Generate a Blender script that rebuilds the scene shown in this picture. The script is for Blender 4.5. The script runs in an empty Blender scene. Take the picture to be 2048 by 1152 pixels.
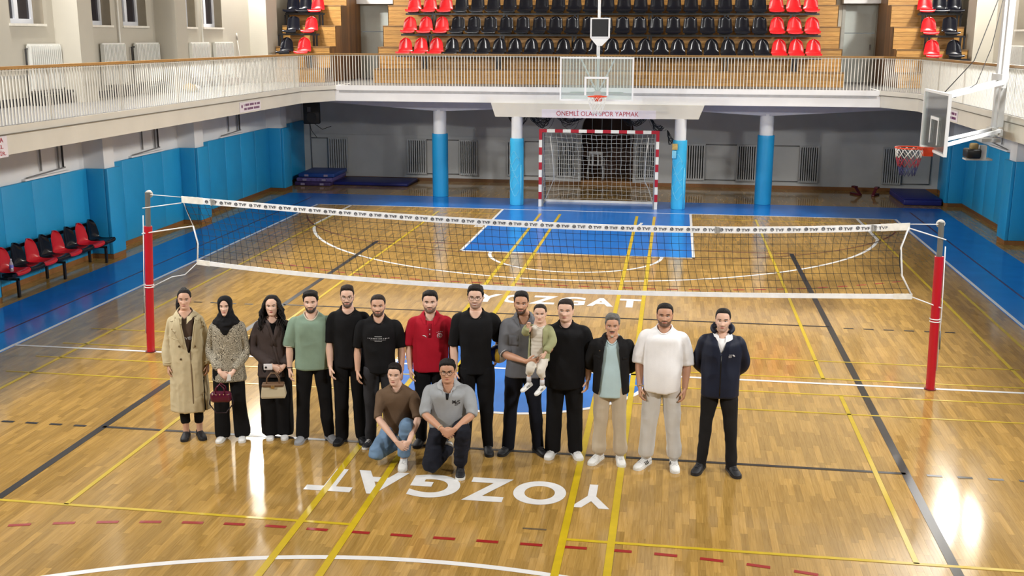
import bpy, bmesh, math, random
import numpy as np
from mathutils import Vector, Matrix

random.seed(7)
RNG = np.random.default_rng(11)
SC = bpy.context.scene
COL = SC.collection
PI = math.pi

# ------------------------------------------------------------------ camera
CAM_POS = (1.9724, -14.1519, 4.4558)
CAM_YAW, CAM_PITCH, CAM_ROLL, CAM_F = -0.147312, -0.227586, 0.003503, 2172.325
cam_d = bpy.data.cameras.new('camera')
cam = bpy.data.objects.new('camera', cam_d)
COL.objects.link(cam)
cy, sy, cp, sp = math.cos(CAM_YAW), math.sin(CAM_YAW), math.cos(CAM_PITCH), math.sin(CAM_PITCH)
_f = Vector((sy * cp, cy * cp, sp)); _r = Vector((cy, -sy, 0)); _u = _r.cross(_f)
_r2 = _r * math.cos(CAM_ROLL) + _u * math.sin(CAM_ROLL)
_u2 = -_r * math.sin(CAM_ROLL) + _u * math.cos(CAM_ROLL)
cam.matrix_world = Matrix(((_r2.x, _u2.x, -_f.x, CAM_POS[0]), (_r2.y, _u2.y, -_f.y, CAM_POS[1]),
                           (_r2.z, _u2.z, -_f.z, CAM_POS[2]), (0, 0, 0, 1)))
cam_d.sensor_fit = 'HORIZONTAL'; cam_d.sensor_width = 36.0
cam_d.lens = CAM_F / 2048.0 * 36.0
cam_d.clip_start = 0.1; cam_d.clip_end = 200
SC.camera = cam

# ------------------------------------------------------------------ world, lamps, exposure
world = bpy.data.worlds.new('World'); SC.world = world
world.use_nodes = True
world.node_tree.nodes['Background'].inputs[0].default_value = (0.85, 0.92, 1.0, 1)
world.node_tree.nodes['Background'].inputs[1].default_value = 0.15
SC.view_settings.view_transform = 'Standard'
SC.view_settings.look = 'None'
SC.view_settings.gamma = 1.0
SC.view_settings.use_curve_mapping = False
SC.view_settings.exposure = 0.0

def area_light(loc, target, sx, sy_, power, color=(1, 0.982, 0.95)):
    d = bpy.data.lights.new('flood_lamp', 'AREA')
    d.shape = 'RECTANGLE'; d.size = sx; d.size_y = sy_; d.energy = power; d.color = color; d.spread = math.radians(132)
    o = bpy.data.objects.new('flood_lamp', d); COL.objects.link(o)
    o.location = loc
    o.rotation_euler = (Vector(target) - Vector(loc)).to_track_quat('-Z', 'Y').to_euler()
    return o
def bulb_light(loc, power, radius=0.22, color=(1, 0.982, 0.95)):
    d = bpy.data.lights.new('flood_lamp', 'POINT'); d.energy = power; d.shadow_soft_size = radius; d.color = color
    o = bpy.data.objects.new('flood_lamp', d); COL.objects.link(o); o.location = loc
    return o
# flood lamps hung high over the two side galleries, aimed across the court
LP = 560
for sx_ in (-1, 1):
    for yy, zz, ty, pw in ((-11.0, 8.2, 5.0, 0.95), (-4.0, 8.4, 0.0, 0.50), (4.0, 8.6, 7.0, 1.05)):
        area_light((sx_ * 9.5, yy, zz), (sx_ * 0.5, ty, 0.0), 1.1, 0.7, LP * pw)
    # open bulbs in the far corners of the galleries: they also wash the corner walls
    bulb_light((sx_ * 9.65, 14.9 if sx_ < 0 else 14.0, 7.9), LP * (2.6 if sx_ < 0 else 2.2))

# ------------------------------------------------------------------ materials
MATS = {}
def _nt(name):
    m = bpy.data.materials.new(name); m.use_nodes = True
    nt = m.node_tree
    return m, nt, nt.nodes['Principled BSDF']

def srgb(r, g, b):
    def f(c):
        c = c / 255.0
        return c / 12.92 if c <= 0.04045 else ((c + 0.055) / 1.055) ** 2.4
    return (f(r), f(g), f(b), 1)

def mat(name, rgb, rough=0.6, metal=0.0, var=0.12, scale=6.0, bump=0.0, bscale=60.0, spec=0.5, coat=0.0, coords='Object', stretch=(1, 1, 1), sheen=0.0):
    """principled surface with a noise-driven tone variation and an optional fine relief"""
    if name in MATS: return MATS[name]
    m, nt, b = _nt(name)
    N, L = nt.nodes, nt.links
    c = srgb(*rgb)
    tc = N.new('ShaderNodeTexCoord'); mp = N.new('ShaderNodeMapping'); mp.inputs['Scale'].default_value = stretch
    L.new(tc.outputs[coords], mp.inputs['Vector'])
    if var > 0:
        no = N.new('ShaderNodeTexNoise'); no.inputs['Scale'].default_value = scale; no.inputs['Detail'].default_value = 4
        L.new(mp.outputs[0], no.inputs['Vector'])
        mr = N.new('ShaderNodeMapRange'); mr.inputs['From Min'].default_value = 0.25; mr.inputs['From Max'].default_value = 0.75
        mr.inputs['To Min'].default_value = 1 - var; mr.inputs['To Max'].default_value = 1 + var
        L.new(no.outputs['Fac'], mr.inputs['Value'])
        mx = N.new('ShaderNodeMix'); mx.data_type = 'RGBA'; mx.blend_type = 'MULTIPLY'; mx.inputs['Factor'].default_value = 1
        mx.inputs[6].default_value = c
        L.new(mr.outputs[0], mx.inputs[7]); L.new(mx.outputs[2], b.inputs['Base Color'])
    else:
        b.inputs['Base Color'].default_value = c
    b.inputs['Roughness'].default_value = rough; b.inputs['Metallic'].default_value = metal
    b.inputs['Specular IOR Level'].default_value = spec
    if coat: b.inputs['Coat Weight'].default_value = coat; b.inputs['Coat Roughness'].default_value = 0.15
    if sheen: b.inputs['Sheen Weight'].default_value = sheen
    if bump > 0:
        n2 = N.new('ShaderNodeTexNoise'); n2.inputs['Scale'].default_value = bscale; n2.inputs['Detail'].default_value = 3
        L.new(mp.outputs[0], n2.inputs['Vector'])
        bp = N.new('ShaderNodeBump'); bp.inputs['Strength'].default_value = bump; bp.inputs['Distance'].default_value = 0.01
        L.new(n2.outputs['Fac'], bp.inputs['Height']); L.new(bp.outputs[0], b.inputs['Normal'])
    MATS[name] = m
    return m

def wood(name, rgb_a, rgb_b, rough, along='Y', tone='island', coat=0.0, grain=1.0, lo=0.68, hi=1.25, bump=0.0):
    """boards: every island (or object) takes its own tone; grain runs along one axis"""
    if name in MATS: return MATS[name]
    m, nt, b = _nt(name)
    N, L = nt.nodes, nt.links
    if tone == 'island':
        g = N.new('ShaderNodeNewGeometry'); rnd = g.outputs['Random Per Island']
    else:
        g = N.new('ShaderNodeObjectInfo'); rnd = g.outputs['Random']
    geo = N.new('ShaderNodeNewGeometry')
    mp = N.new('ShaderNodeMapping')
    mp.inputs['Scale'].default_value = {'Y': (60, 3.2, 60), 'X': (3.2, 60, 60), 'Z': (60, 60, 3.2)}[along]
    cmb = N.new('ShaderNodeCombineXYZ'); L.new(rnd, cmb.inputs[2])
    mul = N.new('ShaderNodeVectorMath'); mul.operation = 'SCALE'; mul.inputs['Scale'].default_value = 40; L.new(cmb.outputs[0], mul.inputs[0])
    L.new(geo.outputs['Position'], mp.inputs['Vector'])
    add = N.new('ShaderNodeVectorMath'); L.new(mp.outputs[0], add.inputs[0]); L.new(mul.outputs[0], add.inputs[1])
    no = N.new('ShaderNodeTexNoise'); no.inputs['Scale'].default_value = 1.0; no.inputs['Detail'].default_value = 3; no.inputs['Distortion'].default_value = 0.6
    L.new(add.outputs[0], no.inputs['Vector'])
    cr = N.new('ShaderNodeMix'); cr.data_type = 'RGBA'; cr.inputs[6].default_value = srgb(*rgb_a); cr.inputs[7].default_value = srgb(*rgb_b)
    mr0 = N.new('ShaderNodeMapRange'); mr0.inputs['From Min'].default_value = 0.5 - 0.25 / grain; mr0.inputs['From Max'].default_value = 0.5 + 0.25 / grain
    L.new(no.outputs['Fac'], mr0.inputs['Value']); L.new(mr0.outputs[0], cr.inputs['Factor'])
    wn = N.new('ShaderNodeTexWhiteNoise'); wn.noise_dimensions = '1D'
    sc_ = N.new('ShaderNodeMath'); sc_.operation = 'MULTIPLY'; sc_.inputs[1].default_value = 913.7; L.new(rnd, sc_.inputs[0]); L.new(sc_.outputs[0], wn.inputs['W'])
    pw = N.new('ShaderNodeMath'); pw.operation = 'POWER'; pw.inputs[1].default_value = 1.3; L.new(wn.outputs['Value'], pw.inputs[0])
    mr = N.new('ShaderNodeMapRange'); mr.inputs['To Min'].default_value = lo; mr.inputs['To Max'].default_value = hi
    L.new(pw.outputs[0], mr.inputs['Value'])
    mx = N.new('ShaderNodeMix'); mx.data_type = 'RGBA'; mx.blend_type = 'MULTIPLY'; mx.inputs['Factor'].default_value = 1
    L.new(cr.outputs[2], mx.inputs[6]); L.new(mr.outputs[0], mx.inputs[7]); L.new(mx.outputs[2], b.inputs['Base Color'])
    b.inputs['Roughness'].default_value = rough
    if coat: b.inputs['Coat Weight'].default_value = coat; b.inputs['Coat Roughness'].default_value = 0.1
    if bump:
        n3 = N.new('ShaderNodeTexNoise'); n3.inputs['Scale'].default_value = 1.7; n3.inputs['Detail'].default_value = 2
        L.new(geo.outputs['Position'], n3.inputs['Vector'])
        bp = N.new('ShaderNodeBump'); bp.inputs['Strength'].default_value = bump; bp.inputs['Distance'].default_value = 0.004
        L.new(n3.outputs['Fac'], bp.inputs['Height']); L.new(bp.outputs[0], b.inputs['Normal'])
    MATS[name] = m
    return m

def glass_mat(name, tint=(0.9, 0.96, 0.95), alpha=0.14):
    if name in MATS: return MATS[name]
    m, nt, b = _nt(name)
    N, L = nt.nodes, nt.links
    gl = N.new('ShaderNodeBsdfGlossy'); gl.inputs['Roughness'].default_value = 0.08
    df = N.new('ShaderNodeBsdfDiffuse'); df.inputs['Color'].default_value = (*tint, 1)
    tr = N.new('ShaderNodeBsdfTransparent'); tr.inputs['Color'].default_value = (*tint, 1)
    m1 = N.new('ShaderNodeMixShader'); m1.inputs[0].default_value = alpha
    L.new(tr.outputs[0], m1.inputs[1]); L.new(df.outputs[0], m1.inputs[2])
    fr = N.new('ShaderNodeFresnel'); fr.inputs['IOR'].default_value = 1.4
    m2 = N.new('ShaderNodeMixShader'); L.new(fr.outputs[0], m2.inputs[0])
    L.new(m1.outputs[0], m2.inputs[1]); L.new(gl.outputs[0], m2.inputs[2])
    L.new(m2.outputs[0], N['Material Output'].inputs['Surface'])
    MATS[name] = m
    return m

# ------------------------------------------------------------------ mesh helpers
class MB:
    """collects shapes; build() links them as one mesh object"""
    def __init__(s): s.v = []; s.f = []; s.mi = []; s.cur = 0
    def add(s, vs, fs):
        o = len(s.v); s.v.extend([tuple(map(float, q)) for q in vs])
        for q in fs: s.f.append(tuple(o + i for i in q)); s.mi.append(s.cur)
        return s
    def box(s, x0, x1, y0, y1, z0, z1):
        return s.add([(x0, y0, z0), (x1, y0, z0), (x1, y1, z0), (x0, y1, z0), (x0, y0, z1), (x1, y0, z1), (x1, y1, z1), (x0, y1, z1)],
                     [(0, 3, 2, 1), (4, 5, 6, 7), (0, 1, 5, 4), (1, 2, 6, 5), (2, 3, 7, 6), (3, 0, 4, 7)])
    def quadbox(s, p, q, w, h, up=(0, 0, 1)):
        """bar of section w x h between p and q"""
        p, q, up = Vector(p), Vector(q), Vector(up)
        d = (q - p).normalized()
        if abs(d.dot(up)) > 0.99: up = Vector((1, 0, 0))
        r = d.cross(up).normalized() * (w / 2); u = r.cross(d).normalized() * (h / 2)
        vs = []
        for c in (p, q):
            vs += [c - r - u, c + r - u, c + r + u, c - r + u]
        return s.add(vs, [(0, 1, 2, 3), (7, 6, 5, 4), (0, 4, 5, 1), (1, 5, 6, 2), (2, 6, 7, 3), (3, 7, 4, 0)])
    def tube(s, pts, r, n=8, closed=False, cap=True):
        pts = [Vector(p) for p in pts]; m = len(pts)
        rs = r if hasattr(r, '__len__') else [r] * m
        vs = []; prev = None
        for i, p in enumerate(pts):
            if closed: t = (pts[(i + 1) % m] - pts[i - 1])
            else: t = pts[min(i + 1, m - 1)] - pts[max(i - 1, 0)]
            t.normalize()
            if prev is None:
                a = Vector((0, 0, 1)) if abs(t.z) < 0.9 else Vector((1, 0, 0))
                prev = (a - t * a.dot(t)).normalized()
            else: prev = (prev - t * prev.dot(t)).normalized()
            b = t.cross(prev)
            for k in range(n):
                a = 2 * PI * k / n
                vs.append(p + (prev * math.cos(a) + b * math.sin(a)) * rs[i])
        fs = []
        for i in range(m if closed else m - 1):
            for k in range(n):
                a = i * n + k; b_ = i * n + (k + 1) % n; j = ((i + 1) % m) * n
                fs.append((a, b_, j + (k + 1) % n, j + k))
        if cap and not closed:
            fs.append(tuple(range(n - 1, -1, -1))); fs.append(tuple((m - 1) * n + k for k in range(n)))
        return s.add(vs, fs)
    def lathe(s, prof, n=20, cx=0, cy=0):
        """revolve (r, z) profile about the vertical through cx, cy"""
        vs = []; m = len(prof)
        for r, z in prof:
            for k in range(n):
                a = 2 * PI * k / n; vs.append((cx + r * math.cos(a), cy + r * math.sin(a), z))
        fs = [(i * n + k, i * n + (k + 1) % n, (i + 1) * n + (k + 1) % n, (i + 1) * n + k) for i in range(m - 1) for k in range(n)]
        fs.append(tuple(range(n - 1, -1, -1))); fs.append(tuple((m - 1) * n + k for k in range(n)))
        return s.add(vs, fs)
    def prism(s, poly, axis, a0, a1):
        """extrude a polygon given in the two remaining axes along axis from a0 to a1"""
        n = len(poly); vs = []
        for a in (a0, a1):
            for u, w in poly: vs.append({'x': (a, u, w), 'y': (u, a, w), 'z': (u, w, a)}[axis])
        fs = [tuple(range(n - 1, -1, -1)), tuple(range(n, 2 * n))] + [(k, (k + 1) % n, n + (k + 1) % n, n + k) for k in range(n)]
        return s.add(vs, fs)
    def loft(s, rings, cap=True):
        """rings: list of equally long point lists"""
        n = len(rings[0]); vs = [p for r in rings for p in r]; m = len(rings)
        fs = [(i * n + k, i * n + (k + 1) % n, (i + 1) * n + (k + 1) % n, (i + 1) * n + k) for i in range(m - 1) for k in range(n)]
        if cap: fs.append(tuple(range(n - 1, -1, -1))); fs.append(tuple((m - 1) * n + k for k in range(n)))
        return s.add(vs, fs)
    def mesh(s, name, mats, smooth=False, fix=True):
        me = bpy.data.meshes.new(name); me.from_pydata(s.v, [], s.f)
        if not isinstance(mats, (list, tuple)): mats = [mats]
        for q in mats: me.materials.append(q)
        if len(mats) > 1: me.polygons.foreach_set('material_index', s.mi)
        if fix:
            bm = bmesh.new(); bm.from_mesh(me); bmesh.ops.recalc_face_normals(bm, faces=bm.faces[:]); bm.to_mesh(me); bm.free()
        if smooth is True: me.polygons.foreach_set('use_smooth', [True] * len(me.polygons))
        me.update()
        if smooth == 'auto':
            me.polygons.foreach_set('use_smooth', [True] * len(me.polygons))
            me.set_sharp_from_angle(angle=math.radians(38))
        return me
    def build(s, name, mats, parent=None, smooth=False, loc=None, fix=True):
        return link(name, s.mesh(name, mats, smooth, fix), parent, loc)

def link(name, me, parent=None, loc=None, rot=None):
    o = bpy.data.objects.new(name, me); COL.objects.link(o)
    if parent is not None: o.parent = parent
    if loc is not None: o.location = loc
    if rot is not None: o.rotation_euler = rot
    return o
def tag(o, label, cat, group=None, kind=None):
    o['label'] = label; o['category'] = cat
    if group: o['group'] = group
    if kind: o['kind'] = kind
    return o
def thing(name, label, cat, loc=(0, 0, 0), rz=0.0, group=None, kind=None):
    o = bpy.data.objects.new(name, None); COL.objects.link(o); o.empty_display_size = 0.2
    o.location = loc; o.rotation_euler = (0, 0, rz)
    return tag(o, label, cat, group, kind)
def copy_tree(o, parent=None):
    c = o.copy(); COL.objects.link(c); c.parent = parent
    for ch in list(o.children): copy_tree(ch, c)
    return c

def text_mesh(txt, size=1.0, extrude=0.0, bold=0.0, name='lettering', spacing=1.0, res=4):
    """lettering as a mesh in the local XY plane, centred"""
    cu = bpy.data.curves.new(name, 'FONT'); cu.body = txt; cu.size = size; cu.extrude = extrude; cu.offset = bold
    cu.align_x = 'CENTER'; cu.align_y = 'CENTER'; cu.resolution_u = res; cu.space_character = spacing
    o = bpy.data.objects.new(name, cu); COL.objects.link(o)
    dg = bpy.context.evaluated_depsgraph_get(); dg.update()
    me = bpy.data.meshes.new_from_object(o.evaluated_get(dg))
    bpy.data.objects.remove(o); bpy.data.curves.remove(cu)
    me.name = name
    return me
def mesh_scale(me, sx, sy_, sz=1.0, center=True):
    n = len(me.vertices); a = np.empty(n * 3); me.vertices.foreach_get('co', a); a = a.reshape(-1, 3)
    if center: a[:, :2] -= (a[:, :2].min(0) + a[:, :2].max(0)) / 2
    w = a.max(0) - a.min(0)
    a[:, 0] *= sx / max(w[0], 1e-6); a[:, 1] *= sy_ / max(w[1], 1e-6)
    me.vertices.foreach_set('co', a.ravel()); me.update()
    return me
ORD = ['first', 'second', 'third', 'fourth', 'fifth', 'sixth', 'seventh', 'eighth', 'ninth', 'tenth', 'eleventh', 'twelfth', 'thirteenth',
       'fourteenth', 'fifteenth', 'sixteenth', 'seventeenth', 'eighteenth', 'nineteenth', 'twentieth', 'twenty-first', 'twenty-second', 'twenty-third', 'twenty-fourth', 'twenty-fifth', 'twenty-sixth']

# ================================================================== THE HALL
M_FLOOR = wood('parquet', (156, 121, 60), (182, 146, 82), 0.095, 'Y', 'island', bump=0.12, lo=0.82, hi=1.20)
M_PLANK = wood('parquet_single', (156, 121, 60), (182, 146, 82), 0.095, 'Y', 'object', bump=0.12, lo=0.82, hi=1.20)
M_BASE = mat('subfloor', (92, 62, 30), 0.5, var=0.1)
M_BLUE = mat('blue_floor_paint', (30, 112, 200), 0.18, var=0.10, scale=2.0, bump=0.05, bscale=3)
M_WLINE = mat('white_line_paint', (226, 226, 226), 0.3, var=0.05, scale=14)
M_YLINE = mat('yellow_line_tape', (196, 168, 24), 0.3, var=0.08, scale=10)
M_BLINE = mat('black_line_tape', (24, 23, 25), 0.3, var=0.15, scale=10)
M_RLINE = mat('red_line_tape', (150, 26, 24), 0.35, var=0.1, scale=12)
M_BRLINE = mat('thin_brown_line', (92, 40, 30), 0.4, var=0.1)
M_WALLW = mat('white_wall_paint', (226, 226, 226), 0.75, var=0.06, scale=1.4, bump=0.08, bscale=40)
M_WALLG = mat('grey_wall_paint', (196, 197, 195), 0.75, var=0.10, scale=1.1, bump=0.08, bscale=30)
M_WALLB = mat('cream_gallery_paint', (184, 178, 164), 0.75, var=0.04, scale=1.2, bump=0.06, bscale=40)
M_FASC = mat('fascia_paint', (214, 210, 200), 0.7, var=0.05, scale=1.8, bump=0.08, bscale=25)
M_CONC = mat('gallery_floor_concrete', (112, 111, 112), 0.5, var=0.12, scale=2)
M_PAD = mat('blue_wall_padding', (34, 150, 204), 0.42, var=0.05, scale=1.5, bump=0.12, bscale=3.0)
M_PADC = mat('light_blue_column_wrap', (60, 178, 226), 0.4, var=0.06, scale=3, bump=0.35, bscale=9)
M_SKIRT = wood('skirting_wood', (140, 96, 52), (116, 76, 40), 0.4, 'Y', 'object')
M_RAIL = wood('handrail_wood', (176, 136, 76), (150, 108, 54), 0.35, 'Y', 'object')
M_WMET = mat('white_enamel', (222, 220, 212), 0.4, var=0.04, scale=8)
M_RADW = mat('white_radiator_enamel', (224, 224, 218), 0.35, var=0.04)
M_RADG = mat('grey_radiator_enamel', (186, 187, 186), 0.4, var=0.12, scale=4)
M_PIPE = mat('grey_pipe_paint', (120, 120, 120), 0.45, var=0.1)
M_PIPED = mat('dark_pipe_paint', (40, 38, 38), 0.5, var=0.1)
M_WOODR = wood('stand_boards', (188, 144, 78), (156, 110, 52), 0.4, 'X', 'object', grain=1.2, lo=0.86, hi=1.08)
M_WOODS = wood('stand_side_boards', (150, 104, 50), (112, 74, 34), 0.45, 'Z', 'object', grain=1.2)
M_WOODT = mat('stand_tread_boards', (120, 88, 50), 0.5, var=0.15, scale=5)
M_DOOR = mat('pale_green_grey_door', (186, 192, 186), 0.5, var=0.04)
M_BLACKM = mat('black_enamel_metal', (24, 24, 27), 0.35, var=0.1)
M_REVEAL = mat('window_reveal_plaster', (150, 140, 122), 0.8, var=0.05)
M_UPVC = mat('white_window_profile', (232, 234, 240), 0.3, var=0.02)
M_NIGHT = mat('night_window_glass', (44, 40, 46), 0.08, var=0.1, scale=2)
M_CEIL = mat('ceiling_paint', (200, 198, 192), 0.85, var=0.05)
M_DARKW = wood('niche_dark_wood', (96, 58, 30), (70, 42, 22), 0.5, 'Z', 'object')

# ---- floor: subfloor, parquet strips, painted zones and lines
floor = MB().box(-10.2, 10.2, -19.5, 21.5, -0.30, -0.006).build('floor', M_BASE)
tag(floor, 'glossy oak parquet sports floor with painted court markings', 'floor', kind='structure')

def parquet():
    W, G = 0.066, 0.0003
    prs = []
    nx = int(20.2 / W)
    for i in range(nx):
        x0 = -10.1 + i * W
        y = -8.6 - RNG.random() * 0.5
        while y < 19.3:
            L_ = 0.40 + 0.12 * RNG.random()
            prs.append((x0 + G, x0 + W - G, y + G, min(y + L_, 19.3) - G)); y += L_
    prs = np.array(prs)
    # the strips that show largest: in frame and nearest the camera
    c = np.c_[(prs[:, 0] + prs[:, 1]) / 2, (prs[:, 2] + prs[:, 3]) / 2]
    d = np.array([_f.x, _f.y, _f.z]); r = np.array(_r2); u = np.array(_u2)
    q = np.c_[c, np.zeros(len(c))] - np.array(CAM_POS)
    zc = q @ d; px = 1024 + CAM_F * (q @ r) / zc; py = 576 - CAM_F * (q @ u) / zc
    ok = (px > 5) & (px < 2043) & (py > 10) & (py < 1146)
    score = np.where(ok, zc, 1e9)
    near = set(np.argsort(score)[:300].tolist())
    vs = []; fs = []
    T = -0.006
    for k, (x0, x1, y0, y1) in enumerate(prs):
        if k in near: continue
        o = len(vs)
        vs += [(x0, y0, 0), (x1, y0, 0), (x1, y1, 0), (x0, y1, 0), (x0, y0, T), (x1, y0, T), (x1, y1, T), (x0, y1, T)]
        fs += [(o, o + 1, o + 2, o + 3), (o, o + 4, o + 5, o + 1), (o + 1, o + 5, o + 6, o + 2), (o + 2, o + 6, o + 7, o + 3), (o + 3, o + 7, o + 4, o)]
    me = bpy.data.meshes.new('parquet_strips'); me.from_pydata(vs, [], fs); me.materials.append(M_FLOOR)
    o = link('parquet_strips', me, floor); o['kind'] = 'stuff'
    unit = MB().box(-0.5, 0.5, -0.5, 0.5, -1, 0).mesh('plank', M_PLANK)
    for k in sorted(near):
        x0, x1, y0, y1 = prs[k]
        p = link('plank', unit, floor, ((x0 + x1) / 2, (y0 + y1) / 2, 0)); p.scale = (x1 - x0, y1 - y0, 0.006)
parquet()

def flat(name, x0, x1, y0, y1, z, m):
    return MB().box(x0, x1, y0, y1, z - 0.0012, z).build(name, m, floor)
def arc_band(name, cx, cy_, r0, r1, a0, a1, z, m, n=64):
    mb = MB(); vs = []; fs = []
    for i in range(n + 1):
        a = a0 + (a1 - a0) * i / n
        for r in (r0, r1):
            vs.append((cx + r * math.cos(a), cy_ + r * math.sin(a), z))
    fs = [(2 * i, 2 * i + 1, 2 * i + 3, 2 * i + 2) for i in range(n)]
    mb.add(vs, fs)
    return mb.build(name, m, floor)
# blue surround, key, centre circle
flat('blue_paint_zone', -9.07, -7.5, -12, 16.0, 0.0012, M_BLUE); flat('blue_paint_zone', 7.5, 9.07, -12, 16.0, 0.0012, M_BLUE)
flat('blue_paint_zone', -7.5, 7.5, 14.0, 16.0, 0.0012, M_BLUE); flat('blue_key_zone', -2.45, 2.45, 8.2, 14.0, 0.0012, M_BLUE)
MB().add([(1.78 * math.cos(2 * PI * k / 64), 1.78 * math.sin(2 * PI * k / 64), 0.0012) for k in range(64)], [tuple(range(64))]).build('blue_centre_circle', M_BLUE, floor)
Z1, Z2, Z3 = 0.0022, 0.0030, 0.0038
# white basketball lines
for x in (-7.55, 7.55): flat('court_line', x - 0.03, x + 0.03, -12, 14.03, Z1, M_WLINE)
flat('court_line', -7.55, 7.55, 13.97, 14.03, Z1, M_WLINE); flat('court_line', -7.58, 7.58, -0.03, 0.03, Z3, M_WLINE)
for x in (-2.45, 2.45): flat('court_line', x - 0.03, x + 0.03, 8.17, 14.0, Z1, M_WLINE)
flat('court_line', -2.48, 2.48, 8.17, 8.23, Z1, M_WLINE)
for x in (-2.62, 2.62): flat('court_line', x - 0.1, x + 0.1, 11.2, 11.36, Z1, M_WLINE)
arc_band('court_line', 0, 8.2, 1.765, 1.835, PI, 2 * PI, Z1, M_WLINE)
arc_band('court_line', 0, 0, 1.765, 1.835, 0, 2 * PI, Z2, M_WLINE, 96)
for s in (1, -1):
    a = math.acos(6.6 / 6.75)
    arc_band('court_line', 0, 12.425 * s, 6.715, 6.785, (PI + a) * 1 if s > 0 else a, (2 * PI - a) if s > 0 else PI - a, Z1, M_WLINE, 96)
for x in (-6.6, 6.6): flat('court_line', x - 0.035, x + 0.035, 10.95, 14.0, Z1, M_WLINE)
for s in (-1, 1): arc_band('court_line', 0, 12.425, 1.215, 1.285, PI if s < 0 else 2 * PI - 0.5, PI + 0.5 if s < 0 else 2 * PI, Z1, M_WLINE, 10)
# black volleyball lines
for x in (-4.5, 4.5): flat('court_line', x - 0.045, x + 0.045, -9, 9, Z2, M_BLINE)
for y in (-3, 3): flat('court_line', -4.5, 4.5, y - 0.028, y + 0.028, Z2, M_BLINE)
flat('court_line', -4.6, 4.6, 8.975, 9.025, Z1, M_BRLINE)
for y in (-3.01, 2.94):
    for s in (-1, 1):
        for k in range(6):
            x0 = s * (4.71 + 0.305 * k); flat('court_dash', min(x0, x0 + s * 0.15), max(x0, x0 + s * 0.15), y - 0.026, y + 0.026, Z2, M_BLINE)
# yellow badminton lines
for x in (-1.38, -0.87, 1.1, 1.54): flat('court_line', x - 0.035, x + 0.035, -9.0, 13.4, Z3, M_YLINE)
for x, y0, y1 in ((-3.76, -5.07, -1.18), (4.19, -5.07, -0.47), (4.06, 0.2, 13.4), (-4.06, 1.1, 13.4), (-6.53, -1.95, 13.4), (6.69, -1.25, 13.4), (7.17, 1.0, 6.0)):
    flat('court_line', x - 0.025, x + 0.025, y0, y1, Z3 - 0.0004, M_YLINE)
for y in (-5.07,):
    flat('court_line', -7.0, -0.87, y - 0.022, y + 0.022, Z3 - 0.0004, M_YLINE); flat('court_line', 1.1, 7.0, y - 0.022, y + 0.022, Z3 - 0.0004, M_YLINE)
for y in (-0.47, -1.19, 0.22, 1.05):
    flat('court_line', -6.9, -1.38, y - 0.017, y + 0.017, Z3 - 0.0004, M_YLINE); flat('court_line', 1.54, 6.8, y - 0.017, y + 0.017, Z3 - 0.0004, M_YLINE)
flat('court_line', -6.6, -2.48, 13.2, 13.23, Z1, M_YLINE); flat('court_line', 2.48, 6.6, 13.2, 13.23, Z1, M_YLINE)
# red handball lines: dashed nine metre arc, thin six metre arc, thin lines in the surround
def dash_path(sgn):
    y0 = 5.22 * sgn; cyy = 14.15 * sgn
    out = []
    for k in range(-22, 23):
        s = 0.4 * k + 0.03
        if abs(s) <= 1.5: out.append((s, y0, 0.0))
        else:
            r = 8.93; a = (abs(s) - 1.5) / r
            out.append((math.copysign(1.5 + r * math.sin(a), s), cyy - sgn * r * math.cos(a), sgn * math.copysign(a, s)))
    return out
for sgn in (-1, 1):
    for x, y, a in dash_path(sgn):
        if abs(x) > 6.4: continue
        o = MB().box(-0.1, 0.1, -0.024, 0.024, Z2 - 0.0012, Z2).build('court_dash', M_RLINE, floor, loc=(x, y, 0)); o.rotation_euler = (0, 0, a)
for s in (-1, 1):
    arc_band('court_line', 1.5 * s, 14.0, 5.98, 6.02, 1.5 * PI, 1.5 * PI + s * math.radians(72), Z1, M_BRLINE, 40)
    flat('court_line', s * 8.14 - 0.02, s * 8.14 + 0.02, -12, 15.2, Z2, mat('dark_wine_line', (70, 30, 70), 0.3, var=0.05))
flat('court_line', -1.5, 1.5, 7.98, 8.02, Z1, M_BRLINE)
flat('scuff_mark', 0.71, 0.93, -4.915, -4.885, Z1, mat('grey_scuff', (96, 80, 56), 0.5, var=0.4, scale=30))
# painted floor lettering
NEAR = {'Y': (1.10, 1.48), 'O': (0.50, 1.03), 'Z': (0.02, 0.46), 'G': (-0.56, -0.05), 'A': (-1.18, -0.64), 'T': (-1.60, -1.12)}
for i, ch in enumerate('YOZGAT'):
    me = text_mesh(ch, 1.0, 0.0006, 0.035, 'floor_letter', res=10); x0, x1 = NEAR[ch]; mesh_scale(me, x1 - x0, 0.57); me.materials.append(M_WLINE)
    link('floor_letter', me, floor, ((x0 + x1) / 2, -4.08, Z3 - 0.0008), (0, 0, PI))
    me = text_mesh(ch, 1.0, 0.0006, 0.035, 'floor_letter', res=10); mesh_scale(me, 0.45, 0.60); me.materials.append(M_WLINE)
    link('floor_letter', me, floor, (-1.16 + 0.495 * i, 4.05, Z3 - 0.0008))

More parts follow.
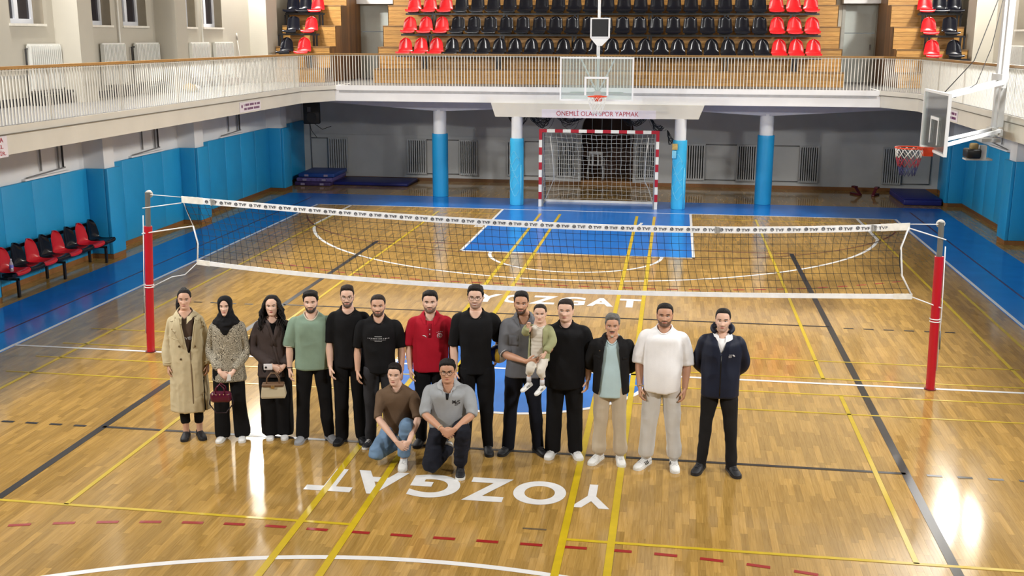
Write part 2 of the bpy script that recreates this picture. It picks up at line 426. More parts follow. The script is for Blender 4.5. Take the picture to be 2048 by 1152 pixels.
# ---- rounded slab used for pads, mats
def cushion(x, y, z, r=0.03, seg=2):
    """box with rounded edges centred on the origin"""
    bm = bmesh.new(); bmesh.ops.create_cube(bm, size=1.0)
    for v in bm.verts: v.co = Vector((v.co.x * x, v.co.y * y, v.co.z * z))
    bmesh.ops.bevel(bm, geom=bm.edges[:] + bm.verts[:], offset=min(r, 0.49 * min(x, y, z)), segments=seg, profile=0.5, affect='EDGES')
    me = bpy.data.meshes.new('cushion'); bm.to_mesh(me); bm.free()
    return me
def pad(name, x0, x1, y0, y1, z0, z1, m, parent, r=0.012, seg=2):
    me = cushion(x1 - x0, y1 - y0, z1 - z0, r, seg); me.materials.append(m)
    me.polygons.foreach_set('use_smooth', [True] * len(me.polygons))
    if hasattr(me, 'set_sharp_from_angle'): me.set_sharp_from_angle(angle=math.radians(50))
    me.name = name
    return link(name, me, parent, ((x0 + x1) / 2, (y0 + y1) / 2, (z0 + z1) / 2))

# ---- lower walls with padding
PIL = {-1: [(1.85, 2.35), (6.15, 6.68), (10.40, 11.0), (16.2, 16.8)], 1: [(1.85, 2.35), (6.3, 6.85), (10.8, 11.4), (16.4, 17.0)]}
for s, side in ((-1, 'left'), (1, 'right')):
    w = MB().box(min(s * 9.78, s * 10.25), max(s * 9.78, s * 10.25), -19.5, 19.6, 0, 2.74).build('wall_' + side, M_WALLW)
    tag(w, 'white lower wall with blue padding under the %s gallery' % ('bench-side' if s < 0 else 'swing-basket-side'), 'wall', kind='structure')
    for i, (a, b) in enumerate(PIL[s]):
        MB().box(min(s * 9.34, s * 9.78), max(s * 9.34, s * 9.78), a + 0.06, b - 0.06, 0, 2.73).build('pilaster', M_WALLW, w)
        pad('pad_panel', min(s * 9.25, s * 9.33), max(s * 9.25, s * 9.33), a, b, 0.10, 1.84, M_PAD, w)
        pad('pad_panel', min(s * 9.331, s * 9.76), max(s * 9.331, s * 9.76), a, a + 0.055, 0.10, 1.84, M_PAD, w)
        pad('pad_panel', min(s * 9.331, s * 9.76), max(s * 9.331, s * 9.76), b - 0.055, b, 0.10, 1.84, M_PAD, w)
        MB().box(min(s * 9.26, s * 9.34), max(s * 9.26, s * 9.34), a + 0.01, b - 0.01, 0, 0.10).build('skirting_board', M_SKIRT, w)
        MB().box(min(s * 9.34, s * 9.78), max(s * 9.34, s * 9.78), a + 0.01, a + 0.06, 0, 0.10).build('skirting_board', M_SKIRT, w)
    edges = [-8.0] + [q for ab in PIL[s] for q in ab] + [19.3]
    for k in range(0, len(edges), 2):
        a, b = edges[k], edges[k + 1]
        n = max(1, round((b - a) / 1.02))
        for j in range(n):
            y0 = a + (b - a) * j / n; y1 = a + (b - a) * (j + 1) / n
            pad('pad_panel', min(s * 9.70, s * 9.775), max(s * 9.70, s * 9.775), y0 + 0.002, y1 - 0.002, 0.10, 1.84, M_PAD, w)
        MB().box(min(s * 9.72, s * 9.79), max(s * 9.72, s * 9.79), a, b, 0, 0.10).build('skirting_board', M_SKIRT, w)
    # pipes above the padding in every bay
    for j, yc in enumerate((4.9, 8.9, 13.7)):
        mb = MB(); mb.tube([(s * 9.74, yc + 0.35, 1.95), (s * 9.74, yc + 0.35, 2.73)], 0.018, 8); mb.tube([(s * 9.74, yc - 0.25, 1.97), (s * 9.74, yc - 0.25, 2.73)], 0.018, 8)
        mb.tube([(s * 9.73, yc - 0.75, 1.90), (s * 9.73, yc + 0.55, 1.95)], 0.014, 8)
        mb.build('heating_pipe', M_PIPE, w, smooth='auto')
        MB().tube([(s * 9.74, yc + 0.50, 1.95), (s * 9.74, yc + 0.50, 2.73)], 0.02, 8).build('heating_pipe', M_PIPED, w, smooth='auto')
        MB().box(min(s * 9.70, s * 9.78), max(s * 9.70, s * 9.78), yc - 0.85, yc + 0.65, 1.85, 1.885).build('pipe_ledge', M_WALLW, w)

# ---- back wall below the gallery, with arched niche
NX0, NX1 = -0.86, 0.74
wb = MB()
wb.box(-10.2, NX0, 19.3, 19.6, 0, 2.74); wb.box(NX1, 10.2, 19.3, 19.6, 0, 2.74)
nc, nr = (NX0 + NX1) / 2, (NX1 - NX0) / 2
arch = [(NX0, 2.74)] + [(nc - nr * math.cos(PI * k / 16), 1.62 + nr * 0.98 * math.sin(PI * k / 16)) for k in range(17)] + [(NX1, 2.74)]
wb.prism(arch, 'y', 19.3, 19.6)
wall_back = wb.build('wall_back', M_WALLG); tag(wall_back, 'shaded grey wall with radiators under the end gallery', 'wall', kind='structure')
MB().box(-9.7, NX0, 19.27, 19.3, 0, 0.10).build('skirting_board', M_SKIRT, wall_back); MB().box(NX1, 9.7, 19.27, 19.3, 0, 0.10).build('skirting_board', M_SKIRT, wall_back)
MB().box(-10.2, NX0 - 0.02, 19.285, 19.3, 1.42, 1.425).build('wall_line', M_RADG, wall_back)
for k in range(6):
    x0 = NX0 - 0.1 + k * 0.31
    MB().box(x0, x0 + 0.30, 21.0, 21.06, 0, 2.74).build('niche_board', M_DARKW, wall_back)
for xx in (NX0 - 0.12, NX1 + 0.06): MB().box(xx, xx + 0.06, 19.6, 21.05, 0, 2.74).build('niche_side', M_DARKW, wall_back)
MB().box(NX0 - 0.1, NX1 + 0.1, 19.32, 21.0, 0, 0.12).build('niche_step', wood('niche_step_wood', (170, 120, 60), (140, 96, 46), 0.4, 'X', 'object'), wall_back)
MB().box(NX0 - 0.1, NX1 + 0.1, 19.6, 21.05, 2.7, 2.76).build('niche_ceiling', M_DARKW, wall_back)

# ---- galleries (balcony slabs) with fascias
def slab(name, poly, label, m=M_FASC):
    b = MB().prism(poly, 'z', 2.73, 3.03).build(name, m)
    tag(b, label, 'balcony', kind='structure'); return b
gl = slab('gallery_slab_left', [(-10.2, -16), (-7.73, -16), (-7.73, 13.5), (-7.22, 14.83), (-7.22, 16.1), (-10.2, 16.1)], 'cream concrete gallery edge running above the plastic bench wall')
gr = slab('gallery_slab_right', [(10.2, -16), (7.73, -16), (7.73, 13.4), (7.1, 14.83), (7.1, 16.1), (10.2, 16.1)], 'cream concrete gallery edge behind the swing-arm basket')
gb = slab('gallery_slab_back', [(-7.219, 14.83), (7.099, 14.83), (7.099, 16.1), (10.2, 16.12), (10.2, 21.4), (-10.2, 21.4), (-10.2, 16.12), (-7.219, 16.1)], 'white concrete front of the end gallery above the goal', mat('white_fascia_paint', (232, 232, 234), 0.7, var=0.05, scale=1.5, bump=0.15, bscale=4))
for g, poly in ((gl, [(-10.2, -16), (-7.70, -16), (-7.70, 13.5), (-7.19, 14.80), (-7.19, 16.1), (-10.2, 16.1)]), (gr, [(10.2, -16), (7.70, -16), (7.70, 13.4), (7.07, 14.80), (7.07, 16.1), (10.2, 16.1)])):
    MB().prism(poly, 'z', 3.04, 3.15).build('fascia_band', [M_FASC], g)
    p2 = [(x * 0.995, y) for x, y in poly]
    MB().prism([(x + (0.01 if x < 0 else -0.01) * (-1), y) for x, y in p2], 'z', 3.03, 3.041).build('fascia_groove', mat('groove_shadow_grey', (120, 116, 108), 0.8), g)
    MB().prism([(x * 1.004, y) for x, y in poly], 'z', 3.15, 3.155).build('gallery_floor', M_CONC, g)
MB().prism([(-7.189, 14.795), (7.069, 14.795), (7.069, 16.1), (10.2, 16.12), (10.2, 21.4), (-10.2, 21.4), (-10.2, 16.12), (-7.189, 16.1)], 'z', 3.02, 3.15).build('fascia_band', [gb.data.materials[0]], gb)
MB().box(-7.1, 7.0, 14.81, 14.84, 2.96, 3.02).build('fascia_groove', mat('groove_light_grey', (170, 170, 172), 0.8), gb)
MB().prism([(-10.0, 16.05), (10.0, 16.05), (10.0, 21), (-10.0, 21)], 'z', 3.15, 3.155).build('gallery_floor', M_CONC, gb)
MB().box(-7.1, 7.0, 14.9, 16.05, 3.15, 3.155).build('gallery_floor', M_CONC, gb)
# haunched beam over the outer pillars
bm_ = MB().prism([(-9.7, 2.73), (-9.7, 2.70), (-8.2, 2.66), (-4.58, 2.41), (-2.2, 2.52), (2.1, 2.52), (4.43, 2.40), (8.2, 2.64), (9.7, 2.70), (9.7, 2.73)], 'y', 15.92, 16.28).build('haunched_beam', mat('lavender_grey_beam', (196, 197, 206), 0.75, var=0.05))
tag(bm_, 'pale grey beam deepening over the outer pillars below the end gallery', 'beam', kind='structure')
lt = MB().prism([(-2.9, 2.73), (-2.78, 2.37), (2.57, 2.37), (2.71, 2.73)], 'y', 14.72, 15.0).build('lintel', M_FASC)
tag(lt, 'cream beam with a slogan sign spanning the two goal pillars', 'beam', kind='structure')

# ---- pillars
PNAMES = ['first pillar from the bench wall, white above blue padding', 'wrapped pillar beside the red post of the goal, nearer the bench wall',
          'pillar with torn blue wrap beside the goal, nearer the swing basket', 'last pillar toward the swing basket, white above blue padding']
for i, (x, y, r, rp, zt, zp, wrap) in enumerate(((-4.59, 16.1, 0.185, 0.225, 2.45, 1.78, 0), (-2.21, 14.85, 0.15, 0.185, 2.38, 1.80, 1), (2.12, 14.85, 0.15, 0.185, 2.38, 1.82, 1), (4.42, 16.1, 0.185, 0.225, 2.45, 1.88, 0))):
    p = thing('pillar', PNAMES[i], 'pillar', (x, y, 0), kind='structure')
    MB().lathe([(r, 0), (r, zt)], 28).build('shaft', M_WALLW, p, smooth='auto')
    prof = [(rp * 0.985, 0.005), (rp, 0.03)]
    for k in range(12): prof.append((rp * (1 + (0.02 * math.sin(k * 2.3 + i) if wrap else 0.004 * math.sin(k))), 0.05 + (zp - 0.1) * (k + 1) / 12.5))
    prof += [(rp, zp - 0.03), (rp * 0.97, zp)]
    MB().lathe(prof, 28).build('padding_wrap', M_PADC if wrap else M_PAD, p, smooth='auto')
    if wrap:
        for k in range(7):
            pts = []
            for j in range(9):
                a = -PI * 0.92 + j * 0.23; z = 0.35 + 0.17 * k + 0.10 * math.sin(j * 0.9 + k * 1.7)
                pts.append((rp * 1.012 * math.cos(a), rp * 1.012 * math.sin(a), z))
            MB().tube(pts, 0.006, 5).build('binding_cord', mat('pale_blue_cord', (120, 200, 230), 0.5), p, smooth=True)
        MB().tube([(rp * 0.72, -rp * 0.74, 0.02), (rp * 0.72, -rp * 0.76, 1.1)], 0.02, 6).build('wrap_seam', mat('light_blue_seam', (90, 190, 226), 0.4), p, smooth=True)
    if i == 2:
        pad('foam_patch', -0.2, -0.06, -0.235, -0.19, 1.58, 1.74, mat('torn_foam', (186, 160, 96), 0.9, var=0.2, scale=20), p, 0.01)
        pad('wrap_flap', -0.2, -0.09, -0.225, -0.185, 1.36, 1.56, mat('pale_blue_flap', (120, 190, 220), 0.5), p, 0.01)

# ---- gallery walls, windows, ceiling
WIN = {-1: [(0.6, 1.7), (3.0, 4.1), (4.71, 5.81), (7.10, 8.39), (8.90, 10.02), (11.50, 12.65), (13.10, 14.30)], 1: [(4.71, 5.81), (7.10, 8.39), (8.90, 10.02), (11.9, 13.0), (13.4, 14.6)]}
wn_ = 0
for s, side in ((-1, 'left'), (1, 'right')):
    mb = MB()
    def wbx(y0, y1, z0, z1): mb.box(min(s * 10.12, s * 10.55), max(s * 10.12, s * 10.55), y0, y1, z0, z1)
    ys = [-19.5] + [q for ab in WIN[s] for q in ab] + [20.5]
    for k in range(0, len(ys), 2): wbx(ys[k], ys[k + 1], 3.15, 9.6)
    for a, b in WIN[s]: wbx(a, b, 3.15, 4.66); wbx(a, b, 6.7, 9.6)
    w = mb.build('wall_gallery_' + side, M_WALLB); tag(w, 'cream upper wall with windows behind the %s gallery' % ('bench-side' if s < 0 else 'swing-basket-side'), 'wall', kind='structure')
    for a, b in PIL[s]:
        if a < 3: continue
        a2, b2 = (a, b + (0.25 if a > 15 else 0.0))
        MB().box(min(s * 9.6, s * 10.12), max(s * 9.6, s * 10.12), a2, b2, 3.155, 9.6).build('pilaster', M_WALLB, w)
    MB().box(min(s * 10.09, s * 10.12), max(s * 10.09, s * 10.12), -9, 16.2, 3.155, 3.30).build('skirting_board', mat('dark_skirting', (52, 50, 52), 0.5), w)
    MB().box(min(s * 10.105, s * 10.12), max(s * 10.105, s * 10.12), -9, 16.2, 3.66, 3.72).build('wall_rail', mat('grey_wall_rail', (150, 148, 142), 0.6), w)
    for k, (a, b) in enumerate(WIN[s]):
        wn_ += 1
        wo = thing('window_%d' % wn_, 'white framed night window, %s from the far end of the %s gallery' % (ORD[len(WIN[s]) - 1 - k], 'bench-side' if s < 0 else 'swing-basket-side'), 'window', (s * 10.38, (a + b) / 2, 4.66), kind='structure')
        h = 2.04; w2 = (b - a) / 2
        fr = MB(); fr.box(-0.05, 0.05, -w2, -w2 + 0.07, 0, h); fr.box(-0.05, 0.05, w2 - 0.07, w2, 0, h); fr.box(-0.05, 0.05, -w2 + 0.07, w2 - 0.07, 0, 0.09); fr.box(-0.05, 0.05, -w2 + 0.07, w2 - 0.07, h - 0.07, h)
        fr.box(-0.05, 0.05, -0.06, 0.06, 0.09, h - 0.07); fr.build('frame', M_UPVC, wo)
        for q in (-1, 1):
            pc = q * w2 * 0.5
            MB().box(-0.01, 0.01, pc - w2 * 0.5 + 0.065, pc + w2 * 0.5 - 0.065, 0.09, h - 0.07).build('pane', M_NIGHT, wo)
        MB().box(-0.05 if s < 0 else -0.30, 0.30 if s < 0 else 0.05, -w2 - 0.04, w2 + 0.04, -0.045, 0.0).build('sill', mat('sill_stone', (226, 222, 210), 0.4), wo)
        for yy in (a - 0.001, b - 0.009):
            MB().box(min(s * 10.12, s * 10.33) - s * 10.38, max(s * 10.12, s * 10.33) - s * 10.38, yy - (a + b) / 2, yy + 0.01 - (a + b) / 2, 0.0, h).build('reveal', M_REVEAL, wo)
cl = MB().box(-10.6, 10.6, -19.5, 21.6, 9.6, 9.9).build('ceiling', M_CEIL); tag(cl, 'plain pale hall ceiling above the court', 'ceiling', kind='structure')
wf = MB().box(-10.6, 10.6, -19.8, -19.5, 0, 9.6).build('wall_front', M_WALLB); tag(wf, 'cream end wall behind the photographer', 'wall', kind='structure')
mb = MB()
mb.box(-10.6, -8.0, 20.0, 20.3, 3.15, 9.6); mb.box(-6.95, 6.8, 20.0, 20.3, 3.15, 9.6); mb.box(7.75, 10.6, 20.0, 20.3, 3.15, 9.6); mb.box(-8.0, -6.95, 20.0, 20.3, 5.42, 9.6); mb.box(6.8, 7.75, 20.0, 20.3, 5.42, 9.6)
wu = mb.build('wall_back_upper', M_WALLB); tag(wu, 'cream wall behind the spectator stands', 'wall', kind='structure')
for k, (x0, x1) in enumerate(((-8.0, -6.95), (6.8, 7.75))):
    d = thing('door_%d' % (k + 1), 'pale grey green door at the back of the aisle near the %s' % ('bench-side gallery' if k == 0 else 'swing-basket gallery'), 'door', ((x0 + x1) / 2, 20.1, 3.155), kind='structure')
    w2 = (x1 - x0) / 2
    MB().box(-w2, w2, -0.02, 0.04, 0, 1.42).build('lower_panel', M_DOOR, d); MB().box(-w2, w2, -0.02, 0.04, 1.44, 2.26).build('upper_panel', M_DOOR, d)
    fr = MB(); fr.box(-w2 - 0.06, -w2 + 0.03, -0.12, -0.02, 0, 2.3); fr.box(w2 - 0.03, w2 + 0.06, -0.12, -0.02, 0, 2.3); fr.build('frame', mat('grey_door_frame', (168, 168, 160), 0.5), d)
    MB().box(-w2 - 0.1, w2 + 0.35, -0.5, -0.13, 2.27, 2.6).build('header', M_WALLW, d)
    MB().box(w2 - 0.16, w2 - 0.12, -0.07, -0.02, 0.95, 1.1).build('handle', M_PIPE, d)

# ---- railings
def railing(name, label, pts, step=0.083):
    t = thing(name, label, 'railing', (0, 0, 0))
    mb = MB(); mb2 = MB()
    z0, zt = 3.155, 4.0
    unit = MB().box(-0.009, 0.009, -0.009, 0.009, 0, zt - z0 - 0.04).mesh('baluster', M_WMET)
    post = MB().box(-0.014, 0.014, -0.014, 0.014, 0, zt - z0 - 0.03).mesh('post', mat('grey_post_enamel', (206, 203, 194), 0.4))
    k = 0
    for (a, b) in zip(pts[:-1], pts[1:]):
        d = Vector(b) - Vector(a); L_ = d.length; d.normalize(); n = int(L_ / step)
        MB().quadbox((a[0], a[1], zt - 0.02), (b[0], b[1], zt - 0.02), 0.075, 0.045).build('handrail', M_RAIL, t)
        MB().quadbox((a[0], a[1], zt - 0.06), (b[0], b[1], zt - 0.06), 0.035, 0.012).build('top_bar', M_WMET, t)
        rz = math.atan2(d.y, d.x)
        for i in range(n):
            k += 1
            p = Vector(a) + d * (L_ * (i + 0.5) / n)
            if k % 27 == 14: link('post', post, t, (p.x, p.y, z0), (0, 0, rz))
            else:
                o = link('baluster', unit, t, (p.x, p.y, z0), (0, 0, rz))
                if k % 7 == 3: o.rotation_euler = (0.006, -0.008, rz)
    return t
railing('gallery_railing', 'white baluster railing with wooden handrail on the bench-side gallery', [(-7.76, -6.0), (-7.76, 13.5), (-7.25, 14.86)])
railing('gallery_railing', 'white baluster railing with wooden handrail along the end gallery below the stands', [(-7.25, 14.86), (7.13, 14.86)])
railing('gallery_railing', 'white baluster railing with wooden handrail on the swing-basket gallery', [(7.13, 14.86), (7.76, 13.4), (7.76, -3.0)])

# ---- spectator stands
ZT = [3.555, 4.155, 4.75, 5.34, 5.93]; YF = [16.2, 16.8, 17.4, 18.0, 18.6]
def stand(label, x0, x1, seg, sides):
    t = thing('spectator_stand', label, 'stand', ((x0 + x1) / 2, 16.2, 3.155))
    def put(mb, name, m): return mb.build(name, m, t, loc=(-(x0 + x1) / 2, -16.2, -3.155))
    prof = [(16.23, 3.156)]
    for y, z in zip(YF, ZT): prof += [(y + 0.03, z - 0.02)] if prof[-1][0] == y + 0.03 else [(y + 0.03, prof[-1][1]), (y + 0.03, z - 0.02)]
    prof += [(19.98, ZT[-1] - 0.02), (19.98, 3.156)]
    put(MB().prism(prof, 'x', x0 + 0.02, x1 - 0.02), 'body', M_WOODT)
    zlo = 3.16
    for i, (y, z) in enumerate(zip(YF, ZT)):
        nb = 4 if i == 0 else 5
        for k in range(nb):
            za = zlo + (z - 0.03 - zlo) * k / nb; zb = zlo + (z - 0.03 - zlo) * (k + 1) / nb
            for j in range(seg):
                xa = x0 + (x1 - x0) * j / seg; xb = x0 + (x1 - x0) * (j + 1) / seg
                put(MB().box(xa + 0.002, xb - 0.002, y, y + 0.03, za + 0.003, zb - 0.003), 'riser_board', M_WOODR)
        yn = (YF[i + 1] if i < 4 else 19.98)
        put(MB().box(x0, x1, y - 0.012, yn, z - 0.03, z), 'tread', M_WOODT)
        zlo = z
    for sx in sides:
        xx = x0 if sx < 0 else x1
        for k in range(19):
            ya = 16.2 + k * 0.2; yb = ya + 0.198
            zz = ZT[min(4, int((ya + 0.01 - 16.2) / 0.6))] - 0.03
            put(MB().box(min(xx, xx - sx * 0.018), max(xx, xx - sx * 0.018), max(ya, 16.235), min(yb, 19.98), 3.156, zz), 'side_board', M_WOODS)
    return t
stand('stepped wooden spectator stand in the corner above the loudspeaker', -9.58, -7.95, 1, (1,))
stand('wide stepped wooden spectator stand above the goal', -6.53, 6.36, 5, (-1, 1))
stand('stepped wooden spectator stand in the corner toward the swing basket', 7.75, 9.58, 1, (-1,))

# ================================================================== EQUIPMENT AND FURNITURE
M_RED = mat('red_seat_plastic', (206, 22, 30), 0.22, var=0.05, scale=4, spec=0.5)
M_BLK = mat('black_seat_plastic', (12, 14, 24), 0.18, var=0.08, scale=4, spec=0.35)
M_REDD = mat('red_bench_plastic', (186, 18, 34), 0.25, var=0.05)
def seat_mesh(name, m, square=False):
    """moulded one-piece shell: pan, waist, rounded backrest, with rolled edges"""
    prof = [(-0.215, -0.03, .195), (-0.22, 0.0, .205), (-0.20, 0.022, .21), (-0.13, 0.016, .212), (-0.03, 0.006, .212), (0.07, 0.008, .208), (0.13, 0.03, .204), (0.165, 0.075, .202), (0.185, 0.13, .198)]
    for k in range(1, 13):
        t = k / 12.0; z = 0.13 + 0.30 * t
        if square: w = .198 * (1 - 0.14 * t) * (1 - max(0, (t - 0.72) / 0.28) ** 2.6 * 0.62)
        else: w = .198 * (1 - 0.26 * t ** 1.3) * math.sqrt(max(0.0, 1 - max(0, (t - 0.45) / 0.56) ** 2.4))
        prof.append((0.185 + 0.055 * t, z, max(w, .03)))
    nu = 12; vs = []
    for j, (y, z, w) in enumerate(prof):
        back = min(1, max(0, (z - 0.02) / 0.1)) if y > 0.05 else 0
        for i in range(nu + 1):
            u = -1 + 2 * i / nu; a = abs(u)
            yy = y - back * 0.055 * a ** 2.4 + (0.02 * max(0, a - 0.82) / 0.18 if square and back else 0); zz = z + (1 - back) * 0.022 * a ** 3
            vs.append((u * w, yy, zz))
    n = nu + 1
    fs = [(j * n + i, j * n + i + 1, (j + 1) * n + i + 1, (j + 1) * n + i) for j in range(len(prof) - 1) for i in range(nu)]
    me = bpy.data.meshes.new(name); me.from_pydata(vs, [], fs)
    bm = bmesh.new(); bm.from_mesh(me); bmesh.ops.recalc_face_normals(bm, faces=bm.faces[:])
    bmesh.ops.solidify(bm, geom=bm.faces[:], thickness=0.012); bmesh.ops.recalc_face_normals(bm, faces=bm.faces[:]); bm.to_mesh(me); bm.free()
    me.materials.append(m); me.polygons.foreach_set('use_smooth', [True] * len(me.polygons)); me.set_sharp_from_angle(angle=math.radians(60))
    return me
SEAT = {('red', 0): seat_mesh('shell', M_RED), ('black', 0): seat_mesh('shell', M_BLK), ('black', 1): seat_mesh('shell', M_BLK, True), ('bred', 0): seat_mesh('shell', M_REDD)}
BRK = MB().box(-0.15, 0.15, -0.10, 0.10, -0.055, -0.012).mesh('bracket', M_BLACKM)
def seat(kind, sq, loc, rz, label, group):
    t = thing('stadium_seat', label, 'seat', loc, rz, group)
    link('shell', SEAT[(kind, sq)], t); link('bracket', BRK, t)
    return t
ROWZ = [3.985, 4.575, 5.165]; ROWY = [16.47, 17.07, 17.67]; RN = ['front', 'middle', 'top']
def seat_row(r, xs, kinds, sect, group):
    cnt = {}
    for x, k in zip(xs, kinds):
        kk = (k, 'near' if (k == 'red' and x < sum(xs) / len(xs) and len(xs) > 5) else '')
        cnt[kk] = cnt.get(kk, 0) + 1
        if len(xs) > 5:
            if k == 'red':
                lab = 'red stadium seat, %s of three ending the %s row toward the %s' % (ORD[cnt[kk] - 1], RN[r], 'bench wall' if kk[1] else 'swing basket')
            else: lab = '%s black stadium seat from the bench-wall end of the wide %s row' % (ORD[cnt[kk] - 1], RN[r])
        else:
            tot = kinds.count(k)
            lab = '%s%s stadium seat in the %s row of the %s corner stand' % ('' if tot == 1 else ['outer ', 'inner '][(cnt[kk] - 1) ^ (1 if x > 0 else 0)], k, RN[r], sect)
        seat(k, 1 if (k == 'black' and r > 0) else 0, (x, ROWY[r], ROWZ[r]), random.uniform(-0.02, 0.02), lab, group)
def seat_beam(r, x0, x1, posts, label):
    t = thing('seat_support', label, 'seat support', ((x0 + x1) / 2, ROWY[r], ROWZ[r] - 0.1))
    zb = (ZT[r] - (ROWZ[r] - 0.1))
    MB().box(x0 - (x0 + x1) / 2, x1 - (x0 + x1) / 2, -0.035, 0.035, -0.01, 0.043).build('rail', M_BLACKM, t)
    for px in posts:
        xx = px - (x0 + x1) / 2
        MB().box(xx - 0.09, xx - 0.04, -0.025, 0.025, zb, -0.01).build('post', M_BLACKM, t); MB().box(xx + 0.0, xx + 0.05, -0.025, 0.025, zb, -0.01).build('post', M_BLACKM, t)
for r in range(3):
    n = 26 if r == 0 else 25
    xs = [-5.67 + (5.57 + 5.67) * i / (n - 1) for i in range(n)]
    seat_row(r, xs, ['red'] * 3 + ['black'] * (n - 6) + ['red'] * 3, 'middle', 'stadium seats of the wide stand above the goal')
    seat_beam(r, -5.9, 5.8, [-5.05, -2.95, -0.9, 1.2, 3.3, 5.1], 'black steel rail carrying the %s row of seats above the goal' % RN[r])
    lx = [[-9.18, -8.65], [-9.17, -8.62], [-9.36, -8.98, -8.60]][r]
    seat_row(r, lx, [['black', 'red'], ['black', 'red'], ['black', 'black', 'red']][r], 'loudspeaker-side', 'stadium seats of the loudspeaker-side corner stand')
    seat_beam(r, -9.56, -8.35, [-9.5, -8.45], 'short black steel rail carrying the %s seats of the loudspeaker-side corner stand' % RN[r])
    rx = [[8.62, 9.18], [8.62, 9.16], [8.60, 8.98, 9.36]][r]
    seat_row(r, rx, [['red', 'black'], ['red', 'black'], ['red', 'black', 'black']][r], 'swing-basket-side', 'stadium seats of the swing-basket-side corner stand')
    seat_beam(r, 8.4, 9.56, [8.6, 9.5], 'short black steel rail carrying the %s seats of the swing-basket-side corner stand' % RN[r])

# ---- bench of alternating seats along the padded wall
bt = thing('seat_bench_frame', 'black steel bench frame carrying alternating red and black seats by the padded wall', 'bench frame', (-9.33, 4.2, 0))
MB().box(-0.05, 0.05, -1.60, 1.80, 0.335, 0.385).build('rail', M_BLACKM, bt)
MB().box(-0.28, -0.25, -1.60, 1.80, 0.74, 0.80).build('back_rail', M_BLACKM, bt)
for yy in (-1.42, 0.05, 1.58):
    MB().box(0.10, 0.14, yy - 0.025, yy + 0.025, 0, 0.335).build('leg', M_BLACKM, bt); MB().box(-0.26, -0.22, yy - 0.025, yy + 0.025, 0, 0.74).build('leg', M_BLACKM, bt)
    MB().box(-0.26, 0.14, yy - 0.02, yy + 0.02, 0.30, 0.335).build('cross_bar', M_BLACKM, bt)
for i in range(8):
    kd = 'black' if i % 2 == 0 else 'red'
    o = seat('bred' if kd == 'red' else 'black', 0, (-9.32, 5.78 - 0.425 * i, 0.44), PI / 2, '%s plastic seat on the wall bench, %s from its far end' % (kd, ORD[i]), 'seats of the bench along the padded wall')
def bottle(loc, label, rot=(0, 0, 0)):
    t = thing('water_bottle', label, 'bottle', loc)
    t.rotation_euler = rot
    MB().lathe([(0.028, 0), (0.033, 0.01), (0.033, 0.13), (0.030, 0.15), (0.014, 0.185), (0.013, 0.20)], 14).build('bottle_body', glass_mat('clear_bottle_plastic', (0.9, 0.93, 0.97), 0.35), t, smooth='auto')
    MB().lathe([(0.034, 0.06), (0.034, 0.115)], 14).build('paper_band', mat('bottle_label_print', (120, 120, 200), 0.5, var=0.4, scale=30), t, smooth='auto')
    MB().lathe([(0.015, 0.2), (0.015, 0.22)], 12).build('cap', mat('white_cap', (225, 225, 230), 0.4), t, smooth='auto')
bottle((-9.28, 2.74, 0.468), 'clear plastic water bottle standing on a red bench seat')
bottle((-9.38, 2.86, 0.50), 'clear plastic water bottle lying on a red bench seat', (1.45, 0, 0.7))

# ---- radiators
def radiator(loc, rz, w, h, n, m, label, group, depth=0.09):
    t = thing('radiator', label, 'radiator', loc, rz, group)
    fw = w / n
    unit = MB().box(-fw * 0.27, fw * 0.27, -depth / 2, depth / 2, 0.03, h - 0.03).mesh('fin', m)
    for i in range(n): link('fin', unit, t, (-w / 2 + fw * (i + 0.5), 0, 0))
    for zz in (0.0, h - 0.05): MB().box(-w / 2, w / 2, -0.02, 0.02, zz, zz + 0.05).build('header_tube', m, t)
    MB().box(-w / 2 + 0.02, w / 2 - 0.02, depth / 2 - 0.035, depth / 2 - 0.02, 0.06, h - 0.06).build('fin_gap_shade', mat('radiator_shadow_plate', (24, 24, 25), 0.9), t)  # black sheet puts the shade of the gaps between fins into colour
    return t
RX = [(-8.89, -8.24), (-6.32, -5.70), (-4.66, -4.08), (-3.16, -2.61), (-1.60, -1.0), (0.86, 1.42), (2.26, 2.91), (3.84, 4.43), (5.67, 6.25), (8.07, 8.63)]
for i, (a, b) in enumerate(RX):
    radiator(((a + b) / 2, 19.21, 0.22), 0, b - a, 1.1, 9, M_RADG, '%s grey finned radiator from the mat-stack corner under the end gallery' % ORD[i], 'radiators on the wall under the end gallery')
def pipe_run(pts, label, r=0.014, m=M_PIPE):
    o = MB().tube(pts, r, 6).build('heating_pipe', m, smooth=True); tag(o, label, 'pipe'); return o
for a, b, nm in ((1, 2, 'second and third'), (6, 7, 'seventh and eighth'), (7, 8, 'eighth and ninth')):
    for zz, w_ in ((1.30, 'upper'), (0.24, 'lower')):
        pipe_run([(RX[a][1], 19.25, zz), (RX[b][0], 19.25, zz)], '%s grey heating pipe between the %s radiators' % (w_, nm))
for zz, w_ in ((1.30, 'upper'), (0.24, 'lower')):
    pipe_run([(-2.61, 19.25, zz), (-1.6, 19.25, zz)], '%s grey heating pipe behind the goal post' % w_)
    pipe_run([(8.63, 19.25, zz), (9.45, 19.25, zz)], '%s grey heating pipe beside the last radiator near the swing-basket wall' % w_)
pipe_run([(9.45, 19.25, 0.24), (9.45, 19.25, 2.7)], 'grey riser pipe near the swing-basket wall corner')
pipe_run([(-9.45, 19.25, 0.30), (-9.48, 19.25, 2.7)], 'grey riser pipe behind the mat stack')
pipe_run([(-9.45, 19.25, 1.30), (-8.89, 19.25, 1.30)], 'grey pipe feeding the radiator above the mat stack')
URAD = [(5.06, 6.13), (7.75, 8.70), (9.20, 10.32), (12.05, 13.15), (13.50, 14.70)]
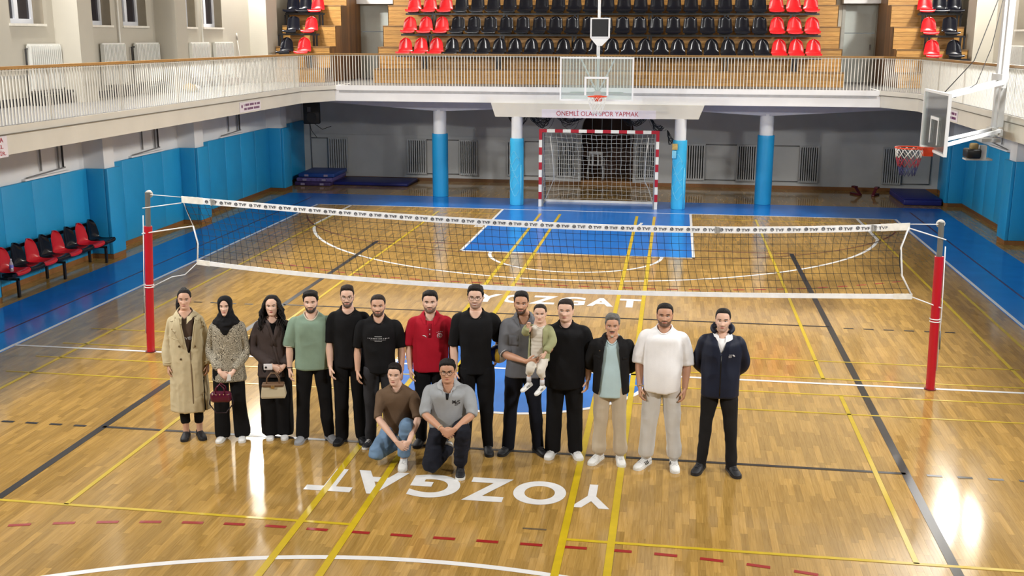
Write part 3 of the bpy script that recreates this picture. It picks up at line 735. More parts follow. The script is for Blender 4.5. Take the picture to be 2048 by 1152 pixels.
for s in (-1, 1):
    for i, (a, b) in enumerate(URAD):
        if s > 0 and i < 1: continue
        radiator((s * 10.03, (a + b) / 2, 3.42), s * PI / 2 * -1, b - a, 0.87, 16, M_RADW, 'white finned radiator, %s from the stands on the %s gallery' % (ORD[len(URAD) - 1 - i], 'bench-side' if s < 0 else 'swing-basket-side'), 'radiators under the gallery windows')
for i, (yy, zz) in enumerate(((5.02, 4.2), (9.1, 4.2))):
    o = MB().tube([(-10.06, yy, 3.16), (-10.06, yy, zz), (-10.06, yy + 0.12, zz)], 0.018, 8).build('heating_pipe', M_PIPED, smooth='auto'); tag(o, 'dark heating pipe beside the %s window radiator of the bench-side gallery' % ('nearest' if i == 0 else 'second nearest'), 'pipe')
for i, yy in enumerate((8.62, 12.9)):
    o = MB().tube([(-10.07, yy, 4.2), (-10.07, yy, 9.0)], 0.02, 8).build('heating_pipe', M_WMET, smooth='auto'); tag(o, 'pale riser pipe between bench-side gallery windows %s' % ('in the middle bay' if i == 0 else 'nearest the stands'), 'pipe')
o = MB().tube([(-9.98, 15.25, 3.16), (-10.08, 15.18, 4.35)], 0.012, 6).tube([(-10.08, 15.18, 4.35), (-10.09, 15.17, 4.52)], 0.02, 6).build('broom_handle', mat('broom_wood', (176, 172, 164), 0.6), smooth=True); tag(o, 'thin pale broom stick leaning on the bench-side gallery wall', 'broom')
t = thing('plastic_bag', 'crumpled yellow and white plastic bag on the bench-side gallery floor', 'bag', (-9.3, 10.3, 3.156))
def crumple(r, seed, sq=0.6, n=14):
    rg = np.random.default_rng(seed); mb = MB(); rings = []
    for i in range(9):
        th = PI * (i + 0.5) / 9; ring = []
        for k in range(n):
            a = 2 * PI * k / n; rr = r * (0.8 + 0.4 * rg.random()); ring.append((rr * math.sin(th) * math.cos(a), rr * math.sin(th) * math.sin(a), rr * sq * (1 - math.cos(th))))
        rings.append(ring)
    return mb.loft(rings)
crumple(0.16, 3).build('bag_body', mat('yellow_bag_film', (196, 160, 70), 0.35, var=0.3, scale=12), t)
b2 = crumple(0.12, 5).build('bag_white_part', mat('white_bag_film', (222, 222, 222), 0.35, var=0.2, scale=12), t); b2.location = (0.02, 0.24, 0)
for k, (y0, y1) in enumerate(((4.9, 6.1), (8.0, 8.6), (9.1, 10.2))):
    o = thing('low_bench', 'low black bench against the bench-side gallery wall, %s from the near end' % ORD[k], 'bench', (-9.9, (y0 + y1) / 2, 3.156))
    MB().box(-0.14, 0.14, -(y1 - y0) / 2, (y1 - y0) / 2, 0.20, 0.25).build('bench_top', M_BLACKM, o)
    for q in (-1, 1): MB().box(-0.12, 0.12, q * ((y1 - y0) / 2 - 0.08) - 0.02, q * ((y1 - y0) / 2 - 0.08) + 0.02, 0, 0.20).build('leg', M_BLACKM, o)
o = thing('equipment_crate', 'dark brown crate on the gallery floor under the last bench-side window', 'crate', (-9.85, 13.9, 3.156))
pad('crate_body', -0.14, 0.14, -0.5, 0.5, 0, 0.20, mat('dark_crate', (76, 62, 58), 0.6, var=0.3), o, 0.01)
for q in range(4): MB().box(0.14, 0.15, -0.42 + q * 0.24, -0.30 + q * 0.24, 0.03, 0.17).build('slat', mat('reddish_slat', (116, 74, 70), 0.6), o)
o = thing('metal_cabinet', 'low grey metal cabinet at the end of the bench-side gallery', 'cabinet', (-9.72, 15.82, 3.156))
pad('cabinet_body', -0.3, 0.3, -0.35, 0.35, 0, 0.62, mat('grey_cabinet', (140, 138, 132), 0.5), o, 0.01); MB().box(0.3, 0.31, -0.30, 0.30, 0.05, 0.57).build('cabinet_door', mat('grey_cabinet_door', (120, 118, 112), 0.5), o)

# ---- signs
def sign(name, label, loc, rot, w, h, lines, m_txt, m_bg, cat='sign', align=None, depth=0.012):
    t = thing(name, label, cat, loc); t.rotation_euler = rot
    MB().box(-w / 2, w / 2, -h / 2, h / 2, -depth / 2, depth / 2).build('panel', m_bg, t)
    for txt, xc, yc, tw, th in lines:
        ext = []
        for i in range(len(txt)):                                   # right edge of every character within the line
            if txt[i] == ' ': ext.append(None); continue
            p = text_mesh(txt[:i + 1], 1.0, 0, 0.0); xs = [v.co.x for v in p.vertices]; w_all = max(xs) - min(xs)
            q = text_mesh(txt[i], 1.0, 0.002, 0.0); xq = [v.co.x for v in q.vertices]; ext.append((w_all - (max(xq) - min(xq)) / 2, q)); bpy.data.meshes.remove(p)
        total = w_all; p = text_mesh(txt, 1.0, 0, 0.0); zs = [v.co.y for v in p.vertices]; hgt = max(zs) - min(zs); bpy.data.meshes.remove(p)
        for e in ext:
            if e is None: continue
            me = e[1]; n = len(me.vertices); a = np.empty(n * 3); me.vertices.foreach_get('co', a); a = a.reshape(-1, 3)
            a[:, 0] -= (a[:, 0].min() + a[:, 0].max()) / 2; a[:, 0] *= tw / total; a[:, 1] *= th / hgt; me.vertices.foreach_set('co', a.ravel()); me.update(); me.materials.append(m_txt)
            link('letter', me, t, (xc - tw / 2 + e[0] * tw / total, yc, depth / 2 + 0.002))
    return t
M_SIGNBG = mat('lilac_white_banner', (224, 218, 226), 0.6, var=0.04)
M_SIGNRED = mat('crimson_lettering', (168, 24, 52), 0.5, var=0.05)
M_SIGNPUR = mat('purple_lettering', (104, 44, 96), 0.5, var=0.05)
sign('slogan_sign', 'white banner with crimson slogan lettering on the beam above the goal', (-0.03, 14.712, 2.475), (PI / 2, 0, 0), 3.0, 0.22, [('ÖNEMLİ OLAN SPOR YAPMAK', -0.03, 0, 2.16, 0.16)], M_SIGNRED, M_SIGNBG)
sign('slogan_sign', 'white sign with red and dark lettering at the near end of the bench-side fascia', (-7.722, 0.02, 2.86), (PI / 2, 0, PI / 2), 1.16, 0.31, [('TA', 0.40, 0.095, 0.16, 0.07), ('İL', 0.41, 0.0, 0.12, 0.075), ('RDİR.', 0.37, -0.10, 0.30, 0.075)], M_SIGNRED, M_SIGNBG)
for s, y, nm in ((-1, 10.0, 'bench-side'), (1, 10.0, 'swing-basket-side')):
    t = sign('notice_sign', 'small white notice with two lines of dark lettering on the %s fascia' % nm, (s * 7.722, y, 2.87), (PI / 2, 0, -s * PI / 2), 1.25 if s < 0 else 0.9, 0.22, [], M_SIGNPUR, M_SIGNBG)
    rg = random.Random(4)
    for row, zz in ((0, 0.045), (1, -0.045)):
        x = -0.38
        while x < 0.5 * (1.25 if s < 0 else 0.9) - 0.08:
            w = rg.uniform(0.02, 0.035); MB().box(x, x + w, zz - 0.025, zz + 0.025, 0.006, 0.009).build('print_mark', M_SIGNPUR, t); x += w + (0.05 if rg.random() < 0.12 else 0.012)
    MB().lathe([(0.04, 0.006), (0.04, 0.009)], 12, -0.50 if s < 0 else -0.36, 0.02).build('print_mark', M_SIGNPUR, t)

# ---- handball goal
M_GRED = mat('goal_red_paint', (168, 22, 42), 0.35, var=0.06); M_GWHT = mat('goal_white_paint', (224, 222, 216), 0.35, var=0.05); M_GSTEEL = mat('goal_grey_steel', (150, 152, 152), 0.4, 0.3, var=0.08)
goal = thing('handball_goal', 'red and white striped handball goal with a white net between the wrapped pillars', 'goal', (0, 14.6, 0))
GW, GH = 1.54, 2.03
for i in range(15):
    x0 = -GW - 0.04 + (2 * GW + 0.08) * i / 15; x1 = -GW - 0.04 + (2 * GW + 0.08) * (i + 1) / 15
    MB().box(x0, x1, -0.04, 0.04, GH - 0.04, GH + 0.04).build('crossbar_band', M_GRED if i % 2 == 0 else M_GWHT, goal)
for s in (-1, 1):
    for i in range(10):
        z1 = GH - 0.04 - i * 0.1985; z0 = z1 - 0.1985
        MB().box(s * GW - 0.04, s * GW + 0.04, -0.04, 0.04, z0, z1).build('post_band', M_GRED if i % 2 == 0 and i < 10 else M_GWHT, goal)
    MB().tube([(s * GW, 0.04, 1.98), (s * GW * 0.985, 0.5, 1.9), (s * GW * 0.98, 0.95, 0.06)], 0.016, 8).build('side_stay', M_GSTEEL, goal, smooth=True)
    MB().box(s * GW - 0.03, s * GW + 0.03, 0.04, 1.0, 0.0, 0.05).build('base_bar', M_GSTEEL, goal)
    MB().box(s * (GW - 0.06) - 0.02, s * (GW - 0.06) + 0.02, 0.03, 0.07, 0.0, 1.98).build('net_bar', M_GSTEEL, goal)
MB().box(-GW, GW, 0.95, 1.01, 0.0, 0.06).build('base_bar', M_GWHT, goal)
def goal_net():
    mb = MB(); nx, nz = 23, 15
    def P_(i, j):
        u = i / nx; v = j / nz
        x = -GW + 2 * GW * u; z = 1.98 - 1.86 * v
        sag = math.sin(PI * u) ** 0.6
        y = 0.06 + 0.85 * v ** 0.8 * (0.55 + 0.45 * sag) + 0.10 * math.sin(PI * v) * sag
        x *= 1 - 0.05 * math.sin(PI * v)
        return (x + 0.010 * math.sin(j * 1.7 + i), y, z - 0.05 * sag * math.sin(PI * u) * (1 - v) + 0.008 * math.sin(i * 2.1 + j))
    for i in range(nx + 1): mb.tube([P_(i, j) for j in range(nz + 1)], 0.0042, 3, cap=False)
    for j in range(nz + 1): mb.tube([P_(i, j) for i in range(nx + 1)], 0.0042, 3, cap=False)
    for s in (0, nx):
        for j in range(0, nz + 1):
            p = P_(s, j); mb.tube([(-GW if s == 0 else GW, 0.05, p[2]), p], 0.004, 3, cap=False)
        for q in (0.33, 0.66):
            mb.tube([((-GW if s == 0 else GW), 0.05 + (P_(s, j)[1] - 0.05) * q, P_(s, j)[2]) for j in range(nz + 1)], 0.004, 3, cap=False)
    return mb
o = goal_net().build('netting', mat('white_net_cord', (214, 212, 202), 0.7, var=0.05), goal, smooth=True); o['kind'] = 'stuff'
for s in (-1, 1):
    MB().tube([(s * 1.30, 0.10, 1.88), (s * 1.24, 0.25, 1.3), (s * 1.22, 0.42, 0.7), (s * 1.33, 0.6, 0.45), (s * 1.46, 0.4, 0.1)], 0.012, 5).build('net_rope', mat('net_border_rope', (206, 204, 196), 0.7), goal, smooth=True)

# ---- basketball hoops
M_RIM = mat('orange_rim_paint', (214, 66, 28), 0.35, var=0.05); M_BFRAME = mat('white_board_frame', (226, 229, 232), 0.35, var=0.03); M_GLS = glass_mat('board_glass')
M_CORDW = mat('white_hoop_cord', (228, 228, 226), 0.7, var=0.04); M_CORDR = mat('red_hoop_cord', (150, 40, 60), 0.7); M_CORDB = mat('blue_hoop_cord', (40, 44, 92), 0.7)
def hoop_net(parent, loc, L_, taper, mats_):
    """looped cords hanging below the rim in up to three coloured tiers"""
    n = 12; tiers = len(mats_); rows = 6
    for ti, m in enumerate(mats_):
        mb = MB()
        for k in range(n):
            for sg in (-1, 1):
                pts = []
                j0, j1 = rows * ti // tiers, rows * (ti + 1) // tiers
                for j in range(j0, j1 + 1):
                    v = j / rows; r = 0.222 * (1 - v) + taper * v + 0.01 * math.sin(5 * v)
                    a = 2 * PI * (k + sg * 0.5 * (j % 2) + 0.0) / n
                    pts.append((r * math.cos(a), r * math.sin(a), -0.01 - L_ * v))
                mb.tube(pts, 0.006, 4)
        o = mb.build('net_cords', m, parent, smooth=True, loc=loc); o['kind'] = 'stuff'
def rim(parent, loc, ang):
    """ring plus bracket; ang = direction from ring to board"""
    o = MB().tube([(0.228 * math.cos(2 * PI * k / 28), 0.228 * math.sin(2 * PI * k / 28), 0) for k in range(28)], 0.011, 8, closed=True).build('rim', M_RIM, parent, smooth=True, loc=loc)
    c, s = math.cos(ang), math.sin(ang)
    b = MB().box(0.22, 0.37, -0.09, 0.09, -0.13, 0.012).box(0.15, 0.24, -0.12, -0.09, -0.03, 0.0).box(0.15, 0.24, 0.09, 0.12, -0.03, 0.0)
    bo = b.build('rim_bracket', M_RIM, parent, loc=loc); bo.rotation_euler = (0, 0, ang)
def board(parent, w, h, z0):
    """in local XZ plane facing -y, base of board at z0, y = 0"""
    MB().box(-w / 2 + 0.03, w / 2 - 0.03, -0.006, 0.006, z0 + 0.03, z0 + h - 0.03).build('glass_panel', M_GLS, parent)
    f = MB(); e = 0.04
    f.box(-w / 2, w / 2, -0.025, 0.025, z0, z0 + e); f.box(-w / 2, w / 2, -0.025, 0.025, z0 + h - e, z0 + h); f.box(-w / 2, -w / 2 + e, -0.025, 0.025, z0 + e, z0 + h - e); f.box(w / 2 - e, w / 2, -0.025, 0.025, z0 + e, z0 + h - e)
    f.build('board_frame', M_BFRAME, parent)
    q = MB(); zz = z0 + 0.13; sw, sh, e = 0.295, 0.45, 0.05
    q.box(-sw, sw, -0.012, -0.006, zz + sh - e, zz + sh); q.box(-sw, -sw + e, -0.012, -0.006, zz, zz + sh - e); q.box(sw - e, sw, -0.012, -0.006, zz, zz + sh - e)
    q.build('target_square', M_BFRAME, parent)
hp = thing('basketball_hoop', 'glass basketball backboard with orange rim hung in front of the end gallery', 'basketball hoop', (0.04, 12.80, 0))
board(hp, 1.80, 1.05, 2.925); rim(hp, (0.05, -0.375, 3.05), PI / 2); hoop_net(hp, (0.05, -0.375, 3.05), 0.42, 0.12, [M_CORDW])
MB().tube([(0.02, 0.16, 3.05), (0.02, 0.16, 9.58)], 0.035, 10).build('hanging_pole', M_BFRAME, hp, smooth='auto')
for s in (-1, 1): MB().tube([(0.02 + s * 0.02, 0.12, 3.12), (0.02 + s * 0.42, 0.05, 3.95)], 0.02, 8).build('brace', M_BFRAME, hp, smooth='auto')
MB().box(-0.65, 0.65, 0.02, 0.06, 3.10, 3.14).build('cross_arm', M_BFRAME, hp)
MB().box(-0.06, 0.10, 0.0, 0.18, 3.0, 3.16).build('mount_plate', M_BFRAME, hp)
sc_ = thing('shot_clock', 'dark square shot clock in a white frame above the end backboard', 'shot clock', (0.10, 12.82, 4.43))
MB().box(-0.20, 0.20, -0.03, 0.05, 0.03, 0.44).build('screen', mat('dark_display', (26, 29, 32), 0.4, var=0.2, scale=40), sc_)
f = MB(); f.box(-0.235, -0.20, -0.045, 0.06, 0, 0.47); f.box(0.20, 0.235, -0.045, 0.06, 0, 0.47); f.box(-0.20, 0.20, -0.045, 0.06, 0, 0.03); f.box(-0.20, 0.20, -0.045, 0.06, 0.44, 0.47); f.build('case_frame', M_BFRAME, sc_)
MB().prism([(-0.235, 0), (0.235, 0), (0.05, -0.19), (-0.07, -0.19)], 'y', -0.02, 0.02).build('gusset', M_BFRAME, sc_)
MB().tube([(-0.06, 0.08, -0.42), (-0.06, 0.08, 0.05)], 0.022, 8).build('stem', M_BFRAME, sc_, smooth=True)
# swing-arm hoop on the gallery
hs = thing('basketball_hoop', 'glass backboard on a white swing arm with red white and blue net by the gallery', 'basketball hoop', (6.25, 4.92, 0), -PI / 2)
board(hs, 1.78, 1.0, 2.60); rim(hs, (0, -0.375, 2.66), PI / 2); hoop_net(hs, (0, -0.375, 2.66), 0.46, 0.13, [M_CORDW, M_CORDR, M_CORDB])
for s in (-1, 1):
    MB().quadbox((s * 0.32, 0.05, 2.72), (s * 0.22 - 1.0, 1.25, 2.90), 0.06, 0.05).build('lower_arm', M_BFRAME, hs)
    MB().quadbox((s * 0.16, 0.05, 3.50), (s * 0.14 - 1.0, 1.25, 3.72), 0.05, 0.07).build('upper_arm', M_BFRAME, hs)
MB().quadbox((-0.36, 0.62, 3.60), (-0.64, 0.64, 3.60), 0.05, 0.05).build('arm_tie', M_BFRAME, hs)
for s in (-1, 1): MB().box(s * 0.62 - 0.02, s * 0.62 + 0.02, 0.03, 0.06, 2.64, 3.56).build('board_stiffener', M_BFRAME, hs)
M_MAST = mat('pale_grey_mast', (198, 200, 200), 0.4, var=0.05)
MB().box(-1.10, -1.0, 1.26, 1.36, 2.95, 9.58).build('mast', M_MAST, hs)
MB().box(-1.46, -1.34, 1.28, 1.38, 2.75, 9.58).build('mast', M_MAST, hs)
MB().box(-1.5, -0.85, 1.22, 1.30, 3.62, 3.85).build('top_plate', M_MAST, hs); MB().box(-1.5, -0.75, 1.22, 1.30, 2.82, 2.92).build('bottom_plate', M_MAST, hs)
MB().box(-1.6, -1.25, 1.1, 1.42, 2.66, 2.72).build('foot_plate', M_MAST, hs)
M_CABLE = mat('black_cable', (30, 30, 32), 0.5)
MB().tube([(0.35, 0.03, 3.6), (0.1, 0.5, 4.1), (-0.5, 1.0, 5.3), (-0.9, 1.2, 6.8)], 0.008, 5).build('lifting_cable', M_CABLE, hs, smooth=True)
MB().tube([(-0.1, 0.06, 3.52), (-0.3, 0.35, 3.48), (-0.6, 0.75, 3.7), (-0.85, 1.0, 4.3), (-1.0, 1.22, 5.6)], 0.007, 5).build('lifting_cable', M_CABLE, hs, smooth=True)
wi = thing('winch_motor', 'black and tan winch motor on a small bracket below the swing arm', 'winch', (7.25, 6.25, 2.30))
pad('motor_body', -0.15, 0.1, -0.16, 0.16, 0.08, 0.24, M_BLACKM, wi, 0.03); pad('tan_drum', -0.08, 0.06, -0.10, 0.04, 0.22, 0.34, mat('tan_winch_part', (150, 128, 84), 0.6, var=0.2), wi, 0.03)
MB().box(-0.15, 0.3, -0.12, 0.12, 0.04, 0.07).build('bracket', M_MAST, wi); MB().box(0.10, 0.2, -0.08, 0.08, 0.07, 0.30).build('gear_case', M_BFRAME, wi)

# ---- volleyball posts and net
M_PRED = mat('red_post_padding', (178, 18, 34), 0.35, var=0.05); M_PGRY = mat('grey_post_steel', (112, 112, 108), 0.4, 0.3, var=0.08); M_ROPE = mat('white_rope', (222, 224, 226), 0.6)
POSTS = {-1: ((-5.40, 0, 0), (-5.275, 0, 2.32), 1.84), 1: ((5.38, -0.02, 0), (5.335, 0, 2.20), 1.76)}
for s in (-1, 1):
    a, b, zr = POSTS[s]; a = Vector(a); b = Vector(b)
    p = thing('volleyball_post', 'red padded volleyball post with grey steel head %s' % ('nearer the bench' if s < 0 else 'nearer the swing basket'), 'volleyball post', tuple(a))
    d = b - a; mid = d * (zr / d.z)
    MB().tube([d * 0.0, mid], 0.056, 16).build('red_sleeve', M_PRED, p, smooth='auto'); MB().tube([mid, d], 0.036, 14).build('steel_tube', M_PGRY, p, smooth='auto')
    MB().lathe([(0.075, 0), (0.075, 0.012)], 20).build('floor_collar', mat('dark_red_collar', (96, 20, 24), 0.5), p, smooth='auto')
    MB().prism([(0.055 * math.cos(2 * PI * k / 18), 0.055 * math.sin(2 * PI * k / 18)) for k in range(18)], 'y', 0.038, 0.052).build('pulley_disc', M_GWHT, p, loc=tuple(d + Vector((0, 0, -0.03))))
    MB().tube([d * 0.86 + Vector((s * 0.06, -0.02, 0)), d * 0.5 + Vector((s * 0.07, -0.02, 0)), d * 0.12 + Vector((s * 0.06, -0.02, 0))], 0.008, 5).build('hanging_cord', M_ROPE, p, smooth=True)
    MB().tube([d * 0.36 + Vector((s * 0.07, -0.02, 0)), d * 0.25 + Vector((s * 0.075, -0.02, 0))], 0.012, 5).build('tension_hook', M_PGRY, p, smooth=True)
    for q in (0.43, 0.415): MB().tube([d * q + Vector((0.062 * math.cos(2 * PI * k / 14), 0.062 * math.sin(2 * PI * k / 14), 0)) for k in range(14)], 0.007, 5, closed=True).build('rope_wrap', M_ROPE, p, smooth=True)
TOPX = np.array([-4.765, -3.35, -1.66, -0.13, 1.7, 2.98, 4.23, 4.945]); TOPZ = np.array([2.27, 2.185, 2.10, 2.075, 2.035, 2.065, 2.115, 2.17])
BOTX = np.array([-4.60, -2.70, -0.77, 0.15, 2.38, 3.84, 5.05]); BOTZ = np.array([1.35, 1.205, 1.15, 1.135, 1.145, 1.19, 1.225])
def smooth_interp(x, xs, ys, k=5):
    c = np.polyfit(xs, ys, k - 2); return np.polyval(c, x)
def net_pt(u, v):
    xt = TOPX[0] + (TOPX[-1] - TOPX[0]) * u; xb = BOTX[0] + (BOTX[-1] - BOTX[0]) * u
    zt = smooth_interp(xt, TOPX, TOPZ) - 0.04; zb = smooth_interp(xb, BOTX, BOTZ)
    side = math.sin(PI * v)
    x = xt + (xb - xt) * v ** 2 + side * (0.10 * max(0, 1 - u * 6) * (1 if u < 0.5 else 0) - 0.12 * max(0, 1 - (1 - u) * 9)) + 0.02 * side * math.sin(u * 40)
    return Vector((x, 0.10 * math.sin(PI * v) * math.sin(u * 3) + 0.02 * math.sin(u * 23 + v * 3) * side, zt + (zb - zt) * v))
net = thing('volleyball_net', 'black volleyball net with white printed tape strung between the red posts', 'volleyball net', (0, 0, 0))
mb = MB(); NX, NZ = 98, 9
for i in range(NX + 1): mb.tube([net_pt(i / NX, j / 12) for j in range(13)], 0.0032 if 0 < i < NX else 0.008, 3, cap=False)
for j in range(1, NZ): mb.tube([net_pt(i / NX, j / NZ) for i in range(NX + 1)], 0.0032, 3, cap=False)
o = mb.build('netting', mat('black_net_cord', (26, 26, 26), 0.8), net, smooth=True); o['kind'] = 'stuff'
def tape(xs0, xs1, zf, h, name, m, n=60):
    rings = []
    for i in range(n + 1):
        x = xs0 + (xs1 - xs0) * i / n; z = zf(x); w = 0.006 + 0.002 * math.sin(i * 1.3)
        rings.append([(x, -w, z - h / 2), (x, w, z - h / 2), (x, w, z + h / 2), (x, -w, z + h / 2)])
    return MB().loft(rings).build(name, m, net, smooth='auto')
M_TAPE = mat('white_tape_canvas', (226, 228, 230), 0.6, var=0.08, scale=9, bump=0.3, bscale=30)
zt_f = lambda x: float(smooth_interp(x, TOPX, TOPZ)) - 0.035
zb_f = lambda x: float(smooth_interp(x, BOTX, BOTZ))
tp = tape(TOPX[0], TOPX[-1], zt_f, 0.086, 'top_tape', M_TAPE); tape(BOTX[0], BOTX[-1], zb_f, 0.062, 'bottom_tape', M_TAPE)
M_SLEEVE = mat('creamy_tape_sleeve', (220, 218, 210), 0.6, var=0.15, scale=14)
def sleeve(x0, x1, zf, h):
    rings = []
    for i in range(9):
        x = x0 + (x1 - x0) * i / 8; z = zf(x); w = 0.010 + 0.002 * math.sin(i * 2.1)
        rings.append([(x, -w, z - h / 2), (x, w, z - h / 2), (x, w, z + h / 2 - 0.002 * (i % 2)), (x, -w, z + h / 2)])
    return MB().loft(rings).build('tape_sleeve', M_SLEEVE, net, smooth='auto')
sleeve(TOPX[0] - 0.01, TOPX[0] + 0.30, zt_f, 0.092); sleeve(TOPX[-1] - 0.34, TOPX[-1] + 0.01, zt_f, 0.092)
tvf = text_mesh('TVF', 1.0, 0.0015, 0.012, 'lettering', 1.05); mesh_scale(tvf, 0.106, 0.037); tvf.materials.append(mat('slate_print', (58, 61, 72), 0.6))
ringm = MB().tube([(0.019 * math.cos(2 * PI * k / 14), 0.019 * math.sin(2 * PI * k / 14), 0) for k in range(14)], 0.004, 4, closed=True).tube([(-0.010, 0.005, 0), (0.0, -0.006, 0), (0.011, 0.012, 0)], 0.004, 4).mesh('emblem', MATS['slate_print'])
k = 0; x = TOPX[0] + 0.42
while x < TOPX[-1] - 0.3:
    dz = (zt_f(x + 0.05) - zt_f(x - 0.05)) / 0.1
    link('lettering', tvf, tp, (x + 0.03, -0.0105, zt_f(x)), (PI / 2, -math.atan(dz), 0)); link('emblem', ringm, tp, (x - 0.065, -0.0105, zt_f(x) + 0.002), (PI / 2, 0, 0))
    x += 0.213
for s in (-1, 1):
    a, b, zr = POSTS[s]; b = Vector(b); a = Vector(a); X = TOPX[0] if s < 0 else TOPX[-1]; XB = BOTX[0] if s < 0 else BOTX[-1]
    P2 = lambda z: a + (b - a) * (z / b.z)
    zt0 = zt_f(X)
    net_r = [([P2(b.z - 0.03), Vector((X, 0, zt0 + 0.03))], 0.005)]
    if s < 0:
        net_r += [([P2(2.10) + Vector((-0.06, -0.04, 0)), Vector((X - 0.02, 0, zt0 - 0.05))], 0.007), ([P2(1.74) + Vector((-0.07, -0.05, 0)), net_pt(0, 0.42)], 0.009),
                  ([P2(0.95) + Vector((0.05, -0.05, 0.02)), Vector((-5.0, 0, 1.12)), Vector((-4.8, 0, 1.16)), Vector((XB, 0, 1.34))], 0.006), ([net_pt(0, 0.42), net_pt(0.002, 0.7), Vector((XB, 0, 1.36))], 0.012), ([net_pt(0, 0.0), net_pt(0.0, 0.42)], 0.008)]
    else:
        net_r += [([P2(1.98) + Vector((0.06, -0.04, 0)), Vector((X, 0, zt0 - 0.02))], 0.008), ([P2(1.10) + Vector((0.06, -0.05, 0)), Vector((XB, 0, 1.22))], 0.008), ([net_pt(1, 0.0), net_pt(1, 0.3), net_pt(1, 0.7), Vector((XB, 0, 1.24))], 0.012)]
    for pts, r in net_r: MB().tube(pts, r, 6).build('tension_rope', M_ROPE, net, smooth=True)
sleeve(BOTX[0] - 0.01, BOTX[0] + 0.18, zb_f, 0.072); sleeve(BOTX[-1] - 0.22, BOTX[-1] + 0.01, zb_f, 0.07)
for u_, w_ in ((0.045, 0.05), (0.755, 0.06), (0.955, 0.04)):
    xx = TOPX[0] + (TOPX[-1] - TOPX[0]) * u_
    for q in range(4): MB().box(xx - w_ / 2 + q * 0.018, xx - w_ / 2 + q * 0.018 + 0.012, -0.013 - 0.003 * (q % 2), 0.013, zt_f(xx) - 0.05 + 0.006 * q, zt_f(xx) + 0.045 - 0.004 * q).build('tape_knot', mat('grey_knot_tape', (150, 150, 148), 0.7, var=0.3, scale=40), net)

# ---- mats, loudspeaker, chair, cables, red blocks under the end gallery
M_MATB = mat('navy_gym_mat', (30, 36, 110), 0.45, var=0.1, scale=3); M_MATT = mat('blue_gym_mat_top', (28, 66, 140), 0.45, var=0.12, scale=3)
M_MATP = mat('striped_mat_side', (96, 84, 140), 0.6, var=0.5, scale=25)
for k, (zz, m) in enumerate(((0.0, mat('plum_mat', (60, 44, 92), 0.5, var=0.3, scale=20)), (0.125, M_MATP), (0.255, M_MATT))):
    o = thing('gym_mat', ['dark plum gym mat at the bottom of the stack in the loudspeaker corner', 'striped gym mat in the middle of the stack in the loudspeaker corner', 'blue gym mat on top of the stack in the loudspeaker corner'][k], 'mat', (-8.88 + 0.04 * k, 18.28 + 0.03 * k, zz), 0.02 * k, 'mats stacked in the loudspeaker corner')
    pad('mat_body', -0.56, 0.56, -0.78, 0.78, 0.002, 0.12, m, o, 0.025)
    for q in (-1, 1): MB().box(q * 0.3 - 0.06, q * 0.3 + 0.06, -0.80, -0.775, 0.03, 0.09).build('carry_strap', mat('pale_strap', (150, 140, 170), 0.6), o)
o = thing('gym_mat', 'long navy gym mat lying flat below the second radiator', 'mat', (-7.15, 18.5, 0)); pad('mat_body', -1.17, 1.17, -0.68, 0.68, 0.002, 0.10, M_MATB, o, 0.03)
o = thing('gym_mat', 'thick navy gym mat lying in the corner below the swing-basket wall', 'mat', (8.72, 17.55, 0)); pad('mat_body', -0.50, 0.50, -1.05, 1.05, 0.002, 0.16, M_MATB, o, 0.03)
pad('mat_lid', -0.49, 0.49, -1.04, 1.04, 0.161, 0.19, M_MATB, o, 0.012)
M_SPK = mat('black_speaker_cabinet', (20, 20, 21), 0.5, var=0.1)
o = thing('loudspeaker', 'black loudspeaker hung below the gallery in the corner over the mats', 'loudspeaker', (-8.74, 17.3, 1.90), 0.25)
pad('cabinet', -0.24, 0.24, -0.16, 0.18, 0.0, 0.62, M_SPK, o, 0.03)
MB().prism([(0.15 * math.cos(2 * PI * k / 20) - 0.0, 0.20 + 0.15 * math.sin(2 * PI * k / 20)) for k in range(20)], 'y', -0.168, -0.158).build('woofer', mat('speaker_cone', (34, 34, 35), 0.7), o)
MB().box(-0.12, -0.02, -0.172, -0.16, 0.36, 0.50).build('horn', mat('grey_horn', (90, 90, 92), 0.5), o)
MB().tube([(0, 0.05, 0.6), (0, 0.05, 0.82)], 0.02, 6).build('hanger', M_BLACKM, o)
MB().tube([(-0.1, 0.1, 0), (-0.05, 0.4, -0.25), (0.05, 1.0, -0.5)], 0.01, 5).build('cable', M_CABLE, o, smooth=True); MB().tube([(0.05, 0.1, 0), (0.25, 0.6, -0.22), (0.5, 0.9, -0.15)], 0.01, 5).build('cable', M_CABLE, o, smooth=True)
# white monobloc chair in the niche
M_PCH = mat('white_garden_plastic', (206, 206, 204), 0.4, var=0.05)
ch = thing('plastic_chair', 'white plastic armchair standing in the arched niche behind the goal', 'chair', (-0.44, 19.95, 0.121), PI)
pad('seat', -0.24, 0.24, -0.22, 0.22, 0.41, 0.44, M_PCH, ch, 0.015)
mb = MB()
rings = []
for j in range(7):
    z = 0.43 + 0.39 * j / 6; w = 0.23 * (1 - 0.12 * (j / 6) ** 2) if j < 6 else 0.15
    rings.append([(-w + 2 * w * i / 8, 0.20 + 0.06 * j / 6 - 0.03 * (1 - (i / 4 - 1) ** 2) * -1, z + (0.03 * (1 - (i / 4 - 1) ** 2) if j == 6 else 0)) for i in range(9)])
for i in range(2):
    pass
for c0, c1 in ((0, 1), (2, 3), (5, 6), (7, 8)):
    mb.loft([[Vector(r[c0]), Vector(r[c1]), Vector(r[c1]) + Vector((0, 0.012, 0)), Vector(r[c0]) + Vector((0, 0.012, 0))] for r in rings])
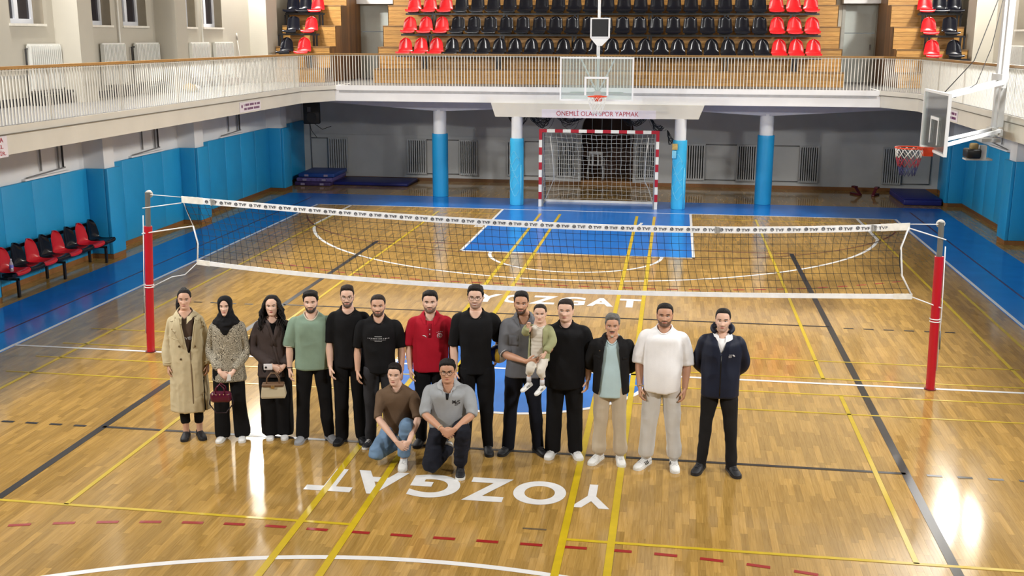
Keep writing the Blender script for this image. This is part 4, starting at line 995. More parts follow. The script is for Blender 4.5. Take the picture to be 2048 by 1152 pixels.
mb.build('backrest_slats', M_PCH, ch); pad('back_top', -0.22, 0.22, 0.235, 0.275, 0.76, 0.86, M_PCH, ch, 0.03)
for s in (-1, 1):
    MB().tube([(s * 0.25, -0.20, 0.0), (s * 0.24, -0.19, 0.42), (s * 0.25, -0.18, 0.62)], [0.022, 0.024, 0.02], 8).build('leg', M_PCH, ch, smooth=True)
    MB().tube([(s * 0.25, 0.26, 0.0), (s * 0.23, 0.21, 0.42)], [0.022, 0.024], 8).build('leg', M_PCH, ch, smooth=True)
    pad('armrest', s * 0.26 - 0.03, s * 0.26 + 0.03, -0.21, 0.24, 0.62, 0.645, M_PCH, ch, 0.012)
# gathered black net slung below the beam
rg = random.Random(9)
def bundle(label, anchors, strands, drop):
    t = thing('gathered_net', label, 'net', anchors[0])
    base = Vector(anchors[0])
    for k in range(strands):
        i = rg.randrange(len(anchors) - 1); p = Vector(anchors[i]); q = Vector(anchors[i + 1])
        a0, a1 = rg.uniform(0, 0.3), rg.uniform(0.6, 1.0)
        P0 = p.lerp(q, a0); P1 = p.lerp(q, a1); dr = rg.uniform(0.2, 1.0) * drop; off = Vector((rg.uniform(-0.04, 0.04), rg.uniform(-0.12, 0.12), rg.uniform(-0.05, 0.02)))
        pts = []
        for j in range(9):
            u = j / 8; w = P0.lerp(P1, u) + Vector((0.015 * math.sin(7 * u + k), 0, -dr * 4 * u * (1 - u))) + off * math.sin(PI * u) * 2
            pts.append(w - base)
        MB().tube(pts, rg.uniform(0.004, 0.011), 4).build('net_strand', M_CABLE, t, smooth=True)
bundle('bunched black net slung under the slogan beam beside the wrapped pillar', [(-2.55, 15.4, 2.33), (-1.95, 15.4, 2.34), (-1.25, 15.5, 2.36), (-0.45, 15.5, 2.32)], 46, 0.30)
bundle('bunched black net slung under the slogan beam toward the torn pillar', [(0.55, 15.5, 2.30), (1.25, 15.5, 2.36), (1.75, 15.4, 2.05), (2.0, 15.3, 1.70)], 34, 0.22)
M_RBLK = mat('dark_red_block', (92, 18, 34), 0.5, var=0.1)
for k, (x, y, rz, lb) in enumerate(((7.25, 18.4, 0.5, 'dark red angled floor bracket nearer the last pillar'), (7.78, 18.3, -0.5, 'dark red angled floor bracket nearer the corner gym mat'))):
    o = thing('floor_bracket', lb + ' under the end gallery', 'bracket', (x, y, 0), rz, 'red brackets on the floor under the end gallery')
    pad('foot', -0.05, 0.05, -0.22, 0.22, 0.002, 0.05, M_RBLK, o, 0.01); MB().quadbox((0, -0.18, 0.05), (0.0, 0.05, 0.22), 0.08, 0.03).build('strut', M_RBLK, o); pad('head', -0.06, 0.06, 0.0, 0.16, 0.20, 0.25, M_RBLK, o, 0.01)

# ================================================================== PEOPLE
from mathutils.bvhtree import BVHTree
V = Vector
_perm = np.random.default_rng(5).random((32, 32, 32))
def vnoise(p):
    """smooth value noise, p: (n,3) array -> (n,) in 0..1"""
    p = np.asarray(p) ; i = np.floor(p).astype(int); f = p - i; f = f * f * (3 - 2 * f); i &= 31; j = (i + 1) & 31
    def g(a, b, c): return _perm[a, b, c]
    x0, y0, z0 = i.T; x1, y1, z1 = j.T; fx, fy, fz = f.T
    c00 = g(x0, y0, z0) * (1 - fx) + g(x1, y0, z0) * fx; c10 = g(x0, y1, z0) * (1 - fx) + g(x1, y1, z0) * fx
    c01 = g(x0, y0, z1) * (1 - fx) + g(x1, y0, z1) * fx; c11 = g(x0, y1, z1) * (1 - fx) + g(x1, y1, z1) * fx
    return (c00 * (1 - fy) + c10 * fy) * (1 - fz) + (c01 * (1 - fy) + c11 * fy) * fz

def catmull(ctrl, sub):
    """rows of numbers -> denser smooth rows"""
    c = np.array(ctrl, float); n = len(c)
    if n == 2: return np.array([c[0] + (c[1] - c[0]) * t for t in np.linspace(0, 1, sub + 1)])
    out = []
    for i in range(n - 1):
        p0 = c[max(i - 1, 0)]; p1 = c[i]; p2 = c[i + 1]; p3 = c[min(i + 2, n - 1)]
        for k in range(sub):
            t = k / sub
            out.append(0.5 * ((2 * p1) + (-p0 + p2) * t + (2 * p0 - 5 * p1 + 4 * p2 - p3) * t ** 2 + (-p0 + 3 * p1 - 3 * p2 + p3) * t ** 3))
    out.append(c[-1]); return np.array(out)
def limb(mb, ctrl, n=14, sub=4, side=(1, 0, 0), power=2.0, round_end=False):
    """tapered tube through (x,y,z,a,b) control rows; a = half width along side, b = half depth"""
    P_ = catmull(ctrl, sub); side = V(side); rings = []
    m = len(P_)
    for i in range(m):
        t = V(P_[min(i + 1, m - 1)][:3]) - V(P_[max(i - 1, 0)][:3])
        if t.length < 1e-7: t = V((0, 0, 1))
        t.normalize()
        s = side - t * side.dot(t)
        if s.length < 1e-3: s = V((0, 1, 0)) - t * t.y
        s.normalize(); b = t.cross(s)
        c = V(P_[i][:3]); a_, b_ = max(P_[i][3], 0.001), max(P_[i][4], 0.001)
        ring = []
        for k in range(n):
            an = 2 * PI * k / n; ca, sa = math.cos(an), math.sin(an); e = 2 / power
            ring.append(c + s * (a_ * math.copysign(abs(ca) ** e, ca)) + b * (b_ * math.copysign(abs(sa) ** e, sa)))
        rings.append(ring)
    if round_end:
        c = V(P_[-1][:3]); t = (c - V(P_[-2][:3])).normalized(); r = min(P_[-1][3], P_[-1][4])
        for q, ex in ((0.75, 0.55), (0.35, 0.9)):
            rings.append([c + t * (r * ex) + (p - c) * q for p in rings[m - 1]])
    return mb.loft(rings)

def cloth(mb, voxel=0.010, smooth=5, folds=(), seed=0.0, name='cloth'):
    """weld overlapping shapes into one garment surface, soften, press folds into it"""
    me = mb.mesh(name, [], fix=True)
    o = bpy.data.objects.new(name, me); COL.objects.link(o)
    r = o.modifiers.new('r', 'REMESH'); r.mode = 'VOXEL'; r.voxel_size = voxel; r.adaptivity = 0
    if smooth:
        s = o.modifiers.new('s', 'SMOOTH'); s.iterations = smooth; s.factor = 0.5
    dg = bpy.context.evaluated_depsgraph_get(); dg.update()
    out = bpy.data.meshes.new_from_object(o.evaluated_get(dg)); bpy.data.objects.remove(o); bpy.data.meshes.remove(me)
    n = len(out.vertices); co = np.empty(n * 3); out.vertices.foreach_get('co', co); co = co.reshape(-1, 3)
    no = np.empty(n * 3); out.vertices.foreach_get('normal', no); no = no.reshape(-1, 3)
    d = np.zeros(n)
    for amp, sc in folds:
        q = vnoise(co * np.array(sc) + seed * 7.31); d += amp * (1 - 2 * np.abs(2 * q - 1))
    co = co + no * d[:, None]
    out.vertices.foreach_set('co', co.ravel()); out.polygons.foreach_set('use_smooth', [True] * len(out.polygons)); out.update()
    out.name = name
    return out
def soft_edge(bm, it=6):
    """relax the open borders so that a cut runs clean"""
    bv = [v for v in bm.verts if v.is_boundary]
    for _ in range(it):
        new = {}
        for v in bv:
            nb = [e.other_vert(v) for e in v.link_edges if e.is_boundary]
            if len(nb) == 2: new[v] = v.co * 0.4 + (nb[0].co + nb[1].co) * 0.3
        for v, c in new.items(): v.co = c
def thicken(bm, thick, along=None):
    """second skin offset inward (or along a fixed direction) and a rim, without mitre spikes"""
    bm.normal_update(); bm.verts.ensure_lookup_table()
    faces = bm.faces[:]; bound = [e for e in bm.edges if len(e.link_faces) == 1]
    mp = {}
    for v in bm.verts[:]:
        mp[v] = bm.verts.new(v.co + (V(along) if along is not None else -v.normal) * thick)
    for f_ in faces: bm.faces.new([mp[v] for v in reversed(f_.verts)])
    for e in bound:
        a, b = e.verts; lp = e.link_loops[0]
        if lp.vert is a: a, b = a, b
        else: a, b = b, a
        bm.faces.new([b, a, mp[a], mp[b]])
def mesh_arrays(me):
    n = len(me.vertices); co = np.empty(n * 3); me.vertices.foreach_get('co', co); co = co.reshape(-1, 3)
    return co, [tuple(p.vertices) for p in me.polygons]
def cut_open(me, fn, thick=0.008):
    """remove the faces whose centre fn(x, y, z) marks, then give the sheet a thickness"""
    bm = bmesh.new(); bm.from_mesh(me)
    dead = [f for f in bm.faces if fn(*f.calc_center_median())]
    bmesh.ops.delete(bm, geom=dead, context='FACES')
    loose = [v for v in bm.verts if not v.link_faces]; bmesh.ops.delete(bm, geom=loose, context='VERTS'); soft_edge(bm, 10)
    thicken(bm, thick)
    bm.to_mesh(me); bm.free(); me.polygons.foreach_set('use_smooth', [True] * len(me.polygons)); me.update()
    return me
def bvh_of(me):
    co, fs = mesh_arrays(me); return BVHTree.FromPolygons([V(c) for c in co], fs)
def lay_on(me, bvh, off=0.004, thick=0.0):
    """press a flat mesh (x, z in local XY -> XZ) onto the front of a surface"""
    bm = bmesh.new(); bm.from_mesh(me)
    miss = []; got = []
    for v in bm.verts:
        hit = bvh.ray_cast(V((v.co.x, -2, v.co.z)), V((0, 1, 0)))
        if hit[0] is None or hit[0].y > 0.02: miss.append(v)
        else: v.co.y = hit[0].y - off; got.append(v.co.y)
    for v in miss: v.co.y = (sum(got) / len(got) if got else -0.1)
    if thick:
        thicken(bm, thick, (0, 1, 0))
    bmesh.ops.recalc_face_normals(bm, faces=bm.faces[:])
    bm.to_mesh(me); bm.free(); me.polygons.foreach_set('use_smooth', [True] * len(me.polygons)); me.update()
    return me
def patch(poly, bvh, off=0.004, thick=0.004, cuts=3):
    bm = bmesh.new(); f = bm.faces.new([bm.verts.new((x, 0, z)) for x, z in poly])
    bmesh.ops.triangulate(bm, faces=[f]); bmesh.ops.subdivide_edges(bm, edges=bm.edges[:], cuts=cuts, use_grid_fill=True)
    me = bpy.data.meshes.new('patch'); bm.to_mesh(me); bm.free()
    return lay_on(me, bvh, off, thick)
def print_on(txt, x, z, w, h, bvh, m, parent, name='print', bold=0.01, off=0.0045):
    me = text_mesh(txt, 1.0, 0, bold, name); mesh_scale(me, w, h)
    n = len(me.vertices); a = np.empty(n * 3); me.vertices.foreach_get('co', a); a = a.reshape(-1, 3); a = np.c_[a[:, 0] + x, np.zeros(n), a[:, 1] + z]
    me.vertices.foreach_set('co', a.ravel()); me.update()
    lay_on(me, bvh, off); me.materials.append(m); return link(name, me, parent)

# ---- skin, hair, cloth materials
def skin(name, rgb): 
    m = mat(name, rgb, 0.5, var=0.07, scale=14, bump=0.05, bscale=180)
    nt = m.node_tree; b = nt.nodes['Principled BSDF']
    at = nt.nodes.new('ShaderNodeAttribute'); at.attribute_name = 'stubble'
    lk = b.inputs['Base Color'].links[0]; src = lk.from_socket
    mx = nt.nodes.new('ShaderNodeMix'); mx.data_type = 'RGBA'; mx.inputs[7].default_value = srgb(44, 32, 27)
    nt.links.new(at.outputs['Fac'], mx.inputs['Factor']); nt.links.new(src, mx.inputs[6]); nt.links.new(mx.outputs[2], b.inputs['Base Color'])
    b.inputs['Subsurface Weight'].default_value = 0.08; b.inputs['Subsurface Radius'].default_value = (0.012, 0.005, 0.003)
    return m
SK = {'fair': skin('skin_fair', (222, 182, 160)), 'mid': skin('skin_mid', (210, 166, 140)), 'tan': skin('skin_tan', (196, 148, 120)), 'deep': skin('skin_deep', (180, 130, 104))}
M_EYEW = mat('eye_white', (225, 220, 214), 0.2, var=0); M_IRIS = mat('eye_iris', (36, 24, 18), 0.1, var=0)
M_LIPM = mat('lip_natural', (172, 104, 94), 0.45, var=0.05); M_LIPR = mat('lip_red', (150, 40, 48), 0.35, var=0.05)
def hairm(name, rgb): return mat(name, rgb, 0.62, var=0.35, scale=60, bump=1.0, bscale=150, stretch=(1, 1, 0.35), spec=0.3)
H_BLK = hairm('hair_black', (22, 18, 17)); H_BRN = hairm('hair_dark_brown', (38, 27, 21)); H_GRY = hairm('hair_grey', (104, 102, 100)); H_GRYL = hairm('moustache_grey', (88, 80, 74))
def fabric(name, rgb, var=0.10, scale=10, rough=0.85, bump=0.08, bscale=160, sheen=0.0): return mat(name, rgb, rough, var=var, scale=scale, bump=bump, bscale=bscale, spec=0.25, sheen=sheen)
F_BLACK = fabric('black_cotton', (15, 15, 18), 0.2); F_BLACKT = fabric('black_trouser_cloth', (13, 13, 16), 0.2); F_NAVYT = fabric('navy_black_denim', (18, 21, 32), 0.2)
M_GLASSF = mat('dark_glasses_frame', (26, 24, 24), 0.3, var=0)
M_GLASSW = mat('thin_metal_glasses_frame', (120, 110, 96), 0.3, 0.6, var=0)

# ---- head
HT = np.array([-0.035, 0.0, 0.04, 0.10, 0.18, 0.26, 0.34, 0.42, 0.50, 0.58, 0.66, 0.74, 0.82, 0.89, 0.945, 0.98, 1.0])
HW = np.array([0.020, 0.034, 0.044, 0.052, 0.058, 0.063, 0.067, 0.0705, 0.0725, 0.0745, 0.0755, 0.0745, 0.0695, 0.059, 0.044, 0.027, 0.004])
HF = np.array([0.050, 0.072, 0.081, 0.0835, 0.083, 0.083, 0.083, 0.083, 0.0825, 0.085, 0.085, 0.081, 0.073, 0.058, 0.041, 0.025, 0.004])
HB = np.array([0.010, 0.012, 0.016, 0.028, 0.046, 0.062, 0.075, 0.085, 0.092, 0.097, 0.099, 0.098, 0.092, 0.079, 0.060, 0.037, 0.005])
class Head:
    def __init__(s, hh=0.225, wide=1.0, jaw=1.0, nose=1.0, smile=0.0, teeth=False):
        s.smile = smile; s.teeth = teeth; s.hh = hh; s.k = hh / 0.225; s.wide = wide; s.jaw = jaw; s.nose = nose
    def ring(s, t):
        w = np.interp(t, HT, HW) * s.wide; j = 1 + (s.jaw - 1) * max(0, min(1, (0.42 - t) / 0.3)); w *= j
        return w, np.interp(t, HT, HF), np.interp(t, HT, HB)
    def feat(s, x, z):
        """forward relief at the front of the face, unit head (0.225 m)"""
        g = lambda a, b: math.exp(-a * a - b * b)
        ax = abs(x); d = 0
        d -= 0.011 * g((ax - 0.031) / 0.018, (z - 0.112) / 0.012)
        d += 0.004 * g((ax - 0.030) / 0.026, (z - 0.132) / 0.008)
        if 0.058 < z < 0.135:
            tt = (0.125 - z) / (0.125 - 0.079); amp = 0.007 + 0.017 * min(max(tt, 0), 1) ** 1.3
            if z < 0.079: amp = 0.024 * max(0, 1 - ((0.079 - z) / 0.016) ** 2)
            if z > 0.118: amp *= max(0, 1 - (z - 0.118) / 0.017)
            d += s.nose * amp * math.exp(-(x / (0.0075 + 0.006 * min(max(tt, 0), 1))) ** 2)
            d += 0.009 * g((ax - 0.0125) / 0.0065, (z - 0.0735) / 0.006)
        d += 0.005 * g((ax - 0.046) / 0.02, (z - 0.086) / 0.018)
        d += 0.006 * g(x / 0.022, (z - 0.0475) / 0.011); d -= 0.0025 * g(x / 0.02, (z - 0.0495) / 0.0025)
        d -= 0.003 * g(x / 0.03, (z - 0.034) / 0.006); d += 0.005 * g(x / 0.022, (z - 0.016) / 0.012)
        d -= 0.003 * g((ax - 0.04) / 0.014, (z - 0.055) / 0.018)
        return d
    def pt(s, th, t, off=0.0):
        """surface point; th = 0 at the face, head-local, chin at z = 0, facing -y"""
        w, f, b = s.ring(t); c, sn = math.cos(th), math.sin(th)
        x = w * math.copysign(abs(sn) ** 0.92, sn); y = -(f if c > 0 else b) * math.copysign(abs(c) ** 0.95, c); z = t * 0.225
        if c > 0.15: y -= s.feat(x, z) * min(1, (c - 0.15) / 0.25)
        p = V((x, y, z))
        if off:
            n = V((x / 0.0052, y / (0.0066 if c > 0 else 0.0088), (z - 0.125) / 0.0105)); n.normalize(); p += n * off
        return p * s.k
    def front(s, x, z, off=0.0):
        t = z / 0.225; w, f, b = s.ring(t); sn = max(-0.999, min(0.999, x / w)); sn = math.copysign(abs(sn) ** (1 / 0.92), sn)
        th = math.asin(sn); p = s.pt(th, t); return V((p.x, p.y - off * s.k, p.z))
    def mesh(s, mb, lip=3, brow=4, eyes=True):
        n = 56; ts = np.r_[np.linspace(-0.035, 0.10, 6), np.linspace(0.125, 0.66, 40), np.linspace(0.69, 1.0, 14)]
        mb.cur = 0
        mb.loft([[s.pt(2 * PI * k / n, t) for k in range(n)] for t in ts])
        k_ = s.k
        for sx in (-1, 1):
            # ears
            mb.cur = 0; w, f, b = s.ring(0.46); c = V((sx * (w - 0.003), 0.012, 0.100)); rings = []
            for i in range(7):
                a = -1 + 2 * i / 6; r = math.sqrt(max(0.04, 1 - a * a)); zc = a * 0.031
                rings.append([(c + V((sx * (0.006 * math.cos(q) + 0.004 + 0.004 * a), 0.017 * r * math.sin(q) * (1.1 if a > 0 else 0.75) + 0.004 * a, zc))) * k_ for q in np.linspace(0, 2 * PI, 10, endpoint=False)])
            mb.loft(rings)
            if eyes:
                e = s.front(sx * 0.0305, 0.1125)
                mb.cur = 1; mb.loft([[e + V((0.0130 * k_ * math.sqrt(max(0, 1 - a * a)) * math.cos(q) * 1.0, -0.0035 * k_ - 0.004 * a * k_, 0.0058 * k_ * math.sqrt(max(0, 1 - a * a)) * math.sin(q))) for q in np.linspace(0, 2 * PI, 12, endpoint=False)] for a in (0.0, 0.5, 0.8, 0.97)])
                mb.cur = 2; mb.loft([[e + V((0.0058 * k_ * r * math.cos(q), (-0.0062 - 0.003 * (1 - r)) * k_, 0.0056 * k_ * r * math.sin(q))) for q in np.linspace(0, 2 * PI, 10, endpoint=False)] for r in (1.0, 0.6, 0.1)])
                # lash line and brow
                mb.cur = 4; mb.tube([s.front(sx * (0.0305 + q * 0.0150), 0.1125 + 0.0062 * (1 - q * q) - 0.001, 0.005) for q in np.linspace(-1, 1, 7)], 0.0016 * k_, 4)
                mb.tube([s.front(sx * (0.0145 + 0.036 * q), 0.1305 + 0.0042 * math.sin(q * 2.7) - 0.0015 * q, 0.0015) for q in np.linspace(0, 1, 8)], [0.0027 * k_ * (0.7 + 0.5 * math.sin(PI * (q * 0.8 + 0.1))) for q in np.linspace(0, 1, 8)], 5)
        mb.cur = 3
        sm = s.smile; mw = 0.0225 + 0.006 * sm; gap = 0.0045 if s.teeth else 0.0
        for zc, hh_ in ((0.0522 + gap, 0.0029), (0.0458 - gap, 0.0036)):
            mb.tube([s.front(q * mw, zc + 0.0055 * sm * q * q - (zc - 0.049) * q * q * 0.9, 0.0008) for q in np.linspace(-1, 1, 11)], [hh_ * k_ * (1.02 - 0.8 * q * q) for q in np.linspace(-1, 1, 11)], 6)
        if s.teeth:
            mb.cur = 1; mb.tube([s.front(q * mw * 0.88, 0.0492 + 0.0045 * sm * q * q, 0.0016) for q in np.linspace(-1, 1, 9)], [0.0036 * k_ * (1.02 - 0.6 * q * q) for q in np.linspace(-1, 1, 9)], 6)
        mb.cur = 0
    def shell(s, line, thick, noise=0.0, seed=0, drop=-0.005, t0=-0.03, nscale=55):
        """cap that follows the skull where line(th) < t, dipping under the skin at its edge"""
        n = 72; ts = np.linspace(t0, 1.0, 58); mb = MB(); rings = []; offs = []
        for t in ts:
            ring = []; orow = []
            for k in range(n):
                th = 2 * PI * k / n - PI; m = line(th, t)
                m = max(0.0, min(1.0, m)); m = m * m * (3 - 2 * m)
                o = drop + (thick(th, t) - drop) * m; ring.append((th, t, o)); orow.append(o)
            rings.append(ring); offs.append(orow)
        pos = [[s.pt(a, b, 0.0) for a, b, o in r] for r in rings]
        P_ = np.array([p for r in pos for p in r])
        nz = (vnoise(P_ * nscale / 1.0 + seed) - 0.5).reshape(len(ts), n) * 2
        vs = []; fs = []
        for i, r in enumerate(rings):
            for j, (a, b, o) in enumerate(r): vs.append(s.pt(a, b, (o + noise * nz[i, j] * (1 if o > 0 else 0)) or 1e-6))
        for i in range(len(ts) - 1):
            for j in range(n):
                q = (i * n + j, i * n + (j + 1) % n, (i + 1) * n + (j + 1) % n, (i + 1) * n + j)
                if max(offs[i][j], offs[i][(j + 1) % n], offs[i + 1][j], offs[i + 1][(j + 1) % n]) > drop + 0.0006: fs.append(q)
        if offs[-1][0] > 0: fs.append(tuple((len(ts) - 1) * n + j for j in range(n)))
        return mb.add(vs, fs)
def hairline(front=0.80, temple=0.70, burn=0.40, nape=0.16):
    def f(th, t):
        a = abs(th)
        y = np.interp(a, [0, 0.45, 0.80, 1.02, 1.25, 1.45, 1.70, 2.0, 2.5, PI], [front, front - 0.005, temple + 0.03, temple - 0.06, burn + 0.06, burn + 0.14, 0.58, nape + 0.16, nape, nape])
        return (t - y) / (0.11 if a < 1.0 else 0.06)
    return f
def beardline(full=True):
    def f(th, t):
        a = abs(th); z = t * 0.225
        top = np.interp(a, [0, 0.25, 0.5, 0.8, 1.1, 1.3, 1.45, 1.6], [0.155, 0.16, 0.215, 0.27, 0.33, 0.46, 0.50, 0.2])
        low = np.interp(a, [0, 1.0, 1.5], [-0.03, -0.02, 0.12])
        m = min((top - t) / 0.03, (t - low) / 0.02, (1.55 - a) / 0.12)
        x = 0.075 * math.sin(a)
        mo = min((0.036 - abs(x)) / 0.006, (z - 0.0555) / 0.003, (0.0675 - z) / 0.003) if a < 0.9 else -1       # moustache
        gt = min((0.040 - abs(x)) / 0.005, (abs(x) - 0.0245) / 0.004, (0.066 - z) / 0.004, (z - 0.03) / 0.004) if a < 0.9 else -1
        return max(m, mo, gt) if full else mo
    return f

def stubble_mask(a, ax, z, mo=1.0):
    """soft beard shadow: cheeks below a sloping line, jaw, chin, upper lip"""
    ss = lambda u: max(0.0, min(1.0, u)) ** 2 * (3 - 2 * max(0.0, min(1.0, u)))
    top = float(np.interp(a, [0, 0.35, 0.6, 0.9, 1.15, 1.35, 1.5, 1.62], [0.036, 0.040, 0.055, 0.064, 0.078, 0.105, 0.118, 0.06]))
    m = ss((top - z) / 0.012 + 0.5) * ss((1.62 - a) / 0.15) * ss((z + 0.012) / 0.012)
    m *= 1 - 0.75 * ss(1.4 - math.hypot(ax / 0.021, (z - 0.049) / 0.0085))
    if a < 1.0:
        m = max(m, mo * ss((0.034 - ax) / 0.010) * ss((z - 0.0535) / 0.004) * ss((0.0700 - z) / 0.004), ss(1 - abs(ax - 0.031) / 0.009) * ss((0.064 - z) / 0.01) * ss((z - 0.02) / 0.01) * mo)
    return m
# ---- hands
def hand(mb, W, u, n_, thumb, curl=0.35, size=1.0, curls=None, spread=0.0):
    """W wrist, u finger direction, n_ palm normal, thumb = +1/-1 picks the thumb side along u x n"""
    u = V(u).normalized(); n_ = V(n_); n_ = (n_ - u * n_.dot(u)).normalized(); s = u.cross(n_).normalized() * thumb; W = V(W); k = size
    row = lambda d, a, b, o=0.0: tuple(W + u * d * k + n_ * o * k) + (a * k, b * k)
    limb(mb, [row(-0.035, 0.016, 0.012), row(-0.004, 0.0262, 0.0195), row(0.03, 0.036, 0.017, 0.002), (row(0.07, 0.041, 0.0150, 0.003)), row(0.094, 0.039, 0.0120, 0.004)], 14, 3, s, 2.4, True)
    for i, (o, L_, r) in enumerate(((-0.030, 0.056, 0.0078), (-0.0105, 0.070, 0.0085), (0.010, 0.076, 0.0088), (0.0295, 0.068, 0.0086))):
        c = (curls[i] if curls else curl * (1.15 - 0.08 * i)); p = W + (u * (0.086 - 0.004 * abs(o) / 0.03 * 2) + s * o + n_ * 0.004) * k
        d = (u + s * spread * o / 0.03).normalized(); rows = [tuple(p - d * 0.02 * k) + (r * k, r * k), tuple(p) + (r * k, r * k)]; ang = 0
        for seg, (fr, cc) in enumerate(((0.45, 1.0), (0.30, 1.25), (0.25, 0.8))):
            ang += c * cc; dd = (d * math.cos(ang) + n_ * math.sin(ang)); p = p + dd * (L_ * fr * k); rr = r * (0.95 - 0.11 * seg) * k
            rows.append(tuple(p) + (rr, rr))
        limb(mb, rows, 8, 3, s, 2, True)
    p = W + (u * 0.022 + s * 0.024 + n_ * 0.004) * k; d1 = (s * 0.62 + u * 0.72 + n_ * 0.35).normalized(); d2 = (s * 0.22 + u * 0.9 + n_ * 0.5).normalized()
    limb(mb, [tuple(p - d1 * 0.015 * k) + (0.013 * k, 0.012 * k), tuple(p + d1 * 0.014 * k) + (0.0125 * k, 0.0115 * k), tuple(p + d1 * 0.040 * k) + (0.0105 * k, 0.010 * k), tuple(p + d1 * 0.044 * k + d2 * 0.026 * k) + (0.0085 * k, 0.008 * k)], 8, 3, s, 2, True)

# ---- shoes
def shoe(parent, ankle, yaw, m_up, m_sole, L_=0.275, pitch=0.0, rollz=0.0, high=0.085, laces=None, stripes=None, sole_h=0.026, name='shoe'):
    """ankle: floor point under the ankle; toe points to -y turned by yaw"""
    o = link(name, None, parent, ankle, (pitch, rollz, yaw)) if False else None
    k = L_ / 0.275
    prof = [(0.080, 0.018, 0.026, 0.055), (0.068, 0.016, 0.036, 0.080), (0.030, 0.014, 0.0395, high + 0.012), (-0.015, 0.014, 0.040, high), (-0.060, 0.014, 0.0430, 0.078), (-0.105, 0.014, 0.0475, 0.062), (-0.150, 0.015, 0.0470, 0.052), (-0.180, 0.017, 0.0380, 0.044), (-0.196, 0.022, 0.020, 0.034)]
    P_ = catmull(prof, 3); rings = []
    for y, z0, w, h in P_:
        zc = (z0 + h) / 2; hb = (h - z0) / 2
        ring = []
        for q in range(16):
            a = 2 * PI * q / 16; ca, sa = math.cos(a), math.sin(a)
            ww = w * (1 - 0.28 * max(0, sa) ** 1.5)
            ring.append((ww * math.copysign(abs(ca) ** 0.8, ca) * k, y * k, (zc + hb * math.copysign(abs(sa) ** 0.8, sa)) * k))
        rings.append(ring)
    up = MB().loft(rings).mesh(name, m_up, True)
    so = link(name, up, parent, ankle, (pitch, rollz, yaw))
    out = catmull([(0.088, 0.020), (0.075, 0.036), (0.03, 0.041), (-0.03, 0.0415), (-0.10, 0.050), (-0.155, 0.049), (-0.188, 0.036), (-0.203, 0.014)], 3)
    poly = [(w * k, y * k) for y, w in out] + [(-w * k, y * k) for y, w in out[::-1]]
    MB().prism(poly, 'z', 0.001, sole_h * k).build('sole', m_sole, so, smooth='auto')
    if laces:
        for q in range(4):
            y = -0.045 - 0.022 * q; z = 0.080 - 0.0055 * q
            MB().tube([(-0.026 * k, y * k, (z - 0.008) * k), (0, (y - 0.004) * k, (z + 0.006) * k), (0.026 * k, y * k, (z - 0.008) * k)], 0.0035 * k, 5).build('lace', laces, so, smooth=True)
    if stripes:
        for sx in (-1, 1):
            for q in range(3):
                y = -0.02 - 0.026 * q
                MB().quadbox((sx * 0.0445 * k, (y + 0.012) * k, 0.030 * k), (sx * 0.0385 * k, (y - 0.012) * k, 0.066 * k), 0.010 * k, 0.004 * k, (sx, 0, 0.2)).build('stripe', stripes, so)
    return so

